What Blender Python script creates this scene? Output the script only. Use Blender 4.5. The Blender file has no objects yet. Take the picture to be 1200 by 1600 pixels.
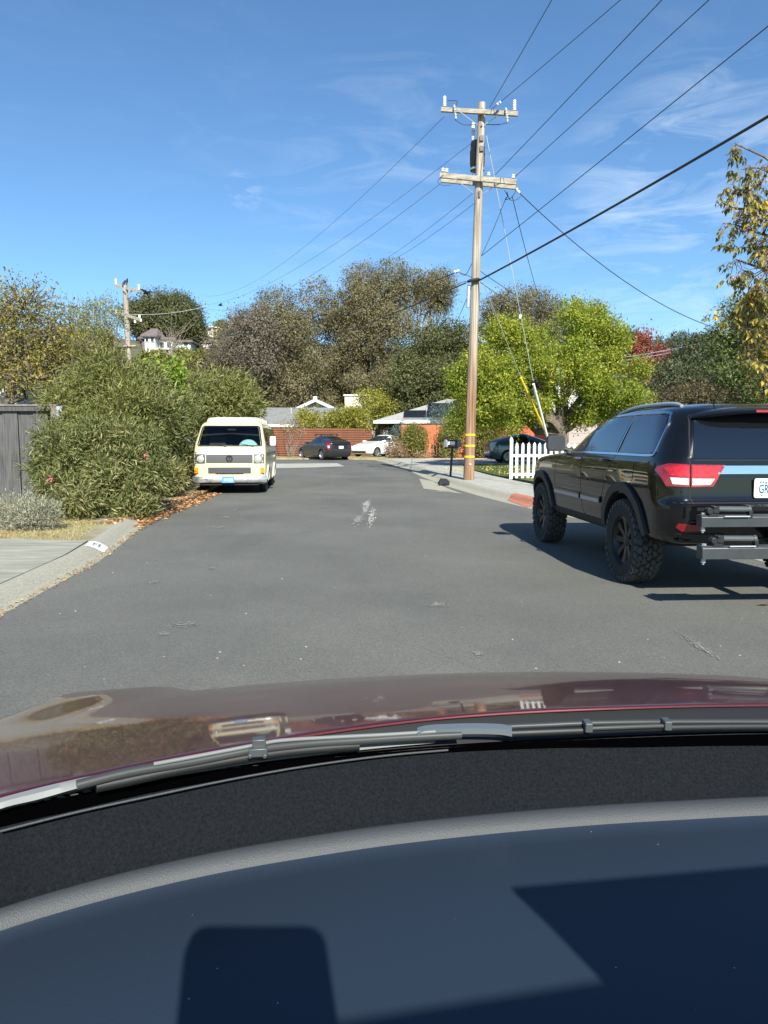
import bpy, bmesh, math, random
import numpy as np
from mathutils import Vector, Matrix
from mathutils.bvhtree import BVHTree
from mathutils.geometry import delaunay_2d_cdt

rnd = random.Random(7)
rng = np.random.default_rng(11)
SC = bpy.context.scene
COL = SC.collection
rad = math.radians

# ------------------------------------------------------------------ camera, sky, sun, exposure
CAM_H = 1.38
F = 1109.0                     # focal length in photograph pixels (1200 wide)
PITCH = rad(5.67)
cam = bpy.data.objects.new('camera', bpy.data.cameras.new('camera'))
COL.objects.link(cam)
cam.location = (0, 0, CAM_H)
cam.rotation_euler = (rad(90) - PITCH, 0, 0)
cam.data.sensor_fit = 'HORIZONTAL'
cam.data.sensor_width = 36
cam.data.lens = F / 1200 * 36
cam.data.clip_start = 0.01
cam.data.clip_end = 3000
SC.camera = cam

SUN_EL = rad(37.6)
SUN_AZ = rad(12)               # behind the camera, slightly to the right
TO_SUN = Vector((math.sin(SUN_AZ) * math.cos(SUN_EL), -math.cos(SUN_AZ) * math.cos(SUN_EL), math.sin(SUN_EL)))
sun = bpy.data.objects.new('sun', bpy.data.lights.new('sun', 'SUN'))
COL.objects.link(sun)
sun.data.energy = 5.0
sun.data.angle = rad(0.53)
sun.data.color = (1.0, 0.95, 0.86)
sun.rotation_euler = TO_SUN.to_track_quat('Z', 'Y').to_euler()

def A(u, v, y):
    """the point at depth y (metres ahead) seen at photograph pixel u, v"""
    a, b = (u - 600), -(v - 800)
    fy = F * math.cos(PITCH) + b * math.sin(PITCH)
    fz = b * math.cos(PITCH) - F * math.sin(PITCH)
    return Vector((a / fy * y, y, CAM_H + fz / fy * y))

W = bpy.data.worlds.new('World')
SC.world = W
W.use_nodes = True
wn, wl = W.node_tree.nodes, W.node_tree.links
for n in list(wn): wn.remove(n)
sky = wn.new('ShaderNodeTexSky')
sky.sky_type = 'NISHITA'
sky.sun_disc = False
sky.sun_elevation = SUN_EL
sky.sun_rotation = rad(180) - SUN_AZ
sky.air_density = 1.0
sky.dust_density = 0.12
sky.ozone_density = 2.6
sky.altitude = 50
tc = wn.new('ShaderNodeTexCoord')
mp = wn.new('ShaderNodeMapping')
mp.inputs['Rotation'].default_value = (0.5, 0.35, 0.5)
mp.inputs['Scale'].default_value = (3.0, 2.2, 13.0)
wl.new(tc.outputs['Generated'], mp.inputs['Vector'])
nz = wn.new('ShaderNodeTexNoise')
nz.inputs['Scale'].default_value = 2.2
nz.inputs['Detail'].default_value = 9
nz.inputs['Roughness'].default_value = 0.62
nz.inputs['Distortion'].default_value = 0.9
wl.new(mp.outputs['Vector'], nz.inputs['Vector'])
rp = wn.new('ShaderNodeValToRGB')
rp.color_ramp.elements[0].position = 0.46
rp.color_ramp.elements[1].position = 0.80
wl.new(nz.outputs['Fac'], rp.inputs['Fac'])
nz2 = wn.new('ShaderNodeTexNoise')             # where the cirrus lies
nz2.inputs['Scale'].default_value = 2.6
nz2.inputs['Detail'].default_value = 2
mp2 = wn.new('ShaderNodeMapping')
mp2.inputs['Location'].default_value = (0.31, 0.2, 0.12)
wl.new(tc.outputs['Generated'], mp2.inputs['Vector'])
wl.new(mp2.outputs['Vector'], nz2.inputs['Vector'])
rp2 = wn.new('ShaderNodeValToRGB')
rp2.color_ramp.elements[0].position = 0.42
rp2.color_ramp.elements[1].position = 0.68
wl.new(nz2.outputs['Fac'], rp2.inputs['Fac'])
def wmath(op, a, b):
    m = wn.new('ShaderNodeMath'); m.operation = op
    for i, x in enumerate((a, b)):
        if isinstance(x, (int, float)): m.inputs[i].default_value = x
        else: wl.new(x, m.inputs[i])
    return m.outputs[0]
nrm = wn.new('ShaderNodeVectorMath'); nrm.operation = 'NORMALIZE'
wl.new(tc.outputs['Generated'], nrm.inputs[0])
def bank(u, v, lo, hi):
    """a soft bank of cirrus round the direction of a pixel"""
    d = (A(u, v, 1.0) - Vector((0, 0, CAM_H))).normalized()
    dp = wn.new('ShaderNodeVectorMath'); dp.operation = 'DOT_PRODUCT'
    wl.new(nrm.outputs[0], dp.inputs[0]); dp.inputs[1].default_value = d
    mr = wn.new('ShaderNodeMapRange'); mr.interpolation_type = 'SMOOTHSTEP'
    mr.inputs[1].default_value = math.cos(rad(hi)); mr.inputs[2].default_value = math.cos(rad(lo))
    wl.new(dp.outputs['Value'], mr.inputs[0])
    return mr.outputs[0]
b1 = bank(1080, 330, 1, 11)
b2 = bank(640, 330, 1, 13)
b3 = bank(380, 300, 0.3, 1.7)
loc = wmath('MAXIMUM', b1, wmath('MULTIPLY', b2, 0.42))
loc = wmath('MAXIMUM', loc, wmath('MULTIPLY', b3, 1.0))
loc = wmath('ADD', wmath('MULTIPLY', loc, 0.44), wmath('MULTIPLY', rp2.outputs['Color'], 0.06))
cfac = wmath('MULTIPLY', rp.outputs['Color'], loc)
tint = wn.new('ShaderNodeMix'); tint.data_type = 'RGBA'; tint.blend_type = 'MULTIPLY'
tint.inputs['Factor'].default_value = 1.0
wl.new(sky.outputs['Color'], tint.inputs[6]); tint.inputs[7].default_value = (0.74, 0.96, 1.12, 1)
mixc = wn.new('ShaderNodeMix'); mixc.data_type = 'RGBA'
wl.new(cfac, mixc.inputs['Factor'])
wl.new(tint.outputs[2], mixc.inputs[6]); mixc.inputs[7].default_value = (8.0, 8.6, 9.2, 1)
bg = wn.new('ShaderNodeBackground')
bg.inputs['Strength'].default_value = 0.083
wl.new(mixc.outputs[2], bg.inputs['Color'])
wo = wn.new('ShaderNodeOutputWorld')
wl.new(bg.outputs[0], wo.inputs['Surface'])

SC.view_settings.view_transform = 'Standard'
SC.view_settings.look = 'None'
SC.view_settings.gamma = 1
SC.view_settings.use_curve_mapping = False
SC.view_settings.exposure = 0.95
SC.cycles.max_bounces = 6
SC.cycles.diffuse_bounces = 3
SC.cycles.glossy_bounces = 4
SC.cycles.transparent_max_bounces = 12
SC.cycles.caustics_reflective = False
SC.cycles.caustics_refractive = False

# ------------------------------------------------------------------ helpers: materials
def rgb(c): return (c[0], c[1], c[2], 1.0)

def new_mat(name):
    m = bpy.data.materials.new(name); m.use_nodes = True
    nt = m.node_tree
    b = nt.nodes['Principled BSDF']
    return m, nt.nodes, nt.links, b

def mat(name, col, rough=0.6, metal=0.0, var=0.0, scale=8.0, col2=None, bump=0.0, bscale=40.0, coat=0.0, spec=0.5, stretch=None, detail=5, croughness=0.03):
    """principled surface whose colour wanders between col and col2 by noise, with a fine bump"""
    m, N, L, b = new_mat(name)
    b.inputs['Roughness'].default_value = rough
    b.inputs['Metallic'].default_value = metal
    b.inputs['Coat Weight'].default_value = coat
    b.inputs['Coat Roughness'].default_value = croughness
    b.inputs['Specular IOR Level'].default_value = spec
    b.inputs['Base Color'].default_value = rgb(col)
    if var > 0 or col2 or bump:
        t = N.new('ShaderNodeTexCoord'); mpn = N.new('ShaderNodeMapping')
        if stretch: mpn.inputs['Scale'].default_value = stretch
        L.new(t.outputs['Object'], mpn.inputs['Vector'])
    if var > 0 or col2:
        n = N.new('ShaderNodeTexNoise'); n.inputs['Scale'].default_value = scale; n.inputs['Detail'].default_value = detail
        n.inputs['Roughness'].default_value = 0.65
        L.new(mpn.outputs['Vector'], n.inputs['Vector'])
        r = N.new('ShaderNodeValToRGB')
        c2 = col2 or tuple(max(0, x * (1 + var)) for x in col)
        c1 = col if col2 else tuple(x * (1 - var) for x in col)
        r.color_ramp.elements[0].color = rgb(c1); r.color_ramp.elements[1].color = rgb(c2)
        r.color_ramp.elements[0].position = 0.33; r.color_ramp.elements[1].position = 0.67
        L.new(n.outputs['Fac'], r.inputs['Fac']); L.new(r.outputs['Color'], b.inputs['Base Color'])
    if bump:
        nb = N.new('ShaderNodeTexNoise'); nb.inputs['Scale'].default_value = bscale; nb.inputs['Detail'].default_value = 6
        L.new(mpn.outputs['Vector'], nb.inputs['Vector'])
        bp = N.new('ShaderNodeBump'); bp.inputs['Strength'].default_value = bump; bp.inputs['Distance'].default_value = 0.02
        L.new(nb.outputs['Fac'], bp.inputs['Height']); L.new(bp.outputs['Normal'], b.inputs['Normal'])
    return m

def leaf_mat(name, cols, transl=0.3, rough=0.55, nscale=0.6, gain=1.2):
    """leaf colours picked leaf by leaf, drifting in patches over the crown"""
    m, N, L, b = new_mat(name)
    g = N.new('ShaderNodeNewGeometry')
    t = N.new('ShaderNodeTexCoord')
    n = N.new('ShaderNodeTexNoise'); n.inputs['Scale'].default_value = nscale; n.inputs['Detail'].default_value = 3
    L.new(t.outputs['Object'], n.inputs['Vector'])
    ad = N.new('ShaderNodeMath'); ad.operation = 'MULTIPLY_ADD'; ad.inputs[1].default_value = 0.9; ad.inputs[2].default_value = -0.45
    L.new(n.outputs['Fac'], ad.inputs[0])
    su = N.new('ShaderNodeMath'); su.operation = 'ADD'
    L.new(g.outputs['Random Per Island'], su.inputs[0]); L.new(ad.outputs[0], su.inputs[1])
    r = N.new('ShaderNodeValToRGB')
    els = r.color_ramp.elements
    for i, (p, c) in enumerate(cols):
        e = els[i] if i < 2 else els.new(p)
        e.position = p; e.color = rgb(tuple(x * gain for x in c))
    L.new(su.outputs[0], r.inputs['Fac'])
    L.new(r.outputs['Color'], b.inputs['Base Color'])
    b.inputs['Roughness'].default_value = rough
    b.inputs['Specular IOR Level'].default_value = 0.3
    tr = N.new('ShaderNodeBsdfTranslucent')
    br = N.new('ShaderNodeMix'); br.data_type = 'RGBA'; br.blend_type = 'MULTIPLY'; br.inputs['Factor'].default_value = 1
    L.new(r.outputs['Color'], br.inputs[6]); br.inputs[7].default_value = (1.5, 1.5, 0.8, 1)
    L.new(br.outputs[2], tr.inputs['Color'])
    mx = N.new('ShaderNodeMixShader'); mx.inputs[0].default_value = transl
    L.new(b.outputs[0], mx.inputs[1]); L.new(tr.outputs[0], mx.inputs[2])
    L.new(mx.outputs[0], N['Material Output'].inputs['Surface'])
    return m

# ------------------------------------------------------------------ helpers: objects
def tag(o, label=None, cat=None, group=None, kind=None):
    if label: o['label'] = label
    if cat: o['category'] = cat
    if group: o['group'] = group
    if kind: o['kind'] = kind
    return o

def thing(name, label, cat, loc=(0, 0, 0), rz=0.0, group=None):
    o = bpy.data.objects.new(name, None)
    COL.objects.link(o)
    o.empty_display_size = 0.2
    o.location = loc; o.rotation_euler = (0, 0, rz)
    return tag(o, label, cat, group)

def link(name, me, parent=None):
    o = bpy.data.objects.new(name, me)
    COL.objects.link(o)
    if parent: o.parent = parent
    return o

def dup(o, parent=None):
    c = o.copy(); COL.objects.link(c)
    if parent is not None: c.parent = parent
    for ch in list(o.children): dup(ch, c)
    return c

class MB:
    def __init__(s): s.v = []; s.f = []; s.m = []
    def add(s, vs, fs, mi=0):
        k = len(s.v); s.v += [tuple(p) for p in vs]
        for f in fs: s.f.append([i + k for i in f]); s.m.append(mi)
        return s
    def box(s, c, d, mi=0, rz=0.0, M=None):
        h = [x / 2 for x in d]; vs = []
        for z in (-h[2], h[2]):
            for x, y in ((-h[0], -h[1]), (h[0], -h[1]), (h[0], h[1]), (-h[0], h[1])):
                p = Vector((x, y, z))
                if rz: p = Matrix.Rotation(rz, 3, 'Z') @ p
                if M: p = M @ p
                vs.append(p + Vector(c))
        return s.add(vs, [(3, 2, 1, 0), (4, 5, 6, 7), (0, 1, 5, 4), (1, 2, 6, 5), (2, 3, 7, 6), (3, 0, 4, 7)], mi)
    def prism(s, poly, fn, a, b, mi=0):
        """closed prism of a 2D outline: fn(p, q, depth) places it"""
        n = len(poly)
        vs = [fn(p[0], p[1], a) for p in poly] + [fn(p[0], p[1], b) for p in poly]
        fs = [list(range(n))[::-1], list(range(n, 2 * n))] + [(i, (i + 1) % n, n + (i + 1) % n, n + i) for i in range(n)]
        return s.add(vs, fs, mi)
    def tube(s, pts, rs, n=8, mi=0, cap=True):
        pts = [Vector(p) for p in pts]
        if isinstance(rs, (int, float)): rs = [rs] * len(pts)
        vs = []; up = None
        for i, p in enumerate(pts):
            d = (pts[min(i + 1, len(pts) - 1)] - pts[max(i - 1, 0)]).normalized()
            if up is None: up = d.orthogonal().normalized()
            else: up = (up - d * up.dot(d)); up = up.normalized() if up.length > 1e-6 else d.orthogonal().normalized()
            w = d.cross(up)
            for k in range(n):
                a = 2 * math.pi * k / n
                vs.append(p + (up * math.cos(a) + w * math.sin(a)) * rs[i])
        fs = []
        for i in range(len(pts) - 1):
            for k in range(n):
                fs.append((i * n + k, i * n + (k + 1) % n, (i + 1) * n + (k + 1) % n, (i + 1) * n + k))
        if cap:
            fs.append(list(range(n))[::-1]); fs.append(list(range((len(pts) - 1) * n, len(pts) * n)))
        return s.add(vs, fs, mi)
    def cyl(s, p0, p1, r0, r1=None, n=12, mi=0):
        return s.tube([p0, p1], [r0, r0 if r1 is None else r1], n, mi)
    def lathe(s, prof, o, ax, n=24, mi=0, closed=False):
        """prof: (radius, distance along the axis)"""
        ax = Vector(ax).normalized(); u = ax.orthogonal().normalized(); w = ax.cross(u); o = Vector(o)
        vs = []
        for r, h in prof:
            for k in range(n):
                a = 2 * math.pi * k / n
                vs.append(o + ax * h + (u * math.cos(a) + w * math.sin(a)) * r)
        m = len(prof); fs = []
        for i in range(m if closed else m - 1):
            j = (i + 1) % m
            for k in range(n):
                fs.append((i * n + k, i * n + (k + 1) % n, j * n + (k + 1) % n, j * n + k))
        return s.add(vs, fs, mi)
    def build(s, name, mats, parent=None, smooth=35, bevel=0.0, fix=True):
        me = bpy.data.meshes.new(name)
        me.from_pydata(s.v, [], s.f)
        if not isinstance(mats, (list, tuple)): mats = [mats]
        for m in mats: me.materials.append(m)
        me.polygons.foreach_set('material_index', s.m)
        if fix:
            bm = bmesh.new(); bm.from_mesh(me)
            bmesh.ops.recalc_face_normals(bm, faces=bm.faces)
            bm.to_mesh(me); bm.free()
        if smooth:
            me.shade_smooth(); me.set_sharp_from_angle(angle=rad(smooth))
        o = link(name, me, parent)
        if bevel:
            b = o.modifiers.new('bevel', 'BEVEL'); b.width = bevel; b.segments = 2; b.limit_method = 'ANGLE'
        return o

def resample(poly, step, closed=True):
    out = []
    n = len(poly)
    for i in range(n if closed else n - 1):
        a = Vector(poly[i][:2]); b = Vector(poly[(i + 1) % n][:2])
        k = max(1, int(math.ceil((b - a).length / step)))
        for j in range(k): out.append(a.lerp(b, j / k))
    if not closed: out.append(Vector(poly[-1][:2]))
    return out

def inside(p, poly):
    c = False; n = len(poly); j = n - 1
    for i in range(n):
        a, b = poly[i], poly[j]
        if (a[1] > p[1]) != (b[1] > p[1]) and p[0] < (b[0] - a[0]) * (p[1] - a[1]) / (b[1] - a[1]) + a[0]: c = not c
        j = i
    return c

def smooth_poly(pts, k=6, closed=True):
    """Catmull-Rom through the points"""
    out = []; n = len(pts)
    P = [Vector(p) for p in pts]
    for i in range(n if closed else n - 1):
        p0 = P[(i - 1) % n] if closed or i > 0 else P[0]
        p1 = P[i]; p2 = P[(i + 1) % n]
        p3 = P[(i + 2) % n] if closed or i + 2 < n else P[-1]
        for j in range(k):
            t = j / k
            out.append(0.5 * ((2 * p1) + (p2 - p0) * t + (2 * p0 - 5 * p1 + 4 * p2 - p3) * t * t + (3 * p1 - p0 - 3 * p2 + p3) * t ** 3))
    if not closed: out.append(P[-1])
    return out

def fill2d(poly, step):
    """triangles covering a 2D outline with inner points every step"""
    ring = resample(poly, step)
    n = len(ring)
    pts = [Vector((p[0], p[1])) for p in ring]
    xs = [p[0] for p in ring]; ys = [p[1] for p in ring]
    y = min(ys) + step * 0.5; r = 0
    while y < max(ys):
        x = min(xs) + step * (0.5 if r % 2 else 0.25)
        while x < max(xs):
            if inside((x, y), ring):
                if min((Vector((x, y)) - q).length_squared for q in ring) > (0.4 * step) ** 2: pts.append(Vector((x, y)))
            x += step
        y += step; r += 1
    vo, _e, fo, *_ = delaunay_2d_cdt(pts, [(i, (i + 1) % n) for i in range(n)], [], 1, 1e-5)
    return vo, fo

# ------------------------------------------------------------------ the lie of the land
def sm(t): t = min(1.0, max(0.0, t)); return t * t * (3 - 2 * t)
def gz(y): return 0.27 * sm((y - 15) / 30.0)
def G(u, v, dz=0.0):
    """where the ray through pixel u, v meets the street's surface"""
    y = 5.0
    d = A(u, v, 1.0) - Vector((0, 0, CAM_H))
    for _ in range(60):
        h = gz(y) + dz
        if d.z >= -1e-4: break
        y = 0.5 * y + 0.5 * min(200.0, (h - CAM_H) / d.z)
    return Vector((d.x * y, y, gz(y) + dz))
# ------------------------------------------------------------------ materials
M_asphalt, N_, L_, B_ = new_mat('asphalt')
def build_asphalt():
    N, L, b = N_, L_, B_
    t = N.new('ShaderNodeTexCoord')
    def noise(s, det=6, rough=0.6, stretch=None):
        n = N.new('ShaderNodeTexNoise'); n.inputs['Scale'].default_value = s; n.inputs['Detail'].default_value = det; n.inputs['Roughness'].default_value = rough
        if stretch:
            mpn = N.new('ShaderNodeMapping'); mpn.inputs['Scale'].default_value = stretch
            L.new(t.outputs['Object'], mpn.inputs['Vector']); L.new(mpn.outputs['Vector'], n.inputs['Vector'])
        else: L.new(t.outputs['Object'], n.inputs['Vector'])
        return n.outputs['Fac']
    def ramp(x, p0, p1, c0, c1):
        r = N.new('ShaderNodeValToRGB'); r.color_ramp.elements[0].position = p0; r.color_ramp.elements[1].position = p1
        r.color_ramp.elements[0].color = rgb(c0); r.color_ramp.elements[1].color = rgb(c1)
        L.new(x, r.inputs['Fac']); return r.outputs['Color']
    def mix(f, a, c, blend='MIX', k=None):
        m = N.new('ShaderNodeMix'); m.data_type = 'RGBA'; m.blend_type = blend
        if k is not None: m.inputs['Factor'].default_value = k
        else: L.new(f, m.inputs['Factor'])
        for i, x in ((6, a), (7, c)):
            if isinstance(x, tuple): m.inputs[i].default_value = rgb(x)
            else: L.new(x, m.inputs[i])
        return m.outputs[2]
    base = ramp(noise(0.35, 4), 0.3, 0.7, (0.090, 0.089, 0.079), (0.135, 0.133, 0.118))
    grain = ramp(noise(70, 4, 0.85), 0.3, 0.70, (0.50, 0.50, 0.50), (1.55, 1.55, 1.52))
    c = mix(None, base, grain, 'MULTIPLY', 1.0)
    wear = ramp(noise(1.0, 6, 0.7, (1.0, 0.16, 1)), 0.58, 0.75, (0, 0, 0), (0.35, 0.35, 0.35))
    c = mix(wear, c, (0.17, 0.17, 0.155))
    vo = N.new('ShaderNodeTexVoronoi'); vo.inputs['Scale'].default_value = 9; L.new(t.outputs['Object'], vo.inputs['Vector'])
    spk = ramp(vo.outputs['Distance'], 0.035, 0.06, (1, 1, 1), (0, 0, 0))
    msk = ramp(noise(0.9, 3), 0.50, 0.62, (0, 0, 0), (1, 1, 1))
    spm = mix(None, spk, msk, 'MULTIPLY', 1.0)
    c = mix(spm, c, (0.42, 0.40, 0.36))
    vo2 = N.new('ShaderNodeTexVoronoi'); vo2.inputs['Scale'].default_value = 45; L.new(t.outputs['Object'], vo2.inputs['Vector'])
    sp2 = ramp(vo2.outputs['Distance'], 0.09, 0.17, (0.7, 0.7, 0.7), (0, 0, 0))
    c = mix(sp2, c, (0.22, 0.215, 0.20))
    st = ramp(noise(0.55, 5, 0.62, (1.0, 0.45, 1)), 0.52, 0.72, (0, 0, 0), (0.42, 0.42, 0.42))
    c = mix(st, c, (0.055, 0.056, 0.052))
    # scuffed pale scrapes
    scr = ramp(noise(2.6, 8, 0.85, (0.45, 1.0, 1)), 0.735, 0.80, (0, 0, 0), (0.55, 0.55, 0.55))
    c = mix(scr, c, (0.27, 0.26, 0.235))
    # thin sealed cracks
    vc = N.new('ShaderNodeTexVoronoi'); vc.feature = 'DISTANCE_TO_EDGE'; vc.inputs['Scale'].default_value = 0.21
    nw = N.new('ShaderNodeTexNoise'); nw.inputs['Scale'].default_value = 1.6; nw.inputs['Detail'].default_value = 5
    L.new(t.outputs['Object'], nw.inputs['Vector'])
    vm = N.new('ShaderNodeMix'); vm.data_type = 'VECTOR'; vm.inputs['Factor'].default_value = 0.16
    L.new(t.outputs['Object'], vm.inputs[4]); L.new(nw.outputs['Color'], vm.inputs[5])
    L.new(vm.outputs[1], vc.inputs['Vector'])
    crk = ramp(vc.outputs['Distance'], 0.0010, 0.0026, (0.13, 0.13, 0.13), (0, 0, 0))
    c = mix(crk, c, (0.035, 0.035, 0.035))
    L.new(c, b.inputs['Base Color'])
    b.inputs['Roughness'].default_value = 0.86
    bp = N.new('ShaderNodeBump'); bp.inputs['Strength'].default_value = 0.55; bp.inputs['Distance'].default_value = 0.006
    L.new(noise(150, 3, 0.7), bp.inputs['Height']); L.new(bp.outputs['Normal'], b.inputs['Normal'])
build_asphalt()
M_conc = mat('concrete', (0.30, 0.295, 0.255), 0.9, scale=3.0, col2=(0.42, 0.41, 0.36), bump=0.5, bscale=60)
M_conc_rough = mat('broomed concrete', (0.22, 0.22, 0.175), 0.92, scale=2.2, col2=(0.38, 0.37, 0.30), bump=0.7, bscale=30, stretch=(0.6, 4, 1))
M_curb = mat('curb concrete', (0.22, 0.21, 0.165), 0.95, scale=55.0, col2=(0.42, 0.40, 0.32), bump=0.4, bscale=160)
M_dirt = mat('dry earth', (0.15, 0.12, 0.075), 1.0, scale=2.5, col2=(0.27, 0.225, 0.14), bump=1.0, bscale=30)
M_verge = mat('verge', (0.20, 0.17, 0.10), 1.0, scale=1.6, col2=(0.34, 0.30, 0.19), bump=0.8, bscale=40)
M_lawn = mat('lawn soil', (0.06, 0.085, 0.025), 1.0, scale=5, col2=(0.10, 0.12, 0.04), bump=0.8, bscale=40)
M_hill = mat('hill scrub', (0.05, 0.06, 0.025), 1.0, scale=0.09, col2=(0.14, 0.125, 0.06), bump=1.0, bscale=0.8)
M_tactile = mat('red tactile paving', (0.33, 0.115, 0.07), 0.85, scale=9, col2=(0.43, 0.17, 0.11))
M_white = mat('white paint', (0.66, 0.66, 0.63), 0.6, scale=6, col2=(0.80, 0.80, 0.78), detail=8)
M_pole = mat('weathered pole wood', (0.17, 0.085, 0.045), 0.9, scale=1.4, col2=(0.40, 0.25, 0.145), stretch=(9, 9, 0.55), bump=0.9, bscale=6, detail=8)
M_polegrey = mat('grey pole wood', (0.22, 0.185, 0.145), 0.9, scale=1.4, col2=(0.40, 0.355, 0.30), stretch=(9, 9, 0.5), bump=0.8, bscale=6, detail=8)
M_arm = mat('crossarm timber', (0.24, 0.20, 0.15), 0.9, scale=2, col2=(0.44, 0.40, 0.33), stretch=(0.5, 6, 6), bump=0.6, bscale=8)
M_yellow = mat('yellow reflective', (0.85, 0.55, 0.02), 0.5)
M_porc = mat('porcelain', (0.72, 0.74, 0.76), 0.2)
M_galv = mat('galvanised steel', (0.55, 0.58, 0.60), 0.4, metal=0.7, var=0.1, scale=12)
M_blackmetal = mat('black metal', (0.014, 0.014, 0.016), 0.4)
M_wire = mat('wire', (0.03, 0.032, 0.036), 0.6)
M_wiregrey = mat('steel strand', (0.42, 0.45, 0.48), 0.5)
M_fencegrey = mat('weathered grey boards', (0.042, 0.042, 0.044), 0.9, scale=2.2, col2=(0.120, 0.118, 0.116), stretch=(10, 10, 0.7), bump=0.7, bscale=10, detail=8)
M_fencepost = mat('weathered post', (0.13, 0.115, 0.098), 0.9, scale=2.2, col2=(0.25, 0.225, 0.20), stretch=(10, 10, 0.6), bump=0.6, bscale=10)
M_fencered = mat('orange stained boards', (0.47, 0.115, 0.045), 0.8, scale=1.6, col2=(0.57, 0.165, 0.075), stretch=(6, 6, 0.6))
M_slat = mat('brown stained slats', (0.105, 0.034, 0.016), 0.75, scale=1.5, col2=(0.22, 0.080, 0.036), stretch=(0.7, 6, 6))
M_roofgrey = mat('grey shingles', (0.13, 0.13, 0.125), 0.95, scale=3, col2=(0.25, 0.25, 0.24), stretch=(1, 3, 3), bump=0.8, bscale=12)
M_roofpale = mat('pale roofing', (0.26, 0.255, 0.24), 0.9, scale=4, col2=(0.36, 0.35, 0.33), bump=0.5, bscale=12)
M_cream = mat('cream siding', (0.56, 0.52, 0.40), 0.8, var=0.05, scale=2)
M_housewhite = mat('white wall', (0.55, 0.54, 0.51), 0.8, var=0.05, scale=1.2)
M_taupe = mat('taupe stucco', (0.30, 0.25, 0.235), 0.9, var=0.08, scale=3)
M_mauve = mat('mauve roof', (0.15, 0.115, 0.115), 0.9, var=0.2, scale=2)
M_orangeroof = mat('terracotta roof', (0.52, 0.24, 0.13), 0.9, var=0.2, scale=2)
M_darkroof = mat('dark flat roof', (0.10, 0.10, 0.105), 0.9, var=0.2, scale=2)
M_winfar = mat('window glass', (0.03, 0.035, 0.04), 0.08)
M_solar = mat('solar cells', (0.010, 0.014, 0.026), 0.12)
M_bark = mat('bark', (0.09, 0.07, 0.05), 0.95, scale=5, col2=(0.22, 0.18, 0.14), stretch=(4, 4, 0.7), bump=1.0, bscale=14)
M_barkpale = mat('pale bark', (0.24, 0.21, 0.17), 0.9, scale=4, col2=(0.46, 0.42, 0.36), stretch=(4, 4, 0.6), bump=0.6, bscale=14)
M_twig = mat('grey twig', (0.20, 0.17, 0.135), 0.9, var=0.2, scale=6)
M_paintblack = mat('black car paint', (0.004, 0.0042, 0.005), 0.25, coat=0.9, croughness=0.015, spec=0.08)
M_trimblack = mat('textured black plastic', (0.022, 0.024, 0.027), 0.55, bump=0.1, bscale=400)
M_undark = mat('underside', (0.008, 0.008, 0.009), 0.8)
M_tyre = mat('tyre rubber', (0.022, 0.022, 0.021), 0.85, var=0.25, scale=9)
M_tyre_dusty = mat('dusty tyre rubber', (0.050, 0.048, 0.044), 0.9, scale=16, col2=(0.085, 0.082, 0.075))
M_rimblack = mat('black alloy', (0.010, 0.010, 0.011), 0.3)
M_rimgrey = mat('grey alloy', (0.36, 0.37, 0.39), 0.35, metal=0.8)
M_chrome = mat('chrome', (0.60, 0.61, 0.64), 0.14, metal=1.0)
M_satin = mat('satin metal', (0.40, 0.42, 0.45), 0.28, metal=0.35)
M_glassdark = mat('tinted glass', (0.004, 0.005, 0.007), 0.02, spec=0.75, coat=0.6)
M_redlens = mat('red lens', (0.30, 0.004, 0.007), 0.08, coat=1.0, var=0.4, scale=40)
M_reddeep = mat('deep red lens', (0.20, 0.004, 0.008), 0.1, coat=1.0)
M_clearlens = mat('clear lens', (0.62, 0.62, 0.64), 0.12, coat=1.0, var=0.35, scale=45)
M_amber = mat('amber lens', (0.85, 0.27, 0.01), 0.15, coat=1.0)
M_plateblue = mat('pale blue plate', (0.45, 0.72, 0.80), 0.4, scale=7, col2=(0.72, 0.80, 0.80))
M_plateblue2 = mat('blue plate', (0.10, 0.30, 0.72), 0.4)
M_platewhite = mat('white plate', (0.74, 0.75, 0.76), 0.4)
M_ink = mat('dark blue lettering', (0.015, 0.03, 0.09), 0.5)
M_inkpale = mat('pale lettering', (0.85, 0.82, 0.70), 0.5)
M_greysteel = mat('grey powder coated steel', (0.034, 0.040, 0.043), 0.42, var=0.15, scale=6)
M_ivory = mat('ivory van paint', (0.61, 0.55, 0.355), 0.36, coat=0.5, var=0.07, scale=3)
M_ivorytop = mat('ivory fibreglass', (0.60, 0.575, 0.46), 0.5, var=0.04, scale=3)
M_grille = mat('grey grille', (0.075, 0.078, 0.080), 0.5)
M_bumper = mat('worn silver bumper', (0.30, 0.31, 0.33), 0.3, metal=0.7, scale=3.0, col2=(0.80, 0.80, 0.82), stretch=(1, 1.2, 3))
M_cyan = mat('pale cyan sunshade', (0.45, 0.80, 0.78), 0.7)
M_greycar = mat('dark grey car paint', (0.018, 0.020, 0.025), 0.25, coat=1.0)
M_whitecar = mat('white car paint', (0.80, 0.80, 0.79), 0.25, coat=1.0)
M_bluecar_shaded = mat('tree-shaded silver blue paint', (0.085, 0.12, 0.155), 0.3, metal=0.5, coat=1.0)  # darkened: the tree's shade on the car is put into the colour
M_redcar = mat('red car paint', (0.40, 0.02, 0.03), 0.3, coat=1.0)

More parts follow.
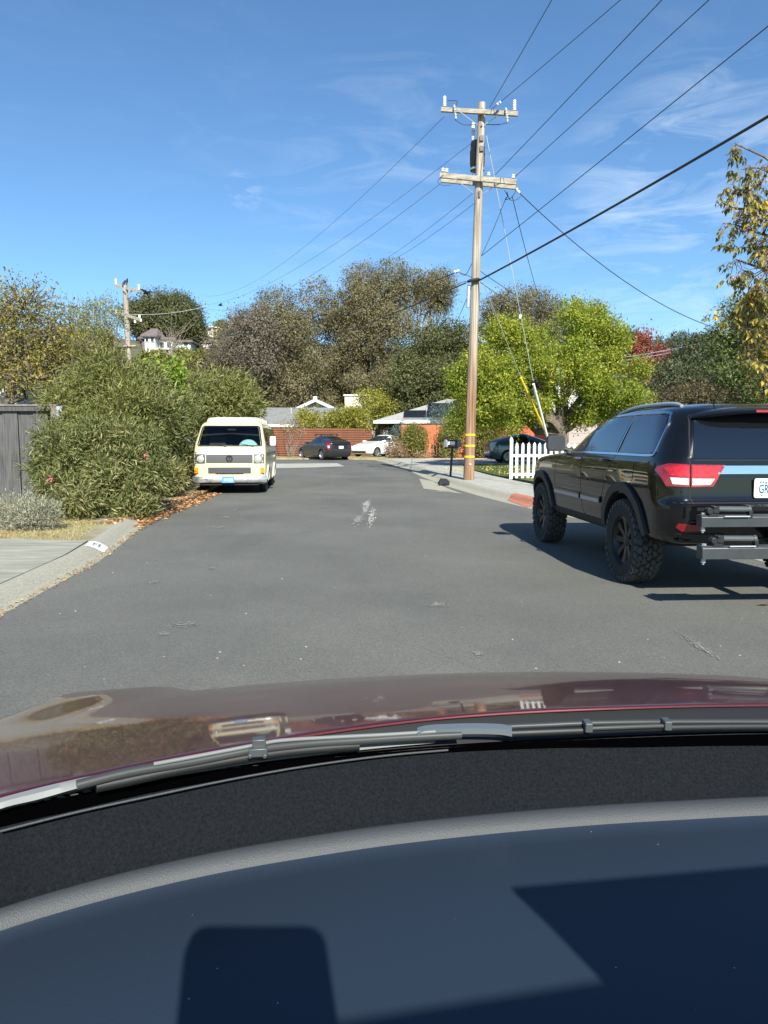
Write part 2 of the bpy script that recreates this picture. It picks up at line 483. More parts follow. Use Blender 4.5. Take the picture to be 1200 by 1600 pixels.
def paneglass(name, tintc, refl=0.12):
    m, N, L, b = new_mat(name)
    tr = N.new('ShaderNodeBsdfTransparent'); tr.inputs['Color'].default_value = rgb(tintc)
    gl = N.new('ShaderNodeBsdfGlossy'); gl.inputs['Roughness'].default_value = 0.02
    fr = N.new('ShaderNodeFresnel'); fr.inputs['IOR'].default_value = 1.5
    mx = N.new('ShaderNodeMixShader')
    L.new(fr.outputs[0], mx.inputs[0]); L.new(tr.outputs[0], mx.inputs[1]); L.new(gl.outputs[0], mx.inputs[2])
    L.new(mx.outputs[0], N['Material Output'].inputs['Surface'])
    return m
M_pane = paneglass('van window glass', (0.62, 0.68, 0.66))
M_windshield, N_, L_, B_ = new_mat('clear windshield')
_t = N_.new('ShaderNodeBsdfTransparent'); _t.inputs['Color'].default_value = (0.95, 0.97, 0.955, 1)
L_.new(_t.outputs[0], N_['Material Output'].inputs['Surface'])

# ------------------------------------------------------------------ road, pavements and ground
def sheet(name, poly, dz, m, step=1.0, parent=None, kind='structure'):
    vo, fo = fill2d(poly, step)
    me = bpy.data.meshes.new(name)
    me.from_pydata([(p[0], p[1], gz(p[1]) + dz) for p in vo], [], [list(f) for f in fo])
    me.materials.append(m)
    bm = bmesh.new(); bm.from_mesh(me)
    for f in bm.faces:
        if f.normal.z < 0: f.normal_flip()
    bm.to_mesh(me); bm.free()
    me.shade_smooth()
    o = link(name, me, parent)
    if kind: o['kind'] = kind
    return o

def slab(name, poly, dz, m, step=1.0, drop=0.3, parent=None, kind='structure'):
    """a sheet with sides down into the ground"""
    o = sheet(name, poly, dz, m, step, parent, kind)
    me = o.data
    bm = bmesh.new(); bm.from_mesh(me)
    be = [e for e in bm.edges if e.is_boundary]
    r = bmesh.ops.extrude_edge_only(bm, edges=be)
    for g in r['geom']:
        if isinstance(g, bmesh.types.BMVert): g.co.z -= drop
    bmesh.ops.recalc_face_normals(bm, faces=bm.faces)
    bm.to_mesh(me); bm.free()
    me.set_sharp_from_angle(angle=rad(30))
    return o

# ground: one sheet to the horizon, fine near the street
def hillz(x, y):
    """the slopes behind the houses"""
    base = gz(y)
    t = float(np.interp(y, [85, 100, 112, 150, 230, 300, 400], [0, 8.5, 12.5, 20.5, 35.0, 41.0, 43.0])) / 23.0
    side = 1.0 - 0.66 * sm((x + 32) / 70.0)
    roll = 1.5 * math.sin(x * 0.045 + 1.0) + 1.0 * math.sin(x * 0.11 + y * 0.03)
    return base + (t * 23.0 * side + roll * min(1.0, t))
ys = sorted(set(list(np.arange(-40, 61, 1.0)) + list(np.arange(62, 300, 5.0)) + [340, 420, 600, 1000]))
xs = sorted(set(list(np.arange(-24, 25, 3.0)) + list(np.arange(-150, 151, 8.0)) + [-900, -500, -260, 260, 500, 900]))
gv = [(x, y, (hillz(x, y) if y > 84 else gz(y)) - (0.02 if y < 84 else 0)) for y in ys for x in xs]
gf = []
nx = len(xs)
for j in range(len(ys) - 1):
    for i in range(nx - 1): gf.append((j * nx + i, j * nx + i + 1, (j + 1) * nx + i + 1, (j + 1) * nx + i))
me = bpy.data.meshes.new('ground'); me.from_pydata(gv, [], gf); me.materials.append(M_dirt); me.materials.append(M_hill)
me.shade_smooth()
for p in me.polygons:
    if p.center.y > 84: p.material_index = 1
tag(link('ground', me), kind='structure')

road_left = [(-2.9, -38), (-2.95, 4.5), (-3.08, 5.58), (-3.22, 7.05), (-3.3, 8.0), (-3.55, 9.4), (-3.81, 10.9), (-4.0, 12.4), (-4.22, 15.5), (-4.6, 19), (-5.2, 24), (-6.4, 29), (-9.5, 34.0), (-16, 36.0), (-30, 36.6)]
road_right = [(-30, 44.3), (-16, 44.3), (-6.75, 44.14), (-1.9, 43.9), (-0.5, 42.2), (0.0, 39.45), (0.45, 35.5), (1.1, 30.6), (1.42, 26.2), (1.93, 21.4), (2.43, 17.9), (3.03, 14.57), (3.75, 11.6), (4.35, 8.5), (4.6, 5), (4.7, -38)]
tag(sheet('road', road_left + road_right, 0.004, M_asphalt, 0.9))

# worn patches of old white paint, and the pale concrete of the cross gutter
def blotch(name, u, v, ru, rv, m, dz=0.009, seed=1, n=60, jag=0.5):
    """a worn patch: many small ragged flecks thinning outwards"""
    r = random.Random(seed); c = G(u, v)
    a = (G(u + ru, v) - c).x; b = (G(u, v - rv) - c).y
    mb = MB()
    for i in range(n):
        q = r.gauss(0, 0.42); w = r.gauss(0, 0.42)
        cx, cy = c.x + a * q, c.y + b * w
        k = r.uniform(0.03, 0.16) * max(0.25, 1 - math.hypot(q, w) * 0.7); th = r.uniform(0, 6.28)
        pts = []
        for j in range(7):
            t = 2 * math.pi * j / 7; e = r.uniform(0.45, 1.0)
            x, y = a * k * e * math.cos(t) * 1.6, b * k * e * math.sin(t)
            pts.append((cx + x, cy + y, gz(cy + y) + dz + 0.00005 * i))
        mb.add(pts, [list(range(7))])
    o = mb.build(name, m, None, 0, fix=False); o['kind'] = 'structure'
    return o
M_wornpaint = mat('worn white road paint', (0.16, 0.16, 0.145), 0.85, scale=11, col2=(0.52, 0.51, 0.46), detail=8)
M_palewear = mat('pale worn asphalt', (0.15, 0.15, 0.135), 0.9, scale=12, col2=(0.30, 0.295, 0.265), detail=8)
for i, (u, v, ru, rv) in enumerate([(573, 788, 10, 9), (581, 806, 9, 16), (571, 797, 7, 8)]):
    blotch('worn_road_paint', u, v, ru, rv, M_wornpaint, 0.009 + 0.002 * i, 3 + i, 130)
for i, (u, v, ru, rv) in enumerate([(560, 812, 14, 12), (353, 809, 14, 3), (341, 824, 20, 3), (368, 797, 10, 2), (240, 911, 12, 4), (288, 978, 28, 7), (256, 992, 14, 5), (330, 889, 10, 3), (690, 768, 26, 3), (745, 1023, 18, 7), (684, 946, 22, 6), (1090, 1010, 12, 26)]):
    blotch('worn_patch', u, v, ru, rv, M_palewear, 0.008, 30 + i, 90)
gut = [G(425, 732), G(480, 731), G(538, 729), G(527, 724), G(480, 724.5), G(425, 725)]
sheet('cross_gutter', [(p.x, p.y) for p in gut], 0.012, M_conc, 0.8)
gut2 = [G(662, 764), G(700, 769), G(722, 772), G(700, 764), G(675, 752), G(655, 748)]
sheet('gutter_apron', [(p.x, p.y) for p in gut2], 0.010, M_curb, 0.8)

def offs(line, d):
    """a polyline shifted sideways by d (to its left)"""
    out = []
    P = [Vector(p) for p in line]
    for i, p in enumerate(P):
        t = (P[min(i + 1, len(P) - 1)] - P[max(i - 1, 0)]).normalized()
        out.append(p + Vector((-t.y, t.x)) * d)
    return out

def curb(name, line, side, w0=0.30, w1=0.16, h=0.12):
    """rolled kerb: gutter pan, sloping face and flat top along a line; side = +1 puts it to the line's left"""
    line = [p for p in resample(line, 0.35, closed=False)]
    prof = [(-0.03, 0.006), (w0 * 0.7, 0.016), (w0, 0.035), (w0 + 0.06, h * 0.72), (w0 + 0.13, h * 0.98), (w0 + w1 + 0.08, h), (w0 + w1 + 0.085, -0.2)]
    vs = []
    for k, (o, z) in enumerate(prof):
        for j, p in enumerate(offs(line, side * o)):
            wob = 0.0015 * math.sin(j * 1.7 + k) if 0 < k < 5 else 0
            vs.append((p.x, p.y, gz(p.y) + z + wob))
    n = len(line)
    fs = [(k * n + i, k * n + i + 1, (k + 1) * n + i + 1, (k + 1) * n + i) for k in range(len(prof) - 1) for i in range(n - 1)]
    o = MB().add(vs, fs).build(name, M_curb, None, 40)
    o['kind'] = 'structure'
    for p in o.data.polygons:
        pass
    return o
curb('left_curb', [(-2.9, -20), (-2.95, 4.5), (-3.08, 5.58), (-3.22, 7.05), (-3.3, 8.0), (-3.55, 9.4), (-3.86, 10.9), (-4.05, 11.9)], 1, 0.10, 0.13, 0.10)
rc = [p for p in road_right[4:]]
curb('right_curb', rc, 1, 0.30, 0.16, 0.13)
inner = [tuple(p) for p in offs([Vector(p) for p in rc], 0.54)]

# right pavement in slabs with open joints, verge, lawn, driveway
walk = tag(slab('pavement', inner + [tuple(p) for p in offs([Vector(p) for p in inner], 1.75)][::-1], 0.105, M_curb, 1.0))
cl = resample(inner, 0.1, closed=False)
acc = 0; marks = [0]
for i in range(1, len(cl)):
    acc += (cl[i] - cl[i - 1]).length
    if acc > 1.5: marks.append(i); acc = 0
o_in = [Vector(p) for p in offs(cl, 0.015)]; o_out = [Vector(p) for p in offs(cl, 1.70)]
for a, b in zip(marks[:-1], marks[1:]):
    if cl[a].y < -3: continue
    aa, bb = a + 0, b
    q = [o_in[aa].lerp(o_in[bb], 0.006), o_in[aa].lerp(o_in[bb], 0.994), o_out[aa].lerp(o_out[bb], 0.994), o_out[aa].lerp(o_out[bb], 0.006)]
    slab('paving_slab', [(p.x, p.y) for p in q], 0.125 + rnd.uniform(-0.003, 0.004), M_conc, 1.5, 0.05, walk, None)
# the red warning pad of the kerb ramp
tq = [G(792, 774, 0.13), G(824, 784, 0.13), G(850, 779.5, 0.13), G(805, 770.5, 0.13)]
_V, _P = [], []
for nm in ('right_curb', 'pavement'):
    me = bpy.data.objects[nm].data; k = len(_V)
    _V += [v.co.copy() for v in me.vertices]; _P += [[i + k for i in p.vertices] for p in me.polygons]
for o in walk.children:
    k = len(_V); _V += [v.co.copy() for v in o.data.vertices]; _P += [[i + k for i in p.vertices] for p in o.data.polygons]
bvk = BVHTree.FromPolygons(_V, _P)
def onpad(i, j, o):
    p = tq[0].lerp(tq[1], i).lerp(tq[3].lerp(tq[2], i), j)
    h = bvk.ray_cast(Vector((p.x, p.y, 3)), Vector((0, 0, -1)))
    return Vector((p.x, p.y, (h[0].z if h[0] else gz(p.y) + 0.1) + o))
tac = MB().add([onpad(i / 12, j / 12, 0.007) for i in range(13) for j in range(13)], [(i * 13 + j, i * 13 + j + 1, i * 13 + j + 14, i * 13 + j + 13) for i in range(12) for j in range(12)]).build('warning_pad', M_tactile, None, 40)
tac['kind'] = 'structure'
mbd = MB()
for i in range(8):
    for j in range(8): mbd.cyl(onpad((i + 0.5) / 8, (j + 0.5) / 8, 0.004), onpad((i + 0.5) / 8, (j + 0.5) / 8, 0.013), 0.03, 0.02, 6)
tag(mbd.build('dome', M_tactile, tac), kind='stuff')
# driveway and lawn to the right of the pole
dv = [(0.95, 43.3), (1.0, 38.8), (1.65, 36.2), (2.6, 34.6), (13.5, 33.8), (16, 33.5), (16, 41.0), (4, 43.6)]
M_pinkconc = mat('warm driveway concrete', (0.42, 0.34, 0.27), 0.9, scale=3, col2=(0.54, 0.45, 0.37), bump=0.4, bscale=60)
slab('driveway', dv, 0.11, M_pinkconc, 1.0)
lw = [(3.7, 33.6), (3.6, 30.6), (3.72, 28.4), (4.05, 25.4), (4.45, 23.0), (5.0, 19.5), (18, 19.0), (18, 33.0)]
slab('lawn', lw, 0.115, M_lawn, 1.0)
vg = [(1.7, 36.3), (2.35, 31), (2.75, 27.5), (3.5, 27), (3.55, 30.6), (3.6, 33.7), (2.5, 34.5)]
slab('verge', vg, 0.122, M_conc_rough, 1.0)
# left driveway slab and dry yard
ld = [(-3.24, -6), (-3.285, 4.5), (-3.41, 5.58), (-3.50, 6.6), (-3.575, 7.5), (-3.63, 8.0), (-3.80, 8.9), (-3.84, 9.12), (-5.0, 9.28), (-9, 9.4), (-14, 9.4), (-14, -6)]
slab('left_driveway', ld, 0.104, M_conc_rough, 0.8)
yd = [(-3.86, 9.18), (-3.93, 9.6), (-4.18, 10.9), (-4.38, 11.9), (-4.3, 13.4), (-4.5, 16), (-4.75, 19), (-5.3, 24), (-6.5, 29), (-22, 30), (-22, 9.5), (-9, 9.45)]
slab('left_yard', yd, 0.075, M_verge, 0.8)
fy = [(-30, 44.6), (-6.7, 44.45), (-1.8, 44.2), (-0.9, 44.3), (1.0, 44.0), (3.5, 44.5), (16, 42), (16, 60), (-30, 60)]
slab('far_verge', fy, 0.09, M_verge, 1.5)

# grass blades, fallen leaves (nobody could count them)
def blades(name, n, place, h, w, m, lean=0.5):
    C = np.array([place() for _ in range(n)])
    D = rng.normal(size=(n, 3)) * lean; D[:, 2] = 1; D /= np.linalg.norm(D, axis=1)[:, None]
    S = rng.normal(size=(n, 3)); S[:, 2] = 0; S /= np.linalg.norm(S, axis=1)[:, None]
    hh = h * rng.uniform(0.5, 1.3, n)[:, None]; ww = w * rng.uniform(0.6, 1.3, n)[:, None]
    V = np.stack([C - S * ww / 2, C + S * ww / 2, C + D * hh], 1).reshape(-1, 3)
    me = bpy.data.meshes.new(name); me.vertices.add(len(V)); me.vertices.foreach_set('co', V.ravel())
    me.loops.add(3 * n); me.loops.foreach_set('vertex_index', np.arange(3 * n))
    me.polygons.add(n); me.polygons.foreach_set('loop_start', np.arange(n) * 3)
    me.update(calc_edges=True); me.materials.append(m)
    return tag(link(name, me), kind='stuff')
def inpoly(poly, dz):
    xs_ = [p[0] for p in poly]; ys_ = [p[1] for p in poly]
    def f():
        while True:
            x, y = rnd.uniform(min(xs_), max(xs_)), rnd.uniform(min(ys_), max(ys_))
            if inside((x, y), poly): return (x, y, gz(y) + dz)
    return f
M_drygrass = leaf_mat('dry grass blades', [(0.0, (0.30, 0.23, 0.11)), (0.5, (0.42, 0.35, 0.18)), (0.8, (0.20, 0.21, 0.07)), (1.0, (0.48, 0.42, 0.25))], 0.3)
M_greengrass = leaf_mat('lawn blades', [(0.0, (0.045, 0.085, 0.015)), (0.6, (0.08, 0.12, 0.025)), (1.0, (0.17, 0.19, 0.06))], 0.35)
M_litter = leaf_mat('dead leaves', [(0.0, (0.16, 0.07, 0.03)), (0.5, (0.34, 0.16, 0.07)), (0.8, (0.45, 0.26, 0.12)), (1.0, (0.52, 0.40, 0.24))], 0.1)
M_yleaf = leaf_mat('yellow fallen leaves', [(0.0, (0.55, 0.42, 0.10)), (1.0, (0.62, 0.55, 0.25))], 0.1)
blades('dry_grass', 26000, inpoly([(-4.02, 9.2), (-4.5, 11.2), (-5.0, 12.0), (-9, 11.6), (-9.5, 9.45)], 0.07), 0.05, 0.009, M_drygrass, 0.9)
blades('lawn_grass', 42000, inpoly([(3.75, 33.4), (3.65, 30.6), (3.78, 28.4), (4.1, 25.4), (4.5, 23), (11, 22), (12, 33)], 0.11), 0.07, 0.014, M_greengrass, 0.5)
blades('far_grass', 9000, inpoly([(-16, 44.8), (-1.9, 44.5), (3.5, 44.8), (3.5, 46), (-16, 46.5)], 0.08), 0.09, 0.03, M_drygrass, 0.8)
def litter(name, n, place, s, m):
    C = np.array([place() for _ in range(n)])
    a = rng.uniform(0, 2 * np.pi, n); D = np.stack([np.cos(a), np.sin(a), rng.normal(0, 0.25, n)], 1)
    Nn = rng.normal(0, 0.35, (n, 3)); Nn[:, 2] = 1
    C[:, 2] += rng.uniform(0.004, 0.02, n)
    return leaf_cards(name, C, D, Nn, s * rng.uniform(0.5, 1.2, n), 0.55, m)

def grit():
    mb = MB()
    for i in range(170):
        y = 4.2 + 26 * rnd.random() ** 1.8; x = rnd.uniform(-3.2, 4.0) if y < 14 else rnd.uniform(-3.8, 1.6)
        s_ = rnd.uniform(0.003, 0.009) * (1 + y * 0.03); z = gz(y) + 0.005
        a = rnd.uniform(0, 6.28)
        p = [(x + s_ * math.cos(a + k * 2.1) * rnd.uniform(0.7, 1.3), y + s_ * math.sin(a + k * 2.1) * rnd.uniform(0.7, 1.6), z) for k in range(3)] + [(x, y, z + s_ * 0.7)]
        mb.add(p, [(0, 1, 3), (1, 2, 3), (2, 0, 3)])
    o = mb.build('road_grit', mat('pale grit', (0.30, 0.285, 0.25), 0.9), None, 0); o['kind'] = 'stuff'
grit()

# ------------------------------------------------------------------ foliage
def unit(a): return a / np.maximum(np.linalg.norm(a, axis=-1, keepdims=True), 1e-9)
def leaf_cards(name, C, D, Nn, Ln, wr, m, parent=None, droop=0.12, fold=0.12):
    """one folded kite-shaped leaf per point: base, two sides, tip"""
    n = len(C)
    D = unit(D); S = unit(np.cross(D, Nn)); Nn = unit(np.cross(S, D))
    Ln = np.asarray(Ln, float).reshape(-1, 1) * np.ones((n, 1)); Wd = Ln * wr
    v0 = C; v1 = C + D * Ln * 0.42 + S * Wd * 0.5 + Nn * Wd * fold
    v2 = C + D * Ln - Nn * Ln * droop; v3 = C + D * Ln * 0.42 - S * Wd * 0.5 + Nn * Wd * fold
    V = np.stack([v0, v1, v2, v3], 1).reshape(-1, 3)
    idx = (np.arange(n)[:, None] * 4 + np.array([0, 1, 2, 0, 2, 3])).ravel()
    me = bpy.data.meshes.new(name); me.vertices.add(4 * n); me.vertices.foreach_set('co', V.astype(np.float32).ravel())
    me.loops.add(6 * n); me.loops.foreach_set('vertex_index', idx)
    me.polygons.add(2 * n); me.polygons.foreach_set('loop_start', np.arange(2 * n) * 3)
    me.update(calc_edges=True); me.materials.append(m)
    return link(name, me, parent)

def crown_points(clumps, ntw, nleaf, sig, shell=0.62, up=0.0, flat=1.0):
    """leaf positions in twig clusters over ellipsoids: centres c, radii r"""
    cs = np.array([c[0] for c in clumps], float); rs = np.array([c[1] for c in clumps], float)
    wgt = (rs.prod(1)) ** (2 / 3); wgt /= wgt.sum()
    k = rng.choice(len(clumps), ntw * 2, p=wgt)
    d = unit(rng.normal(size=(ntw * 2, 3)))
    f = shell + (1 - shell) * rng.random(ntw * 2) ** 0.6
    f *= 1 + 0.10 * rng.normal(size=ntw * 2)
    T = cs[k] + rs[k] * d * f[:, None]
    keep = np.ones(len(T), bool)
    for c, r in zip(cs, rs):
        q = (((T - c) / r) ** 2).sum(1)
        keep &= (q > 0.22)
    T, d = T[keep][:ntw], d[keep][:ntw]
    n = len(T) * nleaf
    Tl = np.repeat(T, nleaf, 0); dl = np.repeat(d, nleaf, 0)
    sg = sig * rng.uniform(0.6, 1.5, len(T)).repeat(nleaf)[:, None]
    P = Tl + rng.normal(size=(n, 3)) * sg * np.array([1, 1, flat])
    return P, dl, T

def puffs(clumps, n, r, jit=0.35):
    """many small tufts over the outside of the big clumps"""
    cs = np.array([c[0] for c in clumps], float); rs = np.array([c[1] for c in clumps], float)
    wgt = rs.prod(1) ** (2 / 3); wgt /= wgt.sum(); out = []
    while len(out) < n:
        k = rng.choice(len(cs), p=wgt); d = unit(rng.normal(size=3))
        p = cs[k] + rs[k] * d * rng.uniform(0.72, 0.98)
        if any((((p - c) / q) ** 2).sum() < 0.42 for c, q in zip(cs, rs)): continue
        q = r * rng.uniform(1 - jit, 1 + jit)
        out.append((tuple(p), (q, q, q * 0.8)))
    return out

def crown(name, clumps, ntw, nleaf, sig, ln, wr, m, parent, shell=0.62, hang=0.0, outw=0.8, flat=1.0, droop=0.12, facing=1.7, fold=0.12):
    P, d, T = crown_points(clumps, ntw, nleaf, sig, shell, flat=flat)
    n = len(P)
    D = unit(d * outw + rng.normal(size=(n, 3)) * 0.8 + np.array([0, 0, -hang]))
    Nn = unit(d * facing + rng.normal(size=(n, 3)) * 0.75 + np.array([0, 0, 0.5]))
    o = leaf_cards(name, P - np.array(parent.location) if parent else P, D, Nn, ln * rng.uniform(0.55, 1.35, n), wr, m, parent, droop, 0.02 if facing > 2 else fold)
    return o, T

def limb(mb, a, b, r0, r1, wob=0.12, n=5, k=7):
    a, b = Vector(a), Vector(b); L = (b - a).length
    pts = []; rs = []
    for i in range(n + 1):
        t = i / n
        p = a.lerp(b, t)
        if 0 < i < n: p += Vector((rnd.uniform(-1, 1), rnd.uniform(-1, 1), rnd.uniform(-0.5, 0.8))) * wob * L * 0.25
        pts.append(p); rs.append(r0 + (r1 - r0) * t)
    mb.tube(pts, rs, k)
    return pts

def tree(name, label, cat, base, clumps, leaf, trunk_r=0.2, fork=0.35, bark=None, group=None, ntw=400, nleaf=14, sig=0.25, ln=0.12, wr=0.5, shell=0.62, hang=0.0, outw=0.8, twigs=0, twig_len=0.5, flat=1.0, droop=0.12, extra=None, trunkname='trunk', puff=None, facing=1.7):
    """trunk with limbs to each clump, a crown of leaves and (twigs) bare twigs"""
    base = Vector(base)
    t = thing(name, label, cat, base, 0, group)
    cs = [Vector(c[0]) for c in clumps]
    cen = sum(cs, Vector()) / len(cs)
    mb = MB()
    fk = base + (cen - base) * fork; fk.x = base.x + (cen.x - base.x) * fork * 0.5
    limb(mb, Vector((0, 0, -0.1)), fk - base, trunk_r, trunk_r * 0.75, 0.05, 5, 9)
    for c, r in clumps:
        limb(mb, fk - base - Vector((0, 0, 0.05)), Vector(c) - base + Vector((0, 0, r[2] * 0.25)), trunk_r * 0.55, trunk_r * 0.12, 0.35, 5, 6)
    if puff: o, T = crown('crown', puffs(clumps, *puff), ntw, nleaf, sig, ln, wr, leaf, t, 0.55, hang, outw, flat, droop, facing)
    else: o, T = crown('crown', clumps, ntw, nleaf, sig, ln, wr, leaf, t, shell, hang, outw, flat, droop, facing)
    if twigs:
        for i in rng.choice(len(T), min(twigs, len(T)), replace=False):
            p = Vector(T[i]); j = min(range(len(cs)), key=lambda q: (cs[q] - p).length)
            a = p.lerp(cs[j], twig_len)
            limb(mb, a - base, p - base, trunk_r * 0.10, trunk_r * 0.03, 0.4, 3, 4)
    mb.build(trunkname, bark or M_bark, t, 60)
    return t

def E(u, v, ru, rv, y, dep=None):
    """an ellipsoid clump seen at pixel u, v with pixel radii ru, rv at depth y"""
    c = A(u, v, y); k = (y * 1.0) / F
    return (tuple(c), (ru * k, dep if dep else ru * k, rv * k))
# ------------------------------------------------------------------ vehicles
def pchip(x, xp, fp):
    xp = np.asarray(xp, float); fp = np.asarray(fp, float)
    h = np.diff(xp); dl = np.diff(fp) / h
    d = np.zeros(len(xp))
    for i in range(1, len(xp) - 1):
        if dl[i - 1] * dl[i] > 0:
            w1 = 2 * h[i] + h[i - 1]; w2 = h[i] + 2 * h[i - 1]
            d[i] = (w1 + w2) / (w1 / dl[i - 1] + w2 / dl[i])
    d[0] = dl[0]; d[-1] = dl[-1]
    k = np.clip(np.searchsorted(xp, x) - 1, 0, len(h) - 1)
    t = (x - xp[k]) / h[k]
    return fp[k] * (1 + 2 * t) * (1 - t) ** 2 + d[k] * h[k] * t * (1 - t) ** 2 + fp[k + 1] * t * t * (3 - 2 * t) + d[k + 1] * h[k] * t * t * (t - 1)

def loft(ctrl, rear=(0.35, 0.16), front=(0.9, 0.22), nlev=64, ncor=9, nside=26, nend=8):
    """closed body from plan outlines: ctrl rows are z, rear x, front x, half width"""
    c = np.array(ctrl, float)
    # sample more densely where outlines change fast
    arc = np.concatenate([[0], np.cumsum(np.sqrt(np.diff(c[:, 0]) ** 2 + (0.35 * np.diff(c[:, 2])) ** 2 + (0.35 * np.diff(c[:, 1])) ** 2 + np.diff(c[:, 3]) ** 2))])
    zz = np.interp(np.linspace(0, arc[-1], nlev), arc, c[:, 0])
    vs = []; ring = 0
    for z in zz:
        xr, xf, w = (float(pchip(z, c[:, 0], c[:, k])) for k in (1, 2, 3))
        ln = max(xf - xr, 0.02)
        rx, ry = min(rear[0], 0.45 * ln), min(rear[1], 0.95 * w)
        fx, fy = min(front[0], 0.45 * ln), min(front[1], 0.95 * w)
        half = []
        for i in range(nend): half.append((xr, (w - ry) * i / nend))
        for i in range(ncor):
            a = math.pi / 2 * i / ncor; half.append((xr + rx * (1 - math.cos(a)), w - ry + ry * math.sin(a)))
        for i in range(nside): half.append((xr + rx + (xf - fx - xr - rx) * i / nside, w))
        for i in range(ncor):
            a = math.pi / 2 * i / ncor; half.append((xf - fx + fx * math.sin(a), w - fy + fy * math.cos(a)))
        for i in range(nend + 1): half.append((xf, (w - fy) * (1 - i / nend)))
        full = half + [(x, -y) for x, y in half[1:-1]][::-1]
        ring = len(full)
        vs += [(x, y, z) for x, y in full]
    fs = []
    for j in range(len(zz) - 1):
        for i in range(ring):
            k = (i + 1) % ring
            fs.append((j * ring + i, j * ring + k, (j + 1) * ring + k, (j + 1) * ring + i))
    nb = len(vs)
    vs.append((sum(p[0] for p in vs[:ring]) / ring, 0, zz[0]))
    t0 = (len(zz) - 1) * ring
    vs.append((sum(p[0] for p in vs[t0:t0 + ring]) / ring, 0, zz[-1] + 0.0005))
    for i in range(ring):
        fs.append((i, nb, (i + 1) % ring)); fs.append((t0 + i, t0 + (i + 1) % ring, nb + 1))
    return vs, fs

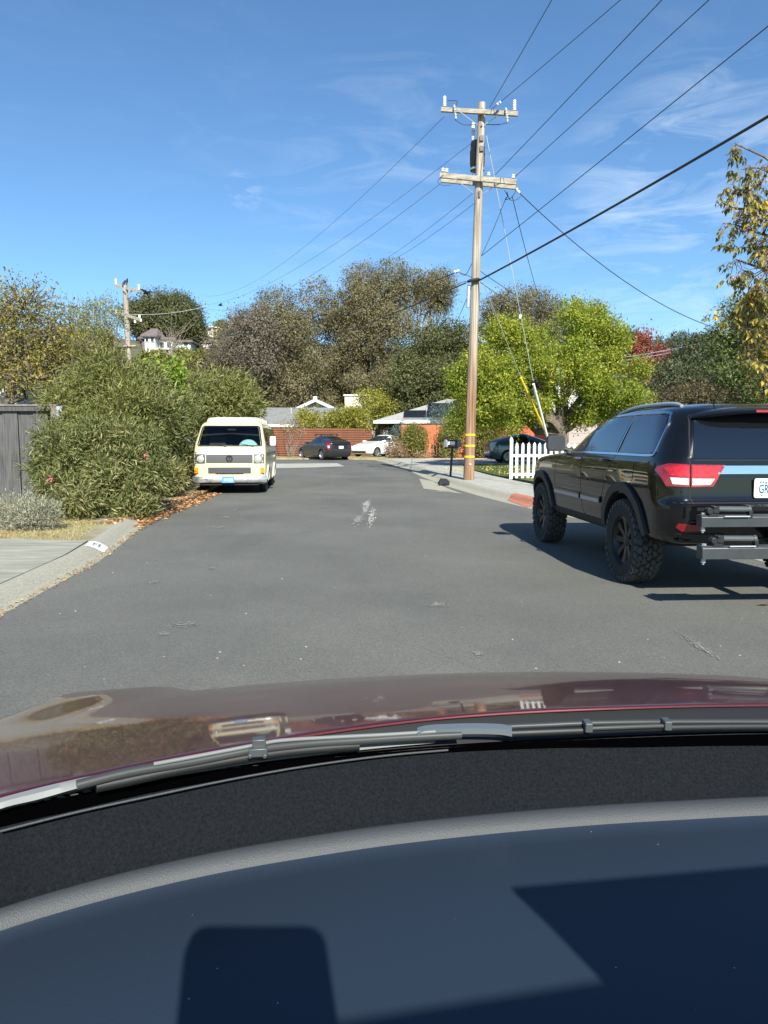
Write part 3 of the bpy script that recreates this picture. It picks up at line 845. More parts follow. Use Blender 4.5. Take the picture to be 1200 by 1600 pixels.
class Body:
    """a lofted shell in car coordinates (x forward, y left) that panels are laid on"""
    def __init__(s, ctrl, **kw):
        s.v, s.f = loft(ctrl, **kw)
        s.bvh = BVHTree.FromPolygons([Vector(p) for p in s.v], s.f)
        s.zmin = ctrl[0][0]
    def mesh(s, name, m, parent, arches=(), cuts=(), dark=None, smooth=32):
        mb = MB().add(s.v, s.f)
        o = mb.build(name, [m, dark or M_undark], parent, 0)
        tmp = []
        for (x, z, r, side, w) in arches:
            st = [(x + r * math.cos(rad(q)), z + r * math.sin(rad(q))) for q in range(0, 181, 6)] + [(x - r, z - 0.5), (x + r, z - 0.5)]
            cb = MB().prism(st, lambda p, q, d: Vector((p, d, q)), side * (w - 0.30), side * 1.6)
            tmp.append(cb.build('cutter', m, None, 0))
            tmp[-1].matrix_world = Matrix.Identity(4)
        for c in cuts: tmp.append(c)
        o.parent = None
        for c in tmp:
            b = o.modifiers.new('cut', 'BOOLEAN'); b.operation = 'DIFFERENCE'; b.object = c; b.solver = 'EXACT'
        bpy.context.view_layer.update()
        dg = bpy.context.evaluated_depsgraph_get()
        me = bpy.data.meshes.new_from_object(o.evaluated_get(dg))
        for c in tmp: bpy.data.objects.remove(c)
        o.modifiers.clear(); o.data = me; o.parent = parent
        me.materials.clear(); me.materials.append(m); me.materials.append(dark or M_undark)
        for p in me.polygons:
            c = p.center
            hit = s.bvh.find_nearest(c)
            p.material_index = 1 if (hit[3] > 0.004 or c.z < s.zmin + 0.02) else 0
        me.shade_smooth(); me.set_sharp_from_angle(angle=rad(smooth))
        return o
    def put(s, p, q, ax, off):
        """a point of a 2D outline laid on the shell. ax: L R sides (x, z); B F ends (y, z); T top (x, y)"""
        if ax == 'L': o, d = Vector((p, 3, q)), Vector((0, -1, 0))
        elif ax == 'R': o, d = Vector((p, -3, q)), Vector((0, 1, 0))
        elif ax == 'B': o, d = Vector((-8, p, q)), Vector((1, 0, 0))
        elif ax == 'F': o, d = Vector((8, p, q)), Vector((-1, 0, 0))
        else: o, d = Vector((p, q, 4)), Vector((0, 0, -1))
        h = s.bvh.ray_cast(o, d)
        if h[0] is None:
            mid = o + d * 3; h = s.bvh.find_nearest(mid)
        n = h[1]
        if n.dot(d) > 0: n = -n
        return h[0] + n * off, n
    def panel(s, name, poly, ax, m, parent, off=0.004, thick=0.0, step=0.07):
        vo, fo = fill2d(poly, step)
        P = [s.put(p[0], p[1], ax, off) for p in vo]
        mb = MB(); mb.add([p for p, _ in P], [list(f) for f in fo])
        o = mb.build(name, m, parent, 0, fix=False)
        me = o.data
        bm = bmesh.new(); bm.from_mesh(me); bm.faces.ensure_lookup_table(); bm.verts.ensure_lookup_table()
        bm.normal_update()
        ref = P[0][1]
        for f in bm.faces:
            if f.normal.dot(P[f.verts[0].index][1]) < 0: f.normal_flip()
        be = [e for e in bm.edges if e.is_boundary]
        r = bmesh.ops.extrude_edge_only(bm, edges=be)
        nv = [g for g in r['geom'] if isinstance(g, bmesh.types.BMVert)]
        src = {}
        for v in nv:
            for e in v.link_edges:
                w = e.other_vert(v)
                if (w.co - v.co).length < 1e-7: src[v] = w.index
        for v in nv:
            n = P[src[v]][1] if v in src else ref
            v.co -= n * (off + thick + 0.002)
        bmesh.ops.recalc_face_normals(bm, faces=bm.faces)
        if bm.faces[0].normal.dot(P[bm.faces[0].verts[0].index][1] if bm.faces[0].verts[0].index < len(P) else ref) < 0:
            for f in bm.faces: f.normal_flip()
        bm.to_mesh(me); bm.free()
        me.shade_smooth(); me.set_sharp_from_angle(angle=rad(40))
        return o
    def ribbon(s, name, line, width, ax, m, parent, off=0.004, closed=False, step=0.05, n=None):
        """a raised band following a line on the shell"""
        L = resample(line, step, closed)
        c = len(L)
        A_, B_ = [], []
        for i, p in enumerate(L):
            a = L[(i - 1) % c] if closed or i > 0 else p
            b = L[(i + 1) % c] if closed or i < c - 1 else p
            t = (b - a).normalized(); nn = Vector((-t.y, t.x)) * width / 2
            A_.append(p + nn); B_.append(p - nn)
        vs = []
        for p, q in zip(A_, B_):
            p1, n1 = s.put(p.x, p.y, ax, 0); q1, n2 = s.put(q.x, q.y, ax, 0)
            vs += [p1 - n1 * 0.012, p1 + n1 * off, q1 + n2 * off, q1 - n2 * 0.012]
        fs = []
        for i in range(c if closed else c - 1):
            j = (i + 1) % c
            for k in range(3): fs.append((i * 4 + k, i * 4 + k + 1, j * 4 + k + 1, j * 4 + k))
        if not closed: fs += [(0, 1, 2, 3), ((c - 1) * 4 + 3, (c - 1) * 4 + 2, (c - 1) * 4 + 1, (c - 1) * 4)]
        return MB().add(vs, fs).build(name, m, parent, 40)

def wheel(parent, pos, side, R, Wd, rim, mt, mr, spokes=6, blocks=0, name='wheel'):
    """tyre (with tread blocks), dished rim and spokes; side = +1 faces left"""
    w = bpy.data.objects.new(name, None); COL.objects.link(w); w.parent = parent
    w.location = pos; w.empty_display_size = 0.1
    h = Wd / 2
    tread = R if not blocks else R - 0.012
    prof = [(rim, h * 0.72), (rim + 0.012, h * 0.93), (rim + (R - rim) * 0.45, h * 1.02), (R - 0.05, h * 0.97), (R - 0.018, h * 0.86), (tread, h * 0.62), (tread + 0.002, 0),
            (tread, -h * 0.62), (R - 0.018, -h * 0.86), (R - 0.05, -h * 0.97), (rim + (R - rim) * 0.45, -h * 1.02), (rim, -h * 0.8)]
    tb = MB().lathe(prof, (0, 0, 0), (0, side, 0), 48)
    ty = tb.build('tyre', mt, w, 40)
    if blocks:
        kb = MB()
        for row, (yy, ww) in enumerate(((-0.66, 0.24), (-0.33, 0.24), (0, 0.2), (0.33, 0.24), (0.66, 0.24))):
            for i in range(blocks):
                a = 2 * math.pi * (i + (0.5 if row % 2 else 0.0) + 0.12 * math.sin(i * 2.1 + row)) / blocks
                Mr = Matrix.Rotation(a, 3, 'Y')
                rr = R - 0.008 if abs(yy) < 0.5 else R - 0.012
                p = Mr @ Vector((0, 0, rr))
                Mt = Mr @ Matrix.Rotation(0.35 * (1 if row % 2 else -1), 3, 'Z') @ (Matrix.Rotation(-side * 0.0 + (0.22 if yy * 1 > 0.5 else -0.22 if yy < -0.5 else 0), 3, 'X').transposed())
                kb.box(p + Vector((0, yy * h * 1.12, 0)), (2 * math.pi * R / blocks * 0.74, ww * h * 1.28, 0.024), M=Mt)
        # shoulder lugs
        for i in range(blocks):
            a = 2 * math.pi * (i + 0.25) / blocks
            Mr = Matrix.Rotation(a, 3, 'Y')
            for sd in (1, -1):
                kb.box(Mr @ Vector((0, 0, R - 0.036)) + Vector((0, sd * h * 0.95, 0)), (2 * math.pi * R / blocks * 0.6, 0.02, 0.05), M=Mr)
        tag(kb.build('tread_block', M_tyre_dusty, w, 0), kind='stuff')
    rb = MB()
    rb.lathe([(rim + 0.006, h * 0.80), (rim - 0.012, h * 0.84), (rim - 0.022, h * 0.70), (rim - 0.04, h * 0.1), (rim - 0.05, -h * 0.5), (0.02, -h * 0.5)], (0, 0, 0), (0, side, 0), 40)
    rb.lathe([(0.001, h * 0.62), (0.045, h * 0.60), (0.062, h * 0.50), (0.075, h * 0.2), (0.075, -h * 0.4)], (0, 0, 0), (0, side, 0), 20)
    for i in range(spokes):
        a = 2 * math.pi * i / spokes
        d = Vector((math.sin(a), 0, math.cos(a))); t = Vector((math.cos(a), 0, -math.sin(a)))
        n = Vector((0, side, 0))
        w0, w1 = 0.036, 0.026 + 0.02 * (6 / spokes)
        vs = []
        for rr, ww, hh in ((0.05, w0, h * 0.5), (rim * 0.6, w1 * 0.8, h * 0.62), (rim - 0.02, w1 * 1.25, h * 0.72)):
            for sx, dz in ((-1, -0.03), (-0.75, 0), (0.75, 0), (1, -0.03)):
                vs.append(d * rr + t * ww * sx + n * (hh + dz))
        fs = [(r * 4 + k, r * 4 + k + 1, r * 4 + 5 + k, r * 4 + 4 + k) for r in range(2) for k in range(3)]
        rb.add(vs, fs)
    rb.build('rim', mr, w, 35)
    return w

def text_mesh(name, s, size, m, parent, loc, M3, extr=0.001, align='CENTER', bold=0.0, shear=0.0, sx=1.0):
    cu = bpy.data.curves.new(name, 'FONT'); cu.body = s; cu.size = size; cu.extrude = extr; cu.align_x = align; cu.align_y = 'CENTER'; cu.offset = bold; cu.shear = shear
    o = bpy.data.objects.new(name, cu); COL.objects.link(o)
    bpy.context.view_layer.update()
    me = bpy.data.meshes.new_from_object(o.evaluated_get(bpy.context.evaluated_depsgraph_get()))
    bpy.data.objects.remove(o)
    me.materials.clear(); me.materials.append(m)
    q = link(name, me, parent)
    q.matrix_local = Matrix.Translation(loc) @ M3.to_4x4() @ Matrix.Diagonal((sx, 1, 1, 1))
    return q
def basis(xa, ya):
    """rotation whose local x, y axes are xa, ya (text reads along xa, up along ya)"""
    xa = Vector(xa).normalized(); za = xa.cross(Vector(ya)).normalized(); ya = za.cross(xa)
    return Matrix((xa, ya, za)).transposed()

def rrect(x0, y0, x1, y1, r, k=4):
    out = []
    for cx, cy, a0 in ((x1 - r, y1 - r, 0), (x0 + r, y1 - r, 90), (x0 + r, y0 + r, 180), (x1 - r, y0 + r, 270)):
        for i in range(k + 1):
            a = rad(a0 + 90 * i / k); out.append((cx + r * math.cos(a), cy + r * math.sin(a)))
    return out

# ---- black four-wheel drive, rear axle at x = 0
def build_suv():
    t = thing('suv', 'black lifted four-wheel drive with red tail lights parked beside the right kerb', 'car', (3.27, 6.97, 0.0), rad(90 + 3.2))
    WB = 2.86; R = 0.41
    ctrl = [(0.44, -0.60, 3.45, 0.80), (0.50, -0.86, 3.58, 0.89), (0.60, -0.97, 3.68, 0.925), (0.72, -1.0, 3.72, 0.935), (0.84, -1.0, 3.73, 0.94), (0.87, -0.94, 3.73, 0.945),
            (0.98, -0.93, 3.72, 0.948), (1.08, -0.925, 3.66, 0.945), (1.15, -0.92, 3.50, 0.935), (1.20, -0.915, 3.05, 0.925), (1.24, -0.91, 2.45, 0.912), (1.27, -0.90, 2.20, 0.90), (1.45, -0.83, 1.80, 0.835),
            (1.60, -0.74, 1.42, 0.77), (1.66, -0.67, 1.15, 0.725), (1.70, -0.56, 0.95, 0.64), (1.725, -0.40, 0.75, 0.45), (1.735, -0.1, 0.5, 0.10)]
    bd = Body(ctrl, rear=(0.36, 0.20), front=(0.75, 0.30), nlev=84, nside=44, ncor=12, nend=12)
    ar = [(0, R, 0.475, 1, 0.93), (0, R, 0.475, -1, 0.93), (WB, R, 0.475, 1, 0.93), (WB, R, 0.475, -1, 0.93)]
    bd.mesh('body', M_paintblack, t, ar)
    lx = lambda u: u
    for sd, ax in ((1, 'L'), (-1, 'R')):
        for x in (0, WB):
            wheel(t, (x, sd * 0.825, R), sd, R, 0.25, 0.235, M_tyre, M_rimblack, 8, 34)
            arc = [(x + 0.515 * math.cos(rad(a)), R + 0.02 + 0.515 * math.sin(rad(a))) for a in range(-24, 205, 6)]
            arc = [p for p in arc if p[1] > 0.49]
            bd.ribbon('wheel_arch_trim', arc, 0.085, ax, M_trimblack, t, 0.030)
        # glazing: daylight opening from the mirror to the rear quarter
        fw = [(2.02, 1.275), (1.30, 1.275), (1.19, 1.59), (1.32, 1.585), (1.50, 1.535), (1.75, 1.43)]
        rw = [(1.22, 1.272), (0.30, 1.272), (0.22, 1.625), (0.70, 1.625), (1.11, 1.605)]
        qw = [(0.22, 1.270), (-0.50, 1.268), (-0.58, 1.29), (-0.57, 1.52), (-0.53, 1.59), (-0.45, 1.618), (0.14, 1.628)]
        for w_ in (fw, rw, qw): bd.panel('side_window', w_, ax, M_glassdark, t, 0.006, step=0.06)
        bd.panel('window_pillar', [(1.30, 1.27), (1.22, 1.27), (1.11, 1.605), (1.19, 1.595)], ax, M_blackmetal, t, 0.008, step=0.05)
        dlo = [(2.08, 1.262), (1.2, 1.258), (0.3, 1.256), (-0.50, 1.253), (-0.585, 1.275), (-0.60, 1.32), (-0.595, 1.52), (-0.55, 1.60), (-0.46, 1.636), (0.14, 1.646), (0.70, 1.641), (1.15, 1.618), (1.40, 1.578), (1.62, 1.512), (1.85, 1.40)]
        bd.ribbon('window_trim', [tuple(p) for p in smooth_poly([Vector((a, b)) for a, b in dlo], 3)], 0.020, ax, M_chrome, t, 0.011, closed=True, step=0.04)
        bd.ribbon('quarter_pillar', [(0.26, 1.27), (0.18, 1.63)], 0.018, ax, M_chrome, t, 0.011)
        # door seams
        bd.ribbon('door_seam', [(1.26, 1.255), (1.24, 1.10), (1.22, 0.75), (1.18, 0.60), (1.05, 0.53)], 0.007, ax, M_undark, t, 0.0012)
        bd.ribbon('door_seam', [(0.28, 1.255), (0.36, 1.15), (0.42, 1.05), (0.58, 0.80), (0.60, 0.56)], 0.007, ax, M_undark, t, 0.0012)
        bd.ribbon('door_seam', [(2.08, 1.25), (2.22, 1.1), (2.24, 0.80), (2.20, 0.56)], 0.007, ax, M_undark, t, 0.0012)
        # doors' lower mouldings, sill
        for a, b in ((1.25, 2.22), (0.60, 1.20)):
            mo = bd.panel('door_moulding', [(a, 0.735), (b, 0.735), (b, 0.80), (a, 0.80)], ax, M_paintblack, t, 0.018, step=0.08)
            bd.panel('trim_strip', [(a + 0.02, 0.735), (b - 0.01, 0.735), (b - 0.01, 0.775), (a + 0.02, 0.775)], ax, M_satin, mo, 0.022, step=0.1)
        bd.panel('sill_trim', [(0.52, 0.475), (2.36, 0.475), (2.36, 0.555), (0.52, 0.555)], ax, M_trimblack, t, 0.012, step=0.1)
        bd.panel('fuel_door' if sd > 0 else 'body_patch', rrect(-0.24, 1.00, -0.03, 1.19, 0.05), ax, M_paintblack, t, 0.003, step=0.05) if sd > 0 else None
        for hx in (1.36, 0.52):
            hp, hn = bd.put(hx, 1.185, ax, 0.03)
            hm = MB(); hm.tube([hp + Vector((-0.10, -sd * 0.026, 0)), hp + Vector((-0.075, 0, 0)), hp + Vector((0.075, 0, 0)), hp + Vector((0.10, -sd * 0.026, 0))], [0.010, 0.014, 0.014, 0.010], 8)
            hb = hm.build('door_handle', M_chrome if hx > 1 else M_paintblack, t, 50)
        # mirror
        mp_, mn_ = bd.put(2.0, 1.26, ax, 0)
        mm = MB()
        mm.tube([mp_ + Vector((0, -sd * 0.04, 0.0)), mp_ + Vector((0.0, sd * 0.08, 0.03))], [0.035, 0.028], 8)
        mo = mm.build('mirror_arm', M_trimblack, t, 50)
        vs = []
        c = mp_ + Vector((0.0, sd * 0.19, 0.10))
        hs = MB()
        for dx, k in ((-0.055, 0.96), (-0.03, 1.0), (0.02, 0.97), (0.06, 0.80), (0.085, 0.5)):
            vs += [(c.x + dx, c.y + p[0] * k, c.z + p[1] * k) for p in rrect(-0.115, -0.10, 0.115, 0.10, 0.05, 5)]
        rn = 24
        fs = [(j * rn + i, j * rn + (i + 1) % rn, (j + 1) * rn + (i + 1) % rn, (j + 1) * rn + i) for j in range(4) for i in range(rn)] + [list(range(rn))[::-1], list(range(4 * rn, 5 * rn))]
        hs.add(vs, fs); ho = hs.build('wing_mirror', M_trimblack, t, 50)
        gm = MB().prism(rrect(-0.098, -0.083, 0.098, 0.083, 0.042, 5), lambda p, q, d: Vector((c.x - 0.0555 - d, c.y + p, c.z + q)), 0.0, 0.003)
        gm.build('mirror_glass', mat('mirror glass', (0.05, 0.055, 0.06), 0.06, spec=0.8), ho, 30)
        # roof rail
        rl = MB()
        pts = []
        for i, x in enumerate(np.linspace(-0.45, 1.05, 16)):
            p, n = bd.put(x, sd * 0.60, 'T', 0)
            lift = 0.026 * math.sin(math.pi * min(1, max(0, (i / 15)) * 1.0)) ** 0.35 if 0 < i < 15 else 0.005
            pts.append(p + Vector((0, 0, lift)))
        rl.tube(pts, [0.016] + [0.022] * 14 + [0.016], 8)
        rl.build('roof_rail', M_satin, t, 50)
    # ---- rear face
    gl = [(-0.69, 1.235), (0.69, 1.235), (0.70, 1.30), (0.645, 1.55), (0.60, 1.605), (-0.60, 1.605), (-0.645, 1.55), (-0.70, 1.30)]
    bd.panel('rear_window', gl, 'B', M_glassdark, t, 0.006, step=0.07)
    bd.ribbon('tailgate_seam', [(0.66, 1.60), (0.70, 1.45), (0.735, 1.25), (0.735, 0.90), (0.69, 0.82)], 0.009, 'B', M_undark, t, 0.0015)
    bd.ribbon('tailgate_seam', [(-0.66, 1.60), (-0.70, 1.45), (-0.735, 1.25), (-0.735, 0.90), (-0.69, 0.82)], 0.009, 'B', M_undark, t, 0.0015)
    bd.ribbon('tailgate_seam', [(-0.70, 1.222), (0.70, 1.222)], 0.008, 'B', M_undark, t, 0.0015)
    # spoiler with the high brake light
    sp = MB()
    prof = [(-0.50, 1.70), (-0.66, 1.685), (-0.885, 1.655), (-0.905, 1.64), (-0.89, 1.628), (-0.70, 1.61), (-0.5, 1.62)]
    vs = []; cols_ = np.linspace(-0.66, 0.66, 13)
    for yv in cols_:
        k = 1 - (abs(yv) / 0.66) ** 4 * 0.35
        drop = 0.055 * (abs(yv) / 0.66) ** 2.2
        vs += [(-0.5 + (px + 0.5) * k, yv, pz - drop) for px, pz in prof]
    n = len(prof)
    fs = [(j * n + i, j * n + (i + 1) % n, (j + 1) * n + (i + 1) % n, (j + 1) * n + i) for j in range(12) for i in range(n)] + [list(range(n)), list(range(12 * n, 13 * n))[::-1]]
    so = sp.add(vs, fs).build('spoiler', M_paintblack, t, 40)
    MB().box((-0.897, 0, 1.636), (0.014, 0.34, 0.022)).build('brake_light', M_redlens, so, 0, 0.004)
    # tail lights: the outer half wraps round the wing, the inner half sits on the tailgate
    for sd, ax in ((1, 'L'), (-1, 'R')):
        f_ = lambda pts: [(sd * a, b) for a, b in pts]
        ou = bd.panel('tail_light', f_([(0.742, 1.185), (0.865, 1.19), (0.912, 1.165), (0.925, 1.13), (0.885, 1.0), (0.742, 1.0)]), 'B', M_redlens, t, 0.016, step=0.03)
        bd.panel('reversing_lens', f_([(0.75, 1.015), (0.85, 1.018), (0.865, 1.075), (0.75, 1.07)]), 'B', M_clearlens, ou, 0.020, step=0.04)
        bd.panel('light_segment', f_([(0.75, 1.085), (0.868, 1.09), (0.89, 1.15), (0.85, 1.172), (0.75, 1.17)]), 'B', mat('bright red lens', (0.48, 0.008, 0.010), 0.05, coat=1.0, var=0.4, scale=30), ou, 0.019, step=0.03)
        inn = bd.panel('tail_light', f_([(0.728, 1.185), (0.43, 1.18), (0.47, 1.12), (0.535, 1.0), (0.728, 0.995)]), 'B', M_redlens, t, 0.014, step=0.04)
        bd.panel('reversing_lens', f_([(0.72, 1.012), (0.565, 1.015), (0.525, 1.065), (0.72, 1.068)]), 'B', M_clearlens, inn, 0.018, step=0.04)
        bd.panel('light_segment', f_([(0.72, 1.082), (0.52, 1.085), (0.47, 1.165), (0.72, 1.17)]), 'B', bpy.data.materials['bright red lens'], inn, 0.017, step=0.04)
        bd.panel('bumper_reflector', f_([(0.64, 0.63), (0.80, 0.625), (0.84, 0.655), (0.83, 0.69), (0.64, 0.685)]), 'B', M_reddeep, t, 0.010, step=0.04)
    bd.panel('chrome_strip', [(-0.50, 1.105), (0.50, 1.105), (0.455, 1.175), (-0.455, 1.175)], 'B', M_chrome, t, 0.014, step=0.08)
    bd.panel('bumper_lower_trim', [(-0.86, 0.52), (0.86, 0.52), (0.90, 0.60), (0.45, 0.60), (0.36, 0.56), (-0.36, 0.56), (-0.45, 0.60), (-0.90, 0.60)], 'B', M_trimblack, t, 0.010, step=0.1)
    bd.ribbon('bumper_seam', [(-0.9, 0.862), (0.9, 0.862)], 0.008, 'B', M_undark, t, 0.001)
    # rear wiper
    wm = MB(); p, n = bd.put(0.0, 1.25, 'B', 0.02)
    wm.cyl(p - n * 0.02, p + n * 0.012, 0.03); wm.tube([p, p + Vector((0.0, -0.18, 0.03)), p + Vector((0.02, -0.42, 0.03))], [0.011, 0.009, 0.005], 6)
    wm.build('rear_wiper', M_trimblack, t, 50)
    # number plate
    p, n = bd.put(0.025, 0.985, 'B', 0.016)
    pl = MB().prism(rrect(-0.153, -0.077, 0.153, 0.077, 0.015), lambda a, b, d: Vector((p.x - d, p.y + a, p.z + b)), 0, 0.004)
    po = pl.build('number_plate', M_plateblue, t, 30)
    fr = MB()
    o_, i_ = rrect(-0.158, -0.082, 0.158, 0.082, 0.018), rrect(-0.146, -0.070, 0.146, 0.070, 0.012)
    nn = len(o_)
    vs = [(p.x - 0.006, p.y + a, p.z + b) for a, b in o_] + [(p.x - 0.006, p.y + a, p.z + b) for a, b in i_] + [(p.x + 0.004, p.y + a, p.z + b) for a, b in o_]
    fs = [(i, (i + 1) % nn, nn + (i + 1) % nn, nn + i) for i in range(nn)] + [(i, (i + 1) % nn, 2 * nn + (i + 1) % nn, 2 * nn + i) for i in range(nn)]
    fr.add(vs, fs).build('plate_border', M_platewhite, po, 30)
    text_mesh('plate_lettering', 'GRA', 0.105, M_ink, po, Vector((p.x - 0.0055, p.y + 0.118, p.z - 0.010)), basis((0, -1, 0), (0, 0, 1)), 0.0006, 'LEFT', 0.0012, 0, 0.62)
    st = MB()
    for a, b, w_ in ((0.105, 0.052, 0.018), (0.082, 0.052, 0.014), (0.055, 0.045, 0.02)): st.box((p.x - 0.0052, p.y + a, p.z + b), (0.001, w_, 0.012))
    st.build('plate_sticker', M_ink, po, 0)
    sc = MB(); sc.cyl((p.x - 0.0035, p.y + 0.09, p.z - 0.062), (p.x - 0.0075, p.y + 0.09, p.z - 0.062), 0.006, n=8)
    sc.build('screw', M_blackmetal, po, 0)
    tp = MB(); tp.cyl((-0.9, -0.45, 0.46), (-1.0, -0.45, 0.46), 0.035, n=14); tp.build('exhaust_pipe', M_satin, t, 40)
    an = MB(); an.tube([(-0.42, 0.30, 1.70), (-0.48, 0.30, 1.78), (-0.62, 0.30, 1.90)], [0.008, 0.004, 0.003], 6); an.build('aerial', M_blackmetal, t, 40)
    ax_ = MB(); ax_.cyl((0, -0.7, R), (0, 0.7, R), 0.05); ax_.cyl((WB, -0.7, R), (WB, 0.7, R), 0.05); ax_.box((1.3, 0, 0.42), (2.6, 1.1, 0.10)); ax_.build('underbody', M_undark, t, 30)
    # ---- bicycle rack on the hitch
    rk = thing('bicycle_rack', 'folded grey steel bicycle rack with clamp arms mounted behind the black four-wheel drive', 'bike rack', (3.27, 6.97, 0.0), rad(90 + 3.2))
    def beam(x, z, y0, y1, h, dpt, nm):
        b = MB()
        prof_ = [(x + dpt / 2, z - h / 2), (x - dpt / 2, z - h / 2), (x - dpt / 2, z + h / 2 - 0.018), (x - dpt / 2 + 0.02, z + h / 2), (x + dpt / 2, z + h / 2)]
        b.prism(prof_, lambda a, c, d: Vector((a, d, c)), y0, y1)
        return b.build(nm, M_greysteel, rk, 30, 0.004)
    u_ = beam(-1.16, 0.735, -0.78, 0.76, 0.10, 0.09, 'upper_beam')
    l_ = beam(-1.40, 0.515, -0.80, 0.87, 0.105, 0.10, 'lower_beam')
    cn = MB(); cn.box((-1.25, 0, 0.60), (0.34, 0.09, 0.09)); cn.box((-1.05, 0, 0.50), (0.30, 0.06, 0.06)); cn.build('hitch_arm', M_greysteel, rk, 30, 0.005)
    for x, z, y0, par in ((-1.185, 0.83, 0.42, u_), (-1.42, 0.62, 0.50, l_)):
        cy = MB()
        cy.cyl((x, y0 - 0.06, z), (x, y0 + 0.20, z + 0.004), 0.024, n=16)
        cy.lathe([(0.028, 0), (0.03, 0.006), (0.028, 0.02)], (x, y0 - 0.07, z), (0, 1, 0), 16)
        cy.build('clamp_tube', mat('satin grey tube', (0.16, 0.165, 0.165), 0.22, metal=0.6), rk, 40)
        jt = MB()
        jt.box((x, y0 + 0.225, z), (0.06, 0.05, 0.055)); jt.cyl((x - 0.03, y0 + 0.275, z - 0.01), (x + 0.03, y0 + 0.275, z - 0.01), 0.026, n=12)
        jt.box((x, y0 + 0.24, z - 0.045), (0.04, 0.08, 0.035))
        jt.cyl((x - 0.035, y0 + 0.235, z + 0.02), (x + 0.035, y0 + 0.235, z + 0.02), 0.012, n=8)
        jt.build('clamp_joint', M_blackmetal, rk, 30, 0.003)
        MB().box((x, y0 - 0.07, z - 0.04), (0.045, 0.03, 0.07)).build('clamp_foot', M_blackmetal, rk, 30, 0.003)
        rd = MB(); rd.cyl((x - 0.04, y0 - 0.05, z - 0.055), (x - 0.04, y0 + 0.16, z - 0.055), 0.006, n=8); rd.build('ratchet_rod', M_satin, rk, 40)
    for x, z, y0 in ((-1.16, 0.735, 0.725), (-1.40, 0.515, 0.835)):
        bt = MB()
        bt.cyl((x, y0, z - 0.10), (x, y0, z + 0.065), 0.008, n=8)
        for dz in (-0.085, -0.065, 0.052): bt.cyl((x, y0, z + dz), (x, y0, z + dz + 0.014), 0.018, n=6)
        bt.build('bolt', M_galv, rk, 40)
    text_mesh('rack_lettering', 'KUAT', 0.045, mat('white print', (0.8, 0.8, 0.8), 0.5), u_, Vector((-1.2065, 0.055, 0.7665)), basis((0, -1, 0), (0, 0, 1)), 0.0006, 'CENTER', 0.002, 0.2, 1.1)
    return t
build_suv()

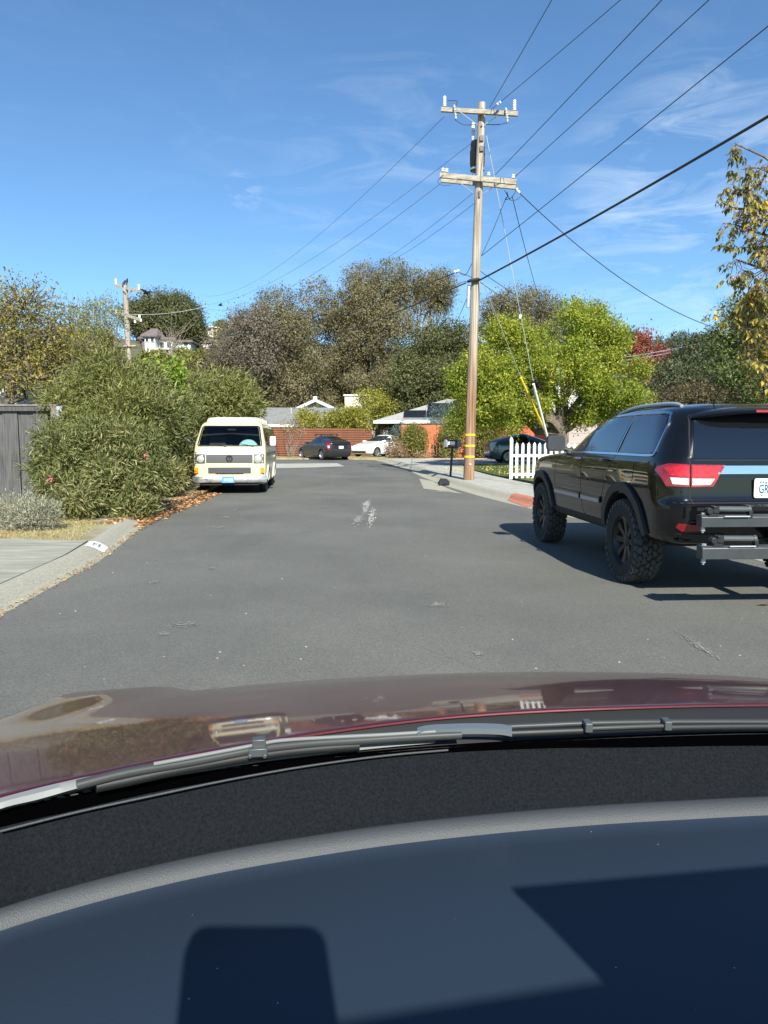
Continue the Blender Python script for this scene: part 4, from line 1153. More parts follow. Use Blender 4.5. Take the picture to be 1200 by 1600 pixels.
# ---- cream camper van facing the camera; x = 0 is its nose
def build_van():
    t = thing('camper_van', 'cream boxy camper van with pop-top parked by the oleander hedge, facing this way', 'van', (-4.02, 18.55, 0.012), rad(-90 + 5))
    t.location = (-4.03, 18.55, 0.008)
    ctrl = [(0.24, -4.25, -0.30, 0.80), (0.30, -4.42, -0.10, 0.88), (0.42, -4.5, 0.0, 0.915), (0.70, -4.52, 0.02, 0.93), (1.03, -4.52, -0.02, 0.93), (1.10, -4.52, -0.05, 0.925), (1.25, -4.51, -0.13, 0.915),
            (1.55, -4.48, -0.36, 0.855), (1.80, -4.42, -0.58, 0.80), (1.86, -4.36, -0.68, 0.765), (1.895, -4.25, -0.80, 0.69), (1.91, -4.0, -1.0, 0.40), (1.915, -3.5, -1.4, 0.10)]
    bd = Body(ctrl, rear=(0.15, 0.15), front=(0.13, 0.16), nlev=70, nside=40, ncor=10, nend=10)
    ws = [(-0.80, 1.255), (0.80, 1.255), (0.825, 1.28), (0.745, 1.74), (0.70, 1.775), (-0.70, 1.775), (-0.745, 1.74), (-0.825, 1.28)]
    cav = MB().prism([(a * 0.97, 1.5 + (b - 1.5) * 0.96) for a, b in ws], lambda p, q, d: Vector((d, p, q)), -2.6, 0.6).build('cutter', M_ivory, None, 0)
    cuts = [cav]
    for sd in (1, -1):
        for x0, x1 in ((-1.32, -0.62), (-2.45, -1.55)):
            cuts.append(MB().box(((x0 + x1) / 2, sd * 0.95, 1.50), (abs(x1 - x0), 0.9, 0.40)).build('cutter', M_ivory, None, 0))
    R = 0.32
    arches = [(-0.92, R, 0.37, 1, 0.92), (-0.92, R, 0.37, -1, 0.92), (-3.38, R, 0.37, 1, 0.92), (-3.38, R, 0.37, -1, 0.92)]
    bd.mesh('body', M_ivory, t, arches, cuts, mat('van interior', (0.035, 0.035, 0.036), 0.8))
    bd.panel('windscreen', ws, 'F', M_pane, t, 0.004, step=0.1)
    wsl = ws
    bd.ribbon('windscreen_seal', wsl, 0.030, 'F', M_blackmetal, t, 0.010, closed=True)
    for sd, ax in ((1, 'L'), (-1, 'R')):
        for x in (-0.92, -3.38):
            wheel(t, (x, sd * 0.795, R), sd, R, 0.20, 0.19, M_tyre, M_rimgrey, 10, 0)
            arc = [(x + 0.395 * math.cos(rad(a)), R + 0.395 * math.sin(rad(a))) for a in range(-10, 191, 8)]
            bd.ribbon('wheel_arch_trim', arc, 0.055, ax, M_ivorytop, t, 0.028)
        for x0, x1 in ((-1.40, -0.52), (-2.52, -1.48), (-4.2, -2.75)):
            w_ = rrect(x0, 1.27, x1, 1.73, 0.06)
            if x1 > -0.6: w_ = [(x0, 1.28), (x0, 1.72), (-0.72, 1.72), (-0.46, 1.28)]
            bd.panel('side_window', w_, ax, M_pane if x0 > -2.6 else M_glassdark, t, 0.004, step=0.1)
            bd.ribbon('window_seal', w_, 0.028, ax, M_blackmetal, t, 0.008, closed=True)
        bd.panel('side_stripe', [(-4.4, 1.02), (-0.2, 1.02), (-0.2, 1.085), (-4.4, 1.085)], ax, mat('grey side stripe', (0.14, 0.14, 0.14), 0.6), t, 0.006, step=0.2)
        for x in (-0.38, -1.46, -2.62):
            bd.ribbon('door_seam', [(x, 1.75), (x + 0.02, 1.2), (x, 0.42)], 0.010, ax, M_undark, t, 0.001)
        hp, hn = bd.put(-1.3, 1.13, ax, 0.03)
        MB().box(hp, (0.14, 0.03, 0.03)).build('door_handle', M_blackmetal, t, 0, 0.006)
        # mirror on its arm
        mp_, _ = bd.put(-0.52, 1.30, ax, 0)
        mb = MB(); mb.tube([mp_, mp_ + Vector((0.08, sd * 0.14, 0.04))], 0.012, 6); ma = mb.build('mirror_arm', M_blackmetal, t, 40)
        mc = mp_ + Vector((0.08, sd * 0.19, 0.09))
        MB().prism(rrect(-0.075, -0.12, 0.075, 0.12, 0.03), lambda p, q, d: Vector((mc.x + d, mc.y + p, mc.z + q)), -0.03, 0.03).build('wing_mirror', M_white if sd > 0 else M_blackmetal, t, 40)
        # headlamp: dark square bezel with a round lens
        bz = bd.panel('headlight_surround', [(sd * a, b) for a, b in rrect(0.62, 0.80, 0.885, 1.045, 0.02)], 'F', M_grille, t, 0.006, step=0.08)
        hl, hn = bd.put(sd * 0.735, 0.92, 'F', 0.006)
        hm = MB().lathe([(0.108, 0.0), (0.108, 0.022), (0.094, 0.022), (0.085, 0.028), (0.05, 0.040), (0.001, 0.044)], hl, (1, 0, 0), 28)
        hm.build('headlight', mat('headlamp glass', (0.58, 0.60, 0.60), 0.08, metal=0.4, coat=1.0, var=0.3, scale=30), t, 40)
        MB().lathe([(0.11, 0.0), (0.112, 0.026), (0.096, 0.026)], hl, (1, 0, 0), 28).build('headlight_ring', M_chrome, t, 40)
        MB().prism(rrect(-0.05, -0.07, 0.05, 0.07, 0.02), lambda p, q, d: Vector((0.012 - 0.06 * (abs(p) * 0) + d, sd * 0.845 + p, 0.625 + q)), -0.05, 0.03).build('turn_signal', M_amber, t, 40)
    # grilles
    gr = bd.panel('grille', rrect(-0.60, 0.815, 0.60, 1.035, 0.015), 'F', M_grille, t, 0.008, step=0.1)
    gb = MB()
    for i in range(8):
        z = 0.83 + i * 0.027; p, n = bd.put(0, z, 'F', 0.012); gb.box((p.x, 0, z), (0.012, 1.18, 0.010))
    gb.build('grille_bar', mat('grille bars', (0.11, 0.115, 0.12), 0.45), gr, 0)
    g2 = bd.panel('lower_grille', rrect(-0.55, 0.545, 0.55, 0.70, 0.01), 'F', M_grille, t, 0.008, step=0.1)
    gb = MB()
    for i in range(6):
        z = 0.557 + i * 0.026; p, n = bd.put(0, z, 'F', 0.012); gb.box((p.x, 0, z), (0.012, 1.07, 0.010))
    gb.build('grille_bar', bpy.data.materials['grille bars'], g2, 0)
    bd.ribbon('air_slot', [(-0.36, 0.53), (0.36, 0.53)], 0.02, 'F', M_undark, t, 0.003)
    # round emblem: ring with a V over a W
    p, n = bd.put(0, 0.925, 'F', 0.026)
    em = MB().lathe([(0.088, 0.0), (0.088, 0.012), (0.074, 0.012), (0.074, 0.0)], p, (1, 0, 0), 28, closed=True)
    def stroke(a, b):
        a = Vector((p.x + 0.006, p.y + a[0], p.z + a[1])); b = Vector((p.x + 0.006, p.y + b[0], p.z + b[1])); em.tube([a, b], 0.007, 6)
    stroke((-0.035, 0.068), (0, 0.012)); stroke((0, 0.012), (0.035, 0.068))
    stroke((-0.068, 0.028), (-0.032, -0.064)); stroke((-0.032, -0.064), (0, -0.008)); stroke((0, -0.008), (0.032, -0.064)); stroke((0.032, -0.064), (0.068, 0.028))
    em.build('emblem', M_blackmetal, t, 40)
    # bumper, plate, wipers, pop-top
    bm_ = MB()
    prof = [(0.00, 0.30), (0.10, 0.31), (0.125, 0.345), (0.125, 0.43), (0.10, 0.465), (0.0, 0.47)]
    vs = []
    ycs = np.linspace(-0.955, 0.955, 17)
    for yv in ycs:
        k = max(0, (abs(yv) - 0.75) / 0.205); bx = -0.14 * k ** 1.6
        vs += [(px + bx, yv, pz) for px, pz in prof]
    n6 = 6
    fs = [(j * n6 + i, j * n6 + (i + 1) % n6, (j + 1) * n6 + (i + 1) % n6, (j + 1) * n6 + i) for j in range(16) for i in range(n6)] + [list(range(6)), list(range(96, 102))[::-1]]
    bm_.add(vs, fs).build('bumper', M_bumper, t, 40)
    MB().box((-0.05, 0, 0.275), (0.2, 1.5, 0.07)).build('front_valance', M_undark, t, 0)
    pl = MB().prism(rrect(-0.16, -0.08, 0.16, 0.08, 0.015), lambda a, b, d: Vector((0.128 + d, -0.03 + a, 0.385 + b)), 0, 0.005)
    po = pl.build('number_plate', M_plateblue2, t, 30)
    text_mesh('plate_lettering', '1WZI', 0.10, M_inkpale, po, Vector((0.1345, -0.03, 0.375)), basis((0, 1, 0), (0, 0, 1)), 0.0006, 'CENTER', 0.001)
    for y0, y1 in ((0.10, 0.42), (-0.62, -0.28)):
        a, _ = bd.put(-y0, 1.235, 'F', 0.02); b, _ = bd.put(-y1, 1.30, 'F', 0.02); MB().tube([a, b], [0.012, 0.007], 5).build('wiper', M_blackmetal, t, 40)
    top = Body([(1.84, -3.95, -0.78, 0.70), (1.90, -3.98, -0.74, 0.715), (1.97, -3.97, -0.82, 0.70), (2.02, -3.9, -0.98, 0.66), (2.04, -3.7, -1.2, 0.55), (2.05, -3.2, -1.8, 0.15)], rear=(0.2, 0.2), front=(0.25, 0.25), nlev=20, nside=12, ncor=6, nend=6)
    MB().add(top.v, top.f).build('pop_top', M_ivorytop, t, 40)
    for sd in (1, -1):
        for i in range(5): MB().box((-1.3 - i * 0.5, sd * 0.712, 1.93), (0.03, 0.03, 0.13)).build('top_rib', M_ivorytop, t, 0, 0.004)
    # inside: dash with a folded cyan sunshade, seats, mirror
    ins = MB(); ins.box((-0.42, 0, 1.17), (0.42, 1.5, 0.14)); ins.build('dash_shelf', mat('pale dash shelf', (0.30, 0.30, 0.29), 0.7), t, 0, 0.02)
    sh = MB().lathe([(0.26, 0.0), (0.25, 0.03), (0.22, 0.05), (0.001, 0.06)], (-0.36, 0.45, 1.20), (0.85, 0.0, 0.52), 24)
    sh.build('sunshade', M_cyan, t, 40)
    pp = MB().box((-0.33, -0.12, 1.262), (0.16, 0.34, 0.03)); pp.build('papers', M_platewhite, t, 0, 0.004)
    M_seat = mat('seat cloth', (0.06, 0.055, 0.05), 0.9)
    for y in (0.45, -0.45): MB().box((-1.15, y, 1.22), (0.14, 0.46, 0.62)).box((-1.15, y, 1.62), (0.09, 0.26, 0.16)).build('seat', M_seat, t, 0, 0.04)
    MB().box((-0.62, 0, 1.70), (0.04, 0.24, 0.08)).build('rear_view_mirror', M_trimblack, t, 0, 0.02)
    return t
build_van()

# ---- the three hatchbacks, rear axle at x = 0
def build_hatch(name, label, loc, yaw, paint, rimm, rack=False, plate=True, clear_lamp=False):
    t = thing(name, label, 'car', loc, yaw)
    WB, R = 2.70, 0.315
    ctrl = [(0.17, -0.60, 3.30, 0.78), (0.22, -0.78, 3.45, 0.84), (0.35, -0.86, 3.58, 0.87), (0.55, -0.90, 3.62, 0.88), (0.70, -0.91, 3.52, 0.88), (0.80, -0.91, 3.25, 0.875), (0.90, -0.91, 2.85, 0.865), (0.97, -0.91, 2.45, 0.85),
            (1.04, -0.88, 2.15, 0.825), (1.10, -0.70, 1.98, 0.80), (1.20, -0.35, 1.70, 0.745), (1.32, 0.12, 1.38, 0.675), (1.40, 0.42, 1.12, 0.60), (1.45, 0.62, 0.95, 0.45), (1.465, 0.75, 0.82, 0.10)]
    bd = Body(ctrl, rear=(0.45, 0.30), front=(1.0, 0.36), nlev=60, nside=26, ncor=8, nend=6)
    bd.mesh('body', paint, t, [(0, R, 0.36, 1, 0.87), (0, R, 0.36, -1, 0.87), (WB, R, 0.36, 1, 0.87), (WB, R, 0.36, -1, 0.87)])
    for sd, ax in ((1, 'L'), (-1, 'R')):
        for x in (0, WB): wheel(t, (x, sd * 0.765, R), sd, R, 0.20, 0.225, M_tyre, rimm, 5, 0)
        bd.panel('side_window', [(2.05, 0.99), (1.12, 0.985), (1.05, 1.36), (1.20, 1.345), (1.6, 1.19)], ax, M_glassdark, t, 0.005, step=0.1)
        bd.panel('side_window', [(1.04, 0.985), (0.05, 1.01), (-0.05, 1.05), (0.30, 1.27), (0.70, 1.36), (0.97, 1.365)], ax, M_glassdark, t, 0.005, step=0.1)
        bd.ribbon('door_seam', [(1.08, 0.98), (1.08, 0.40), (1.02, 0.30)], 0.010, ax, M_undark, t, 0.001)
        bd.ribbon('door_seam', [(2.12, 0.97), (2.16, 0.6), (2.10, 0.30)], 0.010, ax, M_undark, t, 0.001)
        bd.ribbon('door_seam', [(0.30, 0.99), (0.36, 0.7), (0.5, 0.5), (0.52, 0.3)], 0.010, ax, M_undark, t, 0.001)
        for hx in (1.25, 0.36):
            hp, hn = bd.put(hx, 0.90, ax, 0.015); MB().box(hp, (0.17, 0.03, 0.025)).build('door_handle', paint, t, 0, 0.006)
        mp_, _ = bd.put(1.95, 1.02, ax, 0)
        MB().prism(rrect(-0.11, -0.07, 0.11, 0.07, 0.03), lambda p, q, d: Vector((mp_.x + d, mp_.y + sd * 0.11 + p, mp_.z + q)), -0.05, 0.06).build('wing_mirror', paint, t, 40)
        # lamps
        tl = [(0.68, 1.02), (0.82, 1.03), (0.84, 0.85), (0.80, 0.62), (0.72, 0.60), (0.70, 0.80)]
        lamp = bd.panel('tail_light', [(sd * a, b) for a, b in tl], 'B', M_clearlens if clear_lamp else M_redlens, t, 0.012, step=0.05)
        bd.panel('lamp_lens', [(sd * a, b) for a, b in [(0.73, 0.86), (0.81, 0.86), (0.80, 0.72), (0.74, 0.72)]], 'B', M_clearlens, lamp, 0.016, step=0.05)
        bd.panel('headlight', [(3.48, 0.60), (3.30, 0.62), (2.95, 0.76), (2.75, 0.82), (3.0, 0.80), (3.35, 0.70)], ax, M_clearlens, t, 0.008, step=0.06)
    bd.panel('rear_window', [(-0.62, 1.085), (0.62, 1.085), (0.52, 1.37), (-0.52, 1.37)], 'B', M_glassdark, t, 0.006, step=0.08)
    bd.panel('lower_rear_window', [(-0.55, 0.90), (0.55, 0.90), (0.58, 1.02), (-0.58, 1.02)], 'B', M_glassdark, t, 0.006, step=0.08)
    MB().prism([(-0.93, 1.035), (-0.80, 1.075), (-0.68, 1.085), (-0.72, 1.05)], lambda a, c, d: Vector((a, d, c)), -0.66, 0.66).build('spoiler', M_blackmetal if clear_lamp is False else paint, t, 30, 0.005)
    bd.panel('windscreen', [(-0.70, 1.035), (0.70, 1.035), (0.56, 1.385), (-0.56, 1.385)], 'F', M_glassdark, t, 0.006, step=0.08)
    bd.panel('grille', [(-0.55, 0.28), (0.55, 0.28), (0.62, 0.40), (-0.62, 0.40)], 'F', M_trimblack, t, 0.008, step=0.08)
    bd.panel('bumper_trim', [(-0.70, 0.24), (0.70, 0.24), (0.74, 0.36), (-0.74, 0.36)], 'B', M_trimblack, t, 0.008, step=0.08)
    if plate:
        p, n = bd.put(0, 0.76, 'B', 0.01)
        MB().prism(rrect(-0.155, -0.078, 0.155, 0.078, 0.02), lambda a, b, d: Vector((p.x - d, p.y + a, p.z + b)), 0, 0.006).build('number_plate', M_platewhite, t, 30)
    if rack:
        rk = MB()
        for x in (0.55, 1.25):
            rk.box((x, 0, 1.555), (0.06, 1.18, 0.035))
            for sd in (1, -1): rk.box((x, sd * 0.55, 1.48), (0.07, 0.05, 0.14))
        rk.build('roof_rack', M_blackmetal, t, 0, 0.006)
    return t
build_hatch('hatchback', 'dark grey hatchback with a roof rack parked in front of the brown slat fence', (-3.05, 43.2, gz(43.2) + 0.01), rad(90 + 33), M_greycar, M_rimgrey, rack=True)
build_hatch('hatchback', 'white hatchback in the drive behind the dark grey one, nose to the left', (0.55, 48.9, gz(49) + 0.10), rad(180 + 52), M_whitecar, M_rimgrey)
build_hatch('hatchback', 'silver blue hatchback standing behind the white picket fence', (6.05, 35.9, gz(35) + 0.12), rad(5), M_bluecar_shaded, M_rimgrey, plate=False, clear_lamp=True)
rc_ = thing('car', 'red car of which only the roof shows beside the white house corner', 'car', (1.6, 56.5, gz(54) + 0.1), rad(150))
MB().prism([(-2.1, 0.3), (2.1, 0.3), (2.15, 0.75), (1.2, 0.92), (0.55, 1.45), (-1.0, 1.48), (-1.7, 0.95), (-2.15, 0.85)], lambda a, c, d: Vector((a, d, c)), -0.8, 0.8).build('body', M_redcar, rc_, 30, 0.08)
MB().prism([(1.0, 0.98), (0.5, 1.36), (-0.95, 1.38), (-1.5, 0.98)], lambda a, c, d: Vector((a, d, c)), -0.815, 0.815).build('window_band', M_glassdark, rc_, 30, 0.02)
# ------------------------------------------------------------------ utility poles and wires
def strain(mb, a, b, r=0.035, n=5):
    """a string of insulator discs between two points"""
    a, b = Vector(a), Vector(b)
    mb.cyl(a, b, r * 0.35, n=8)
    for i in range(n):
        p = a.lerp(b, (i + 0.5) / n); d = (b - a) / n * 0.3
        mb.cyl(p - d, p + d, r, r * 0.75, n=12)
def curve_pts(pts, k=6): return smooth_poly([Vector(p) for p in pts], k, False)

PB = G(732, 750, 0.12)
PY = PB.y
def Q(u, v, dy=0.0): return A(u, v, PY + dy)
def build_pole():
    t = thing('utility_pole', 'tall weathered wooden utility pole with two crossarms and yellow bands beside the mailbox', 'utility pole', PB)
    loc = lambda p: Vector(p) - PB
    top = loc(Q(753, 161)); mid = loc(Q(742, 440))
    shaft = MB()
    n = 14; ring = 20; vs = []
    for i in range(n + 1):
        f = i / n; c = Vector((top.x * f, 0, -0.15 + (top.z + 0.15) * f)); r = 0.170 - 0.062 * f
        for k in range(ring):
            a = 2 * math.pi * k / ring; q = r * (1 + 0.035 * math.sin(k * 5.3 + 0.6 * math.sin(i)) )
            vs.append(c + Vector((q * math.cos(a), q * math.sin(a), 0)))
    fs = [(i * ring + k, i * ring + (k + 1) % ring, (i + 1) * ring + (k + 1) % ring, (i + 1) * ring + k) for i in range(n) for k in range(ring)]
    fs.append(list(range(n * ring, (n + 1) * ring)))
    m, N, L, b = new_mat('pole timber')
    tco = N.new('ShaderNodeTexCoord'); mpn = N.new('ShaderNodeMapping'); mpn.inputs['Scale'].default_value = (16, 16, 0.5)
    L.new(tco.outputs['Object'], mpn.inputs['Vector'])
    nn = N.new('ShaderNodeTexNoise'); nn.inputs['Scale'].default_value = 1.2; nn.inputs['Detail'].default_value = 8; L.new(mpn.outputs['Vector'], nn.inputs['Vector'])
    r1 = N.new('ShaderNodeValToRGB'); r2 = N.new('ShaderNodeValToRGB')
    for r_, c1, c2 in ((r1, (0.13, 0.066, 0.036), (0.35, 0.215, 0.13)), (r2, (0.20, 0.165, 0.125), (0.48, 0.42, 0.345))):
        r_.color_ramp.elements[0].color = rgb(c1); r_.color_ramp.elements[1].color = rgb(c2)
        r_.color_ramp.elements[0].position = 0.34; r_.color_ramp.elements[1].position = 0.66
        L.new(nn.outputs['Fac'], r_.inputs['Fac'])
    sx = N.new('ShaderNodeSeparateXYZ'); L.new(tco.outputs['Object'], sx.inputs[0])
    mr = N.new('ShaderNodeMapRange'); mr.inputs[1].default_value = 2.5; mr.inputs[2].default_value = 5.5; L.new(sx.outputs[2], mr.inputs[0])
    mx = N.new('ShaderNodeMix'); mx.data_type = 'RGBA'; L.new(mr.outputs[0], mx.inputs['Factor']); L.new(r1.outputs[0], mx.inputs[6]); L.new(r2.outputs[0], mx.inputs[7])
    L.new(mx.outputs[2], b.inputs['Base Color']); b.inputs['Roughness'].default_value = 0.9
    bp = N.new('ShaderNodeBump'); bp.inputs['Strength'].default_value = 0.9; bp.inputs['Distance'].default_value = 0.03
    L.new(nn.outputs['Fac'], bp.inputs['Height']); L.new(bp.outputs['Normal'], b.inputs['Normal'])
    shaft.add(vs, fs).build('shaft', m, t, 50)
    ax = lambda z: top.x * z / top.z
    rr = lambda z: 0.170 - 0.062 * z / top.z
    for v in (679.5, 696.5, 713.5):
        z = loc(Q(737, v)).z
        MB().lathe([(rr(z) + 0.002, -0.03), (rr(z) + 0.008, -0.028), (rr(z) + 0.008, 0.028), (rr(z) + 0.002, 0.03)], (ax(z), 0, z), (0, 0, 1), 28).build('reflector_band', M_yellow, t, 40)
    tg = MB(); z = loc(Q(737, 725)).z; tg.cyl((ax(z) + 0.02, -rr(z) - 0.004, z), (ax(z) + 0.02, -rr(z) - 0.012, z), 0.035, n=14); tg.build('pole_tag', M_galv, t, 40)
    # upper arm (single), running to the right and slightly towards us
    def arm(uL, vL, uR, vR, dyL, dyR, h, dpt, name, off):
        a, b_ = loc(Q(uL, vL, dyL)), loc(Q(uR, vR, dyR)); d = (b_ - a).normalized()
        w = Vector((0, 0, 1)); s = d.cross(w).normalized(); w = s.cross(d)
        M3 = Matrix((d, s, w)).transposed()
        MB().box((a + b_) / 2 + s * off, ((b_ - a).length, dpt, h), M=M3).build(name, M_arm, t, 0, 0.006)
        return a, b_, d, s, w
    a, b_, d, s, w = arm(691, 175, 810, 182, 0.25, -0.35, 0.125, 0.10, 'upper_crossarm', 0.16)
    nearer = s * 0.16
    for f, nm in ((0.045, 0), (0.955, 1)):
        p = a.lerp(b_, f) + nearer; mb = MB()
        mb.cyl(p + Vector((0, 0, 0.06)), p + Vector((0, 0, 0.40)), 0.022, n=8)
        for i in range(6): mb.cyl(p + Vector((0, 0, 0.10 + i * 0.048)), p + Vector((0, 0, 0.132 + i * 0.048)), 0.058, 0.045, n=14)
        mb.build('post_insulator', M_porc, t, 40)
    for f in (0.19, 0.86):
        p = a.lerp(b_, f) + nearer + s * 0.09; mb = MB()
        mb.cyl(p + Vector((-0.03, 0, 0.12)), p + Vector((0.03, 0, -0.28)), 0.030, n=10)
        for i in range(4): mb.cyl(p + Vector((-0.02 + i * 0.012, 0, 0.06 - i * 0.07)), p + Vector((-0.016 + i * 0.012, 0, 0.03 - i * 0.07)), 0.045, n=10)
        mb.build('cutout_fuse', mat('fuse grey', (0.40, 0.40, 0.39), 0.5) if 'fuse grey' not in bpy.data.materials else bpy.data.materials['fuse grey'], t, 40)
    for u in (714, 790):
        p0 = loc(Q(u, 175 if u < 750 else 178)) + nearer * 1.3; p1 = loc(Q(745 if u < 750 else 756, 198)) - Vector((0, 0.13, 0))
        MB().tube([p0, p1], 0.014, 6).build('arm_brace', M_galv, t, 40)
    # lower double arm
    a2, b2, d2, s2, w2 = arm(689, 277, 808, 288, 0.25, -0.35, 0.15, 0.085, 'lower_crossarm', 0.17)
    arm(690, 281, 806, 292, 0.55, -0.05, 0.15, 0.085, 'rear_crossarm', 0.0)
    for f in (0.04, 0.09, 0.64, 0.955):
        p = a2.lerp(b2, f) + s2 * 0.17; mb = MB()
        mb.cyl(p + Vector((0, 0, 0.07)), p + Vector((0, 0, 0.15)), 0.014, n=6)
        mb.lathe([(0.03, 0.10), (0.055, 0.12), (0.05, 0.145), (0.03, 0.16), (0.052, 0.18), (0.045, 0.21), (0.001, 0.225)], p, (0, 0, 1), 14)
        mb.build('pin_insulator', M_porc, t, 40)
    for u0, v0, u1 in ((712, 283, 739), (782, 290, 755)):
        MB().tube([loc(Q(u0, v0)) + s2 * 0.22, loc(Q(u1, 304)) - Vector((0, 0.12, 0))], 0.013, 6).build('arm_brace', M_galv, t, 40)
    # transformer hung behind the pole
    for u, du in ((742, 1), ):
        p = loc(Q(746, 244, 0.34)); mb = MB()
        mb.lathe([(0.001, -0.43), (0.20, -0.43), (0.215, -0.41), (0.215, 0.38), (0.20, 0.42), (0.12, 0.46), (0.001, 0.47)], p, (0, 0, 1), 28)
        for a_ in range(0, 360, 30):
            mb.box(p + Vector((0.225 * math.cos(rad(a_)), 0.225 * math.sin(rad(a_)), -0.02)), (0.02, 0.02, 0.5), rz=rad(a_))
        mb.build('transformer', M_blackmetal, t, 40)
        for sx_ in (-0.145, 0.12):
            mb = MB(); q = p + Vector((sx_, -0.02, 0.42))
            mb.cyl(q, q + Vector((0, 0, 0.34)), 0.03, n=10)
            for i in range(4): mb.cyl(q + Vector((0, 0, 0.05 + i * 0.06)), q + Vector((0, 0, 0.08 + i * 0.06)), 0.05, n=12)
            mb.lathe([(0.055, 0.30), (0.06, 0.40), (0.05, 0.52), (0.02, 0.56), (0.001, 0.56)], q, (0, 0, 1), 12)
            mb.build('bushing', M_porc, t, 40)
        MB().lathe([(0.218, -0.03), (0.222, 0), (0.218, 0.03)], p + Vector((0, 0, -0.40)), (0, 0, 1), 28).build('transformer_rim', M_galv, t, 40)
    mb = MB()
    for v in (219, 235): mb.box(loc(Q(751.5, v)) - Vector((0, rr(9.5) + 0.02, 0)), (0.11, 0.05, 0.15))
    tag(mb.build('transformer_bracket', M_blackmetal, t, 0), kind='stuff')
    mb = MB()
    for v in (173, 199): z = loc(Q(752, v)).z; mb.cyl((ax(z), -rr(z), z), (ax(z), -rr(z) - 0.04, z), 0.03, n=8)
    z = loc(Q(748, 306)).z; mb.box((ax(z), -rr(z) - 0.02, z), (0.05, 0.06, 0.18))
    tag(mb.build('pole_bolt', M_blackmetal, t, 0), kind='stuff')
    # splice case, riser, jumpers
    z = loc(Q(740, 440)).z
    MB().tube([(ax(z) - 0.26, -0.10, z - 0.03), (ax(z) - 0.2, -0.20, z - 0.02), (ax(z) + 0.06, -0.22, z + 0.02), (ax(z) + 0.10, -0.18, z + 0.02)], [0.03, 0.055, 0.055, 0.03], 8).build('splice_case', M_blackmetal, t, 40)
    z0, z1 = loc(Q(735, 481)).z, loc(Q(735, 446)).z
    MB().cyl((ax(z0) - 0.21, -0.06, z0), (ax(z1) - 0.21, -0.06, z1), 0.055, n=12).build('riser_pipe', M_galv, t, 40)
    ju = MB()
    for pts in ([(699, 157), (714, 158), (712, 165)], [(711, 187), (725, 195), (745, 194)], [(756, 194), (775, 195), (792, 192)], [(693, 273), (684, 283), (690, 289), (705, 289)], [(788, 297), (793, 306), (790, 312), (800, 308), (806, 298)], [(792, 300), (797, 312), (807, 312), (815, 305)], [(739, 268), (738, 280)], [(716, 424), (727, 430), (737, 412)], [(718, 426), (730, 430), (737, 434)], [(715, 445), (722, 441), (735, 438)]):
        ju.tube([loc(p) for p in curve_pts([Q(u, v, -0.05) for u, v in pts], 4)], 0.011, 5)
    tag(ju.build('jumper_wire', M_wire, t, 50), kind='stuff')
    sm_ = MB(); strain(sm_, loc(Q(709, 425)), loc(Q(718, 423)), 0.05, 2); strain(sm_, loc(Q(806, 294)), loc(Q(812, 302)), 0.05, 2)
    tag(sm_.build('strain_insulator', M_porc, t, 40), kind='stuff')
build_pole()

M_wirefaint = mat('weathered aluminium wire', (0.16, 0.19, 0.23), 0.6)
def wire(label, a, b, sag, r=0.011, m=None, ext=1.0, n=28, name='overhead_wire'):
    """a hanging wire from a towards b (ext > 1 carries it on past b)"""
    a, b = Vector(a), Vector(b); pts = []
    for i in range(n + 1):
        t = i / n * ext
        p = a.lerp(b, t); p.z -= sag * 4 * t * (ext - t) / ext ** 2
        pts.append(p)
    mb = MB().tube([p - a for p in pts], r, 6)
    o = mb.build(name, m or M_wire, None, 60); o.location = a
    return tag(o, label, 'power line' if name == 'overhead_wire' else 'guy wire')
def skyend(u, v, z):
    d = A(u, v, 1.0) - Vector((0, 0, CAM_H)); return Vector((d.x, 1.0, d.z)) * ((z - CAM_H) / d.z) + Vector((0, 0, CAM_H))
wire('thin wire rising steeply from the pole top straight up over the street', Q(765, 168), skyend(860, 0, 11.2), 0.05, 0.009, ext=2.2)
wire('wire with a white insulator bead leaving the pole top to the upper right', Q(762, 176), skyend(965, 0, 11.0), 0.05, 0.009, ext=2.2)
strb = MB(); strain(strb, (-0.07, 0, -0.05), (0.07, 0, 0.05), 0.045, 2); sb = strb.build('bead_insulator', M_porc, None, 40); sb.location = Q(779.5, 161.5, -0.6)
tag(sb, 'white insulator bead on the wire just right of the pole top', 'insulator')
wire('wire from the middle of the lower crossarm rising to the upper right', Q(774, 273), skyend(1030, 0, 9.6), 0.05, 0.010, ext=2.2)
wire('wire from the right tip of the lower crossarm rising to the upper right', Q(805, 276), skyend(1103, 0, 9.6), 0.05, 0.010, ext=2.2)
wire('low thin wire from mid pole to the right edge above the thick cable', Q(752, 400), skyend(1200, 36, 8.0), 0.05, 0.010, ext=2.2)
wire('thickest black cable running from the pole splice to the upper right', Q(745, 440), skyend(1200, 166, 6.6), 0.16, 0.026, ext=1.8)
wire('twisted service wire sagging from the right crossarm tip towards the right-hand trees', Q(810, 300), A(1120, 513, 30), 0.55, 0.014)
wire('service wire from the lower crossarm dropping behind the bright green tree', Q(800, 306), A(856, 505, 44), 0.3, 0.013)
wire('short wire from the lower crossarm back to mid pole', Q(791, 308), Q(752, 400), 0.05, 0.010)
wire('uppermost left wire sloping from the top crossarm to the far hillside', Q(695, 181), A(316, 462, 74), 1.6, 0.008, M_wirefaint)
wire('wire from the transformer level sloping left to the far pole', Q(736, 224), A(301, 476, 74), 1.4, 0.008, M_wirefaint)
wire('wire from the left tip of the lower crossarm sloping down to the left', Q(692, 284), A(322, 482, 74), 1.4, 0.008, M_wirefaint)
wire('wire under the lower crossarm sloping left behind the tall brown trees', Q(741, 300), A(520, 440, 66), 0.6, 0.008, M_wirefaint)
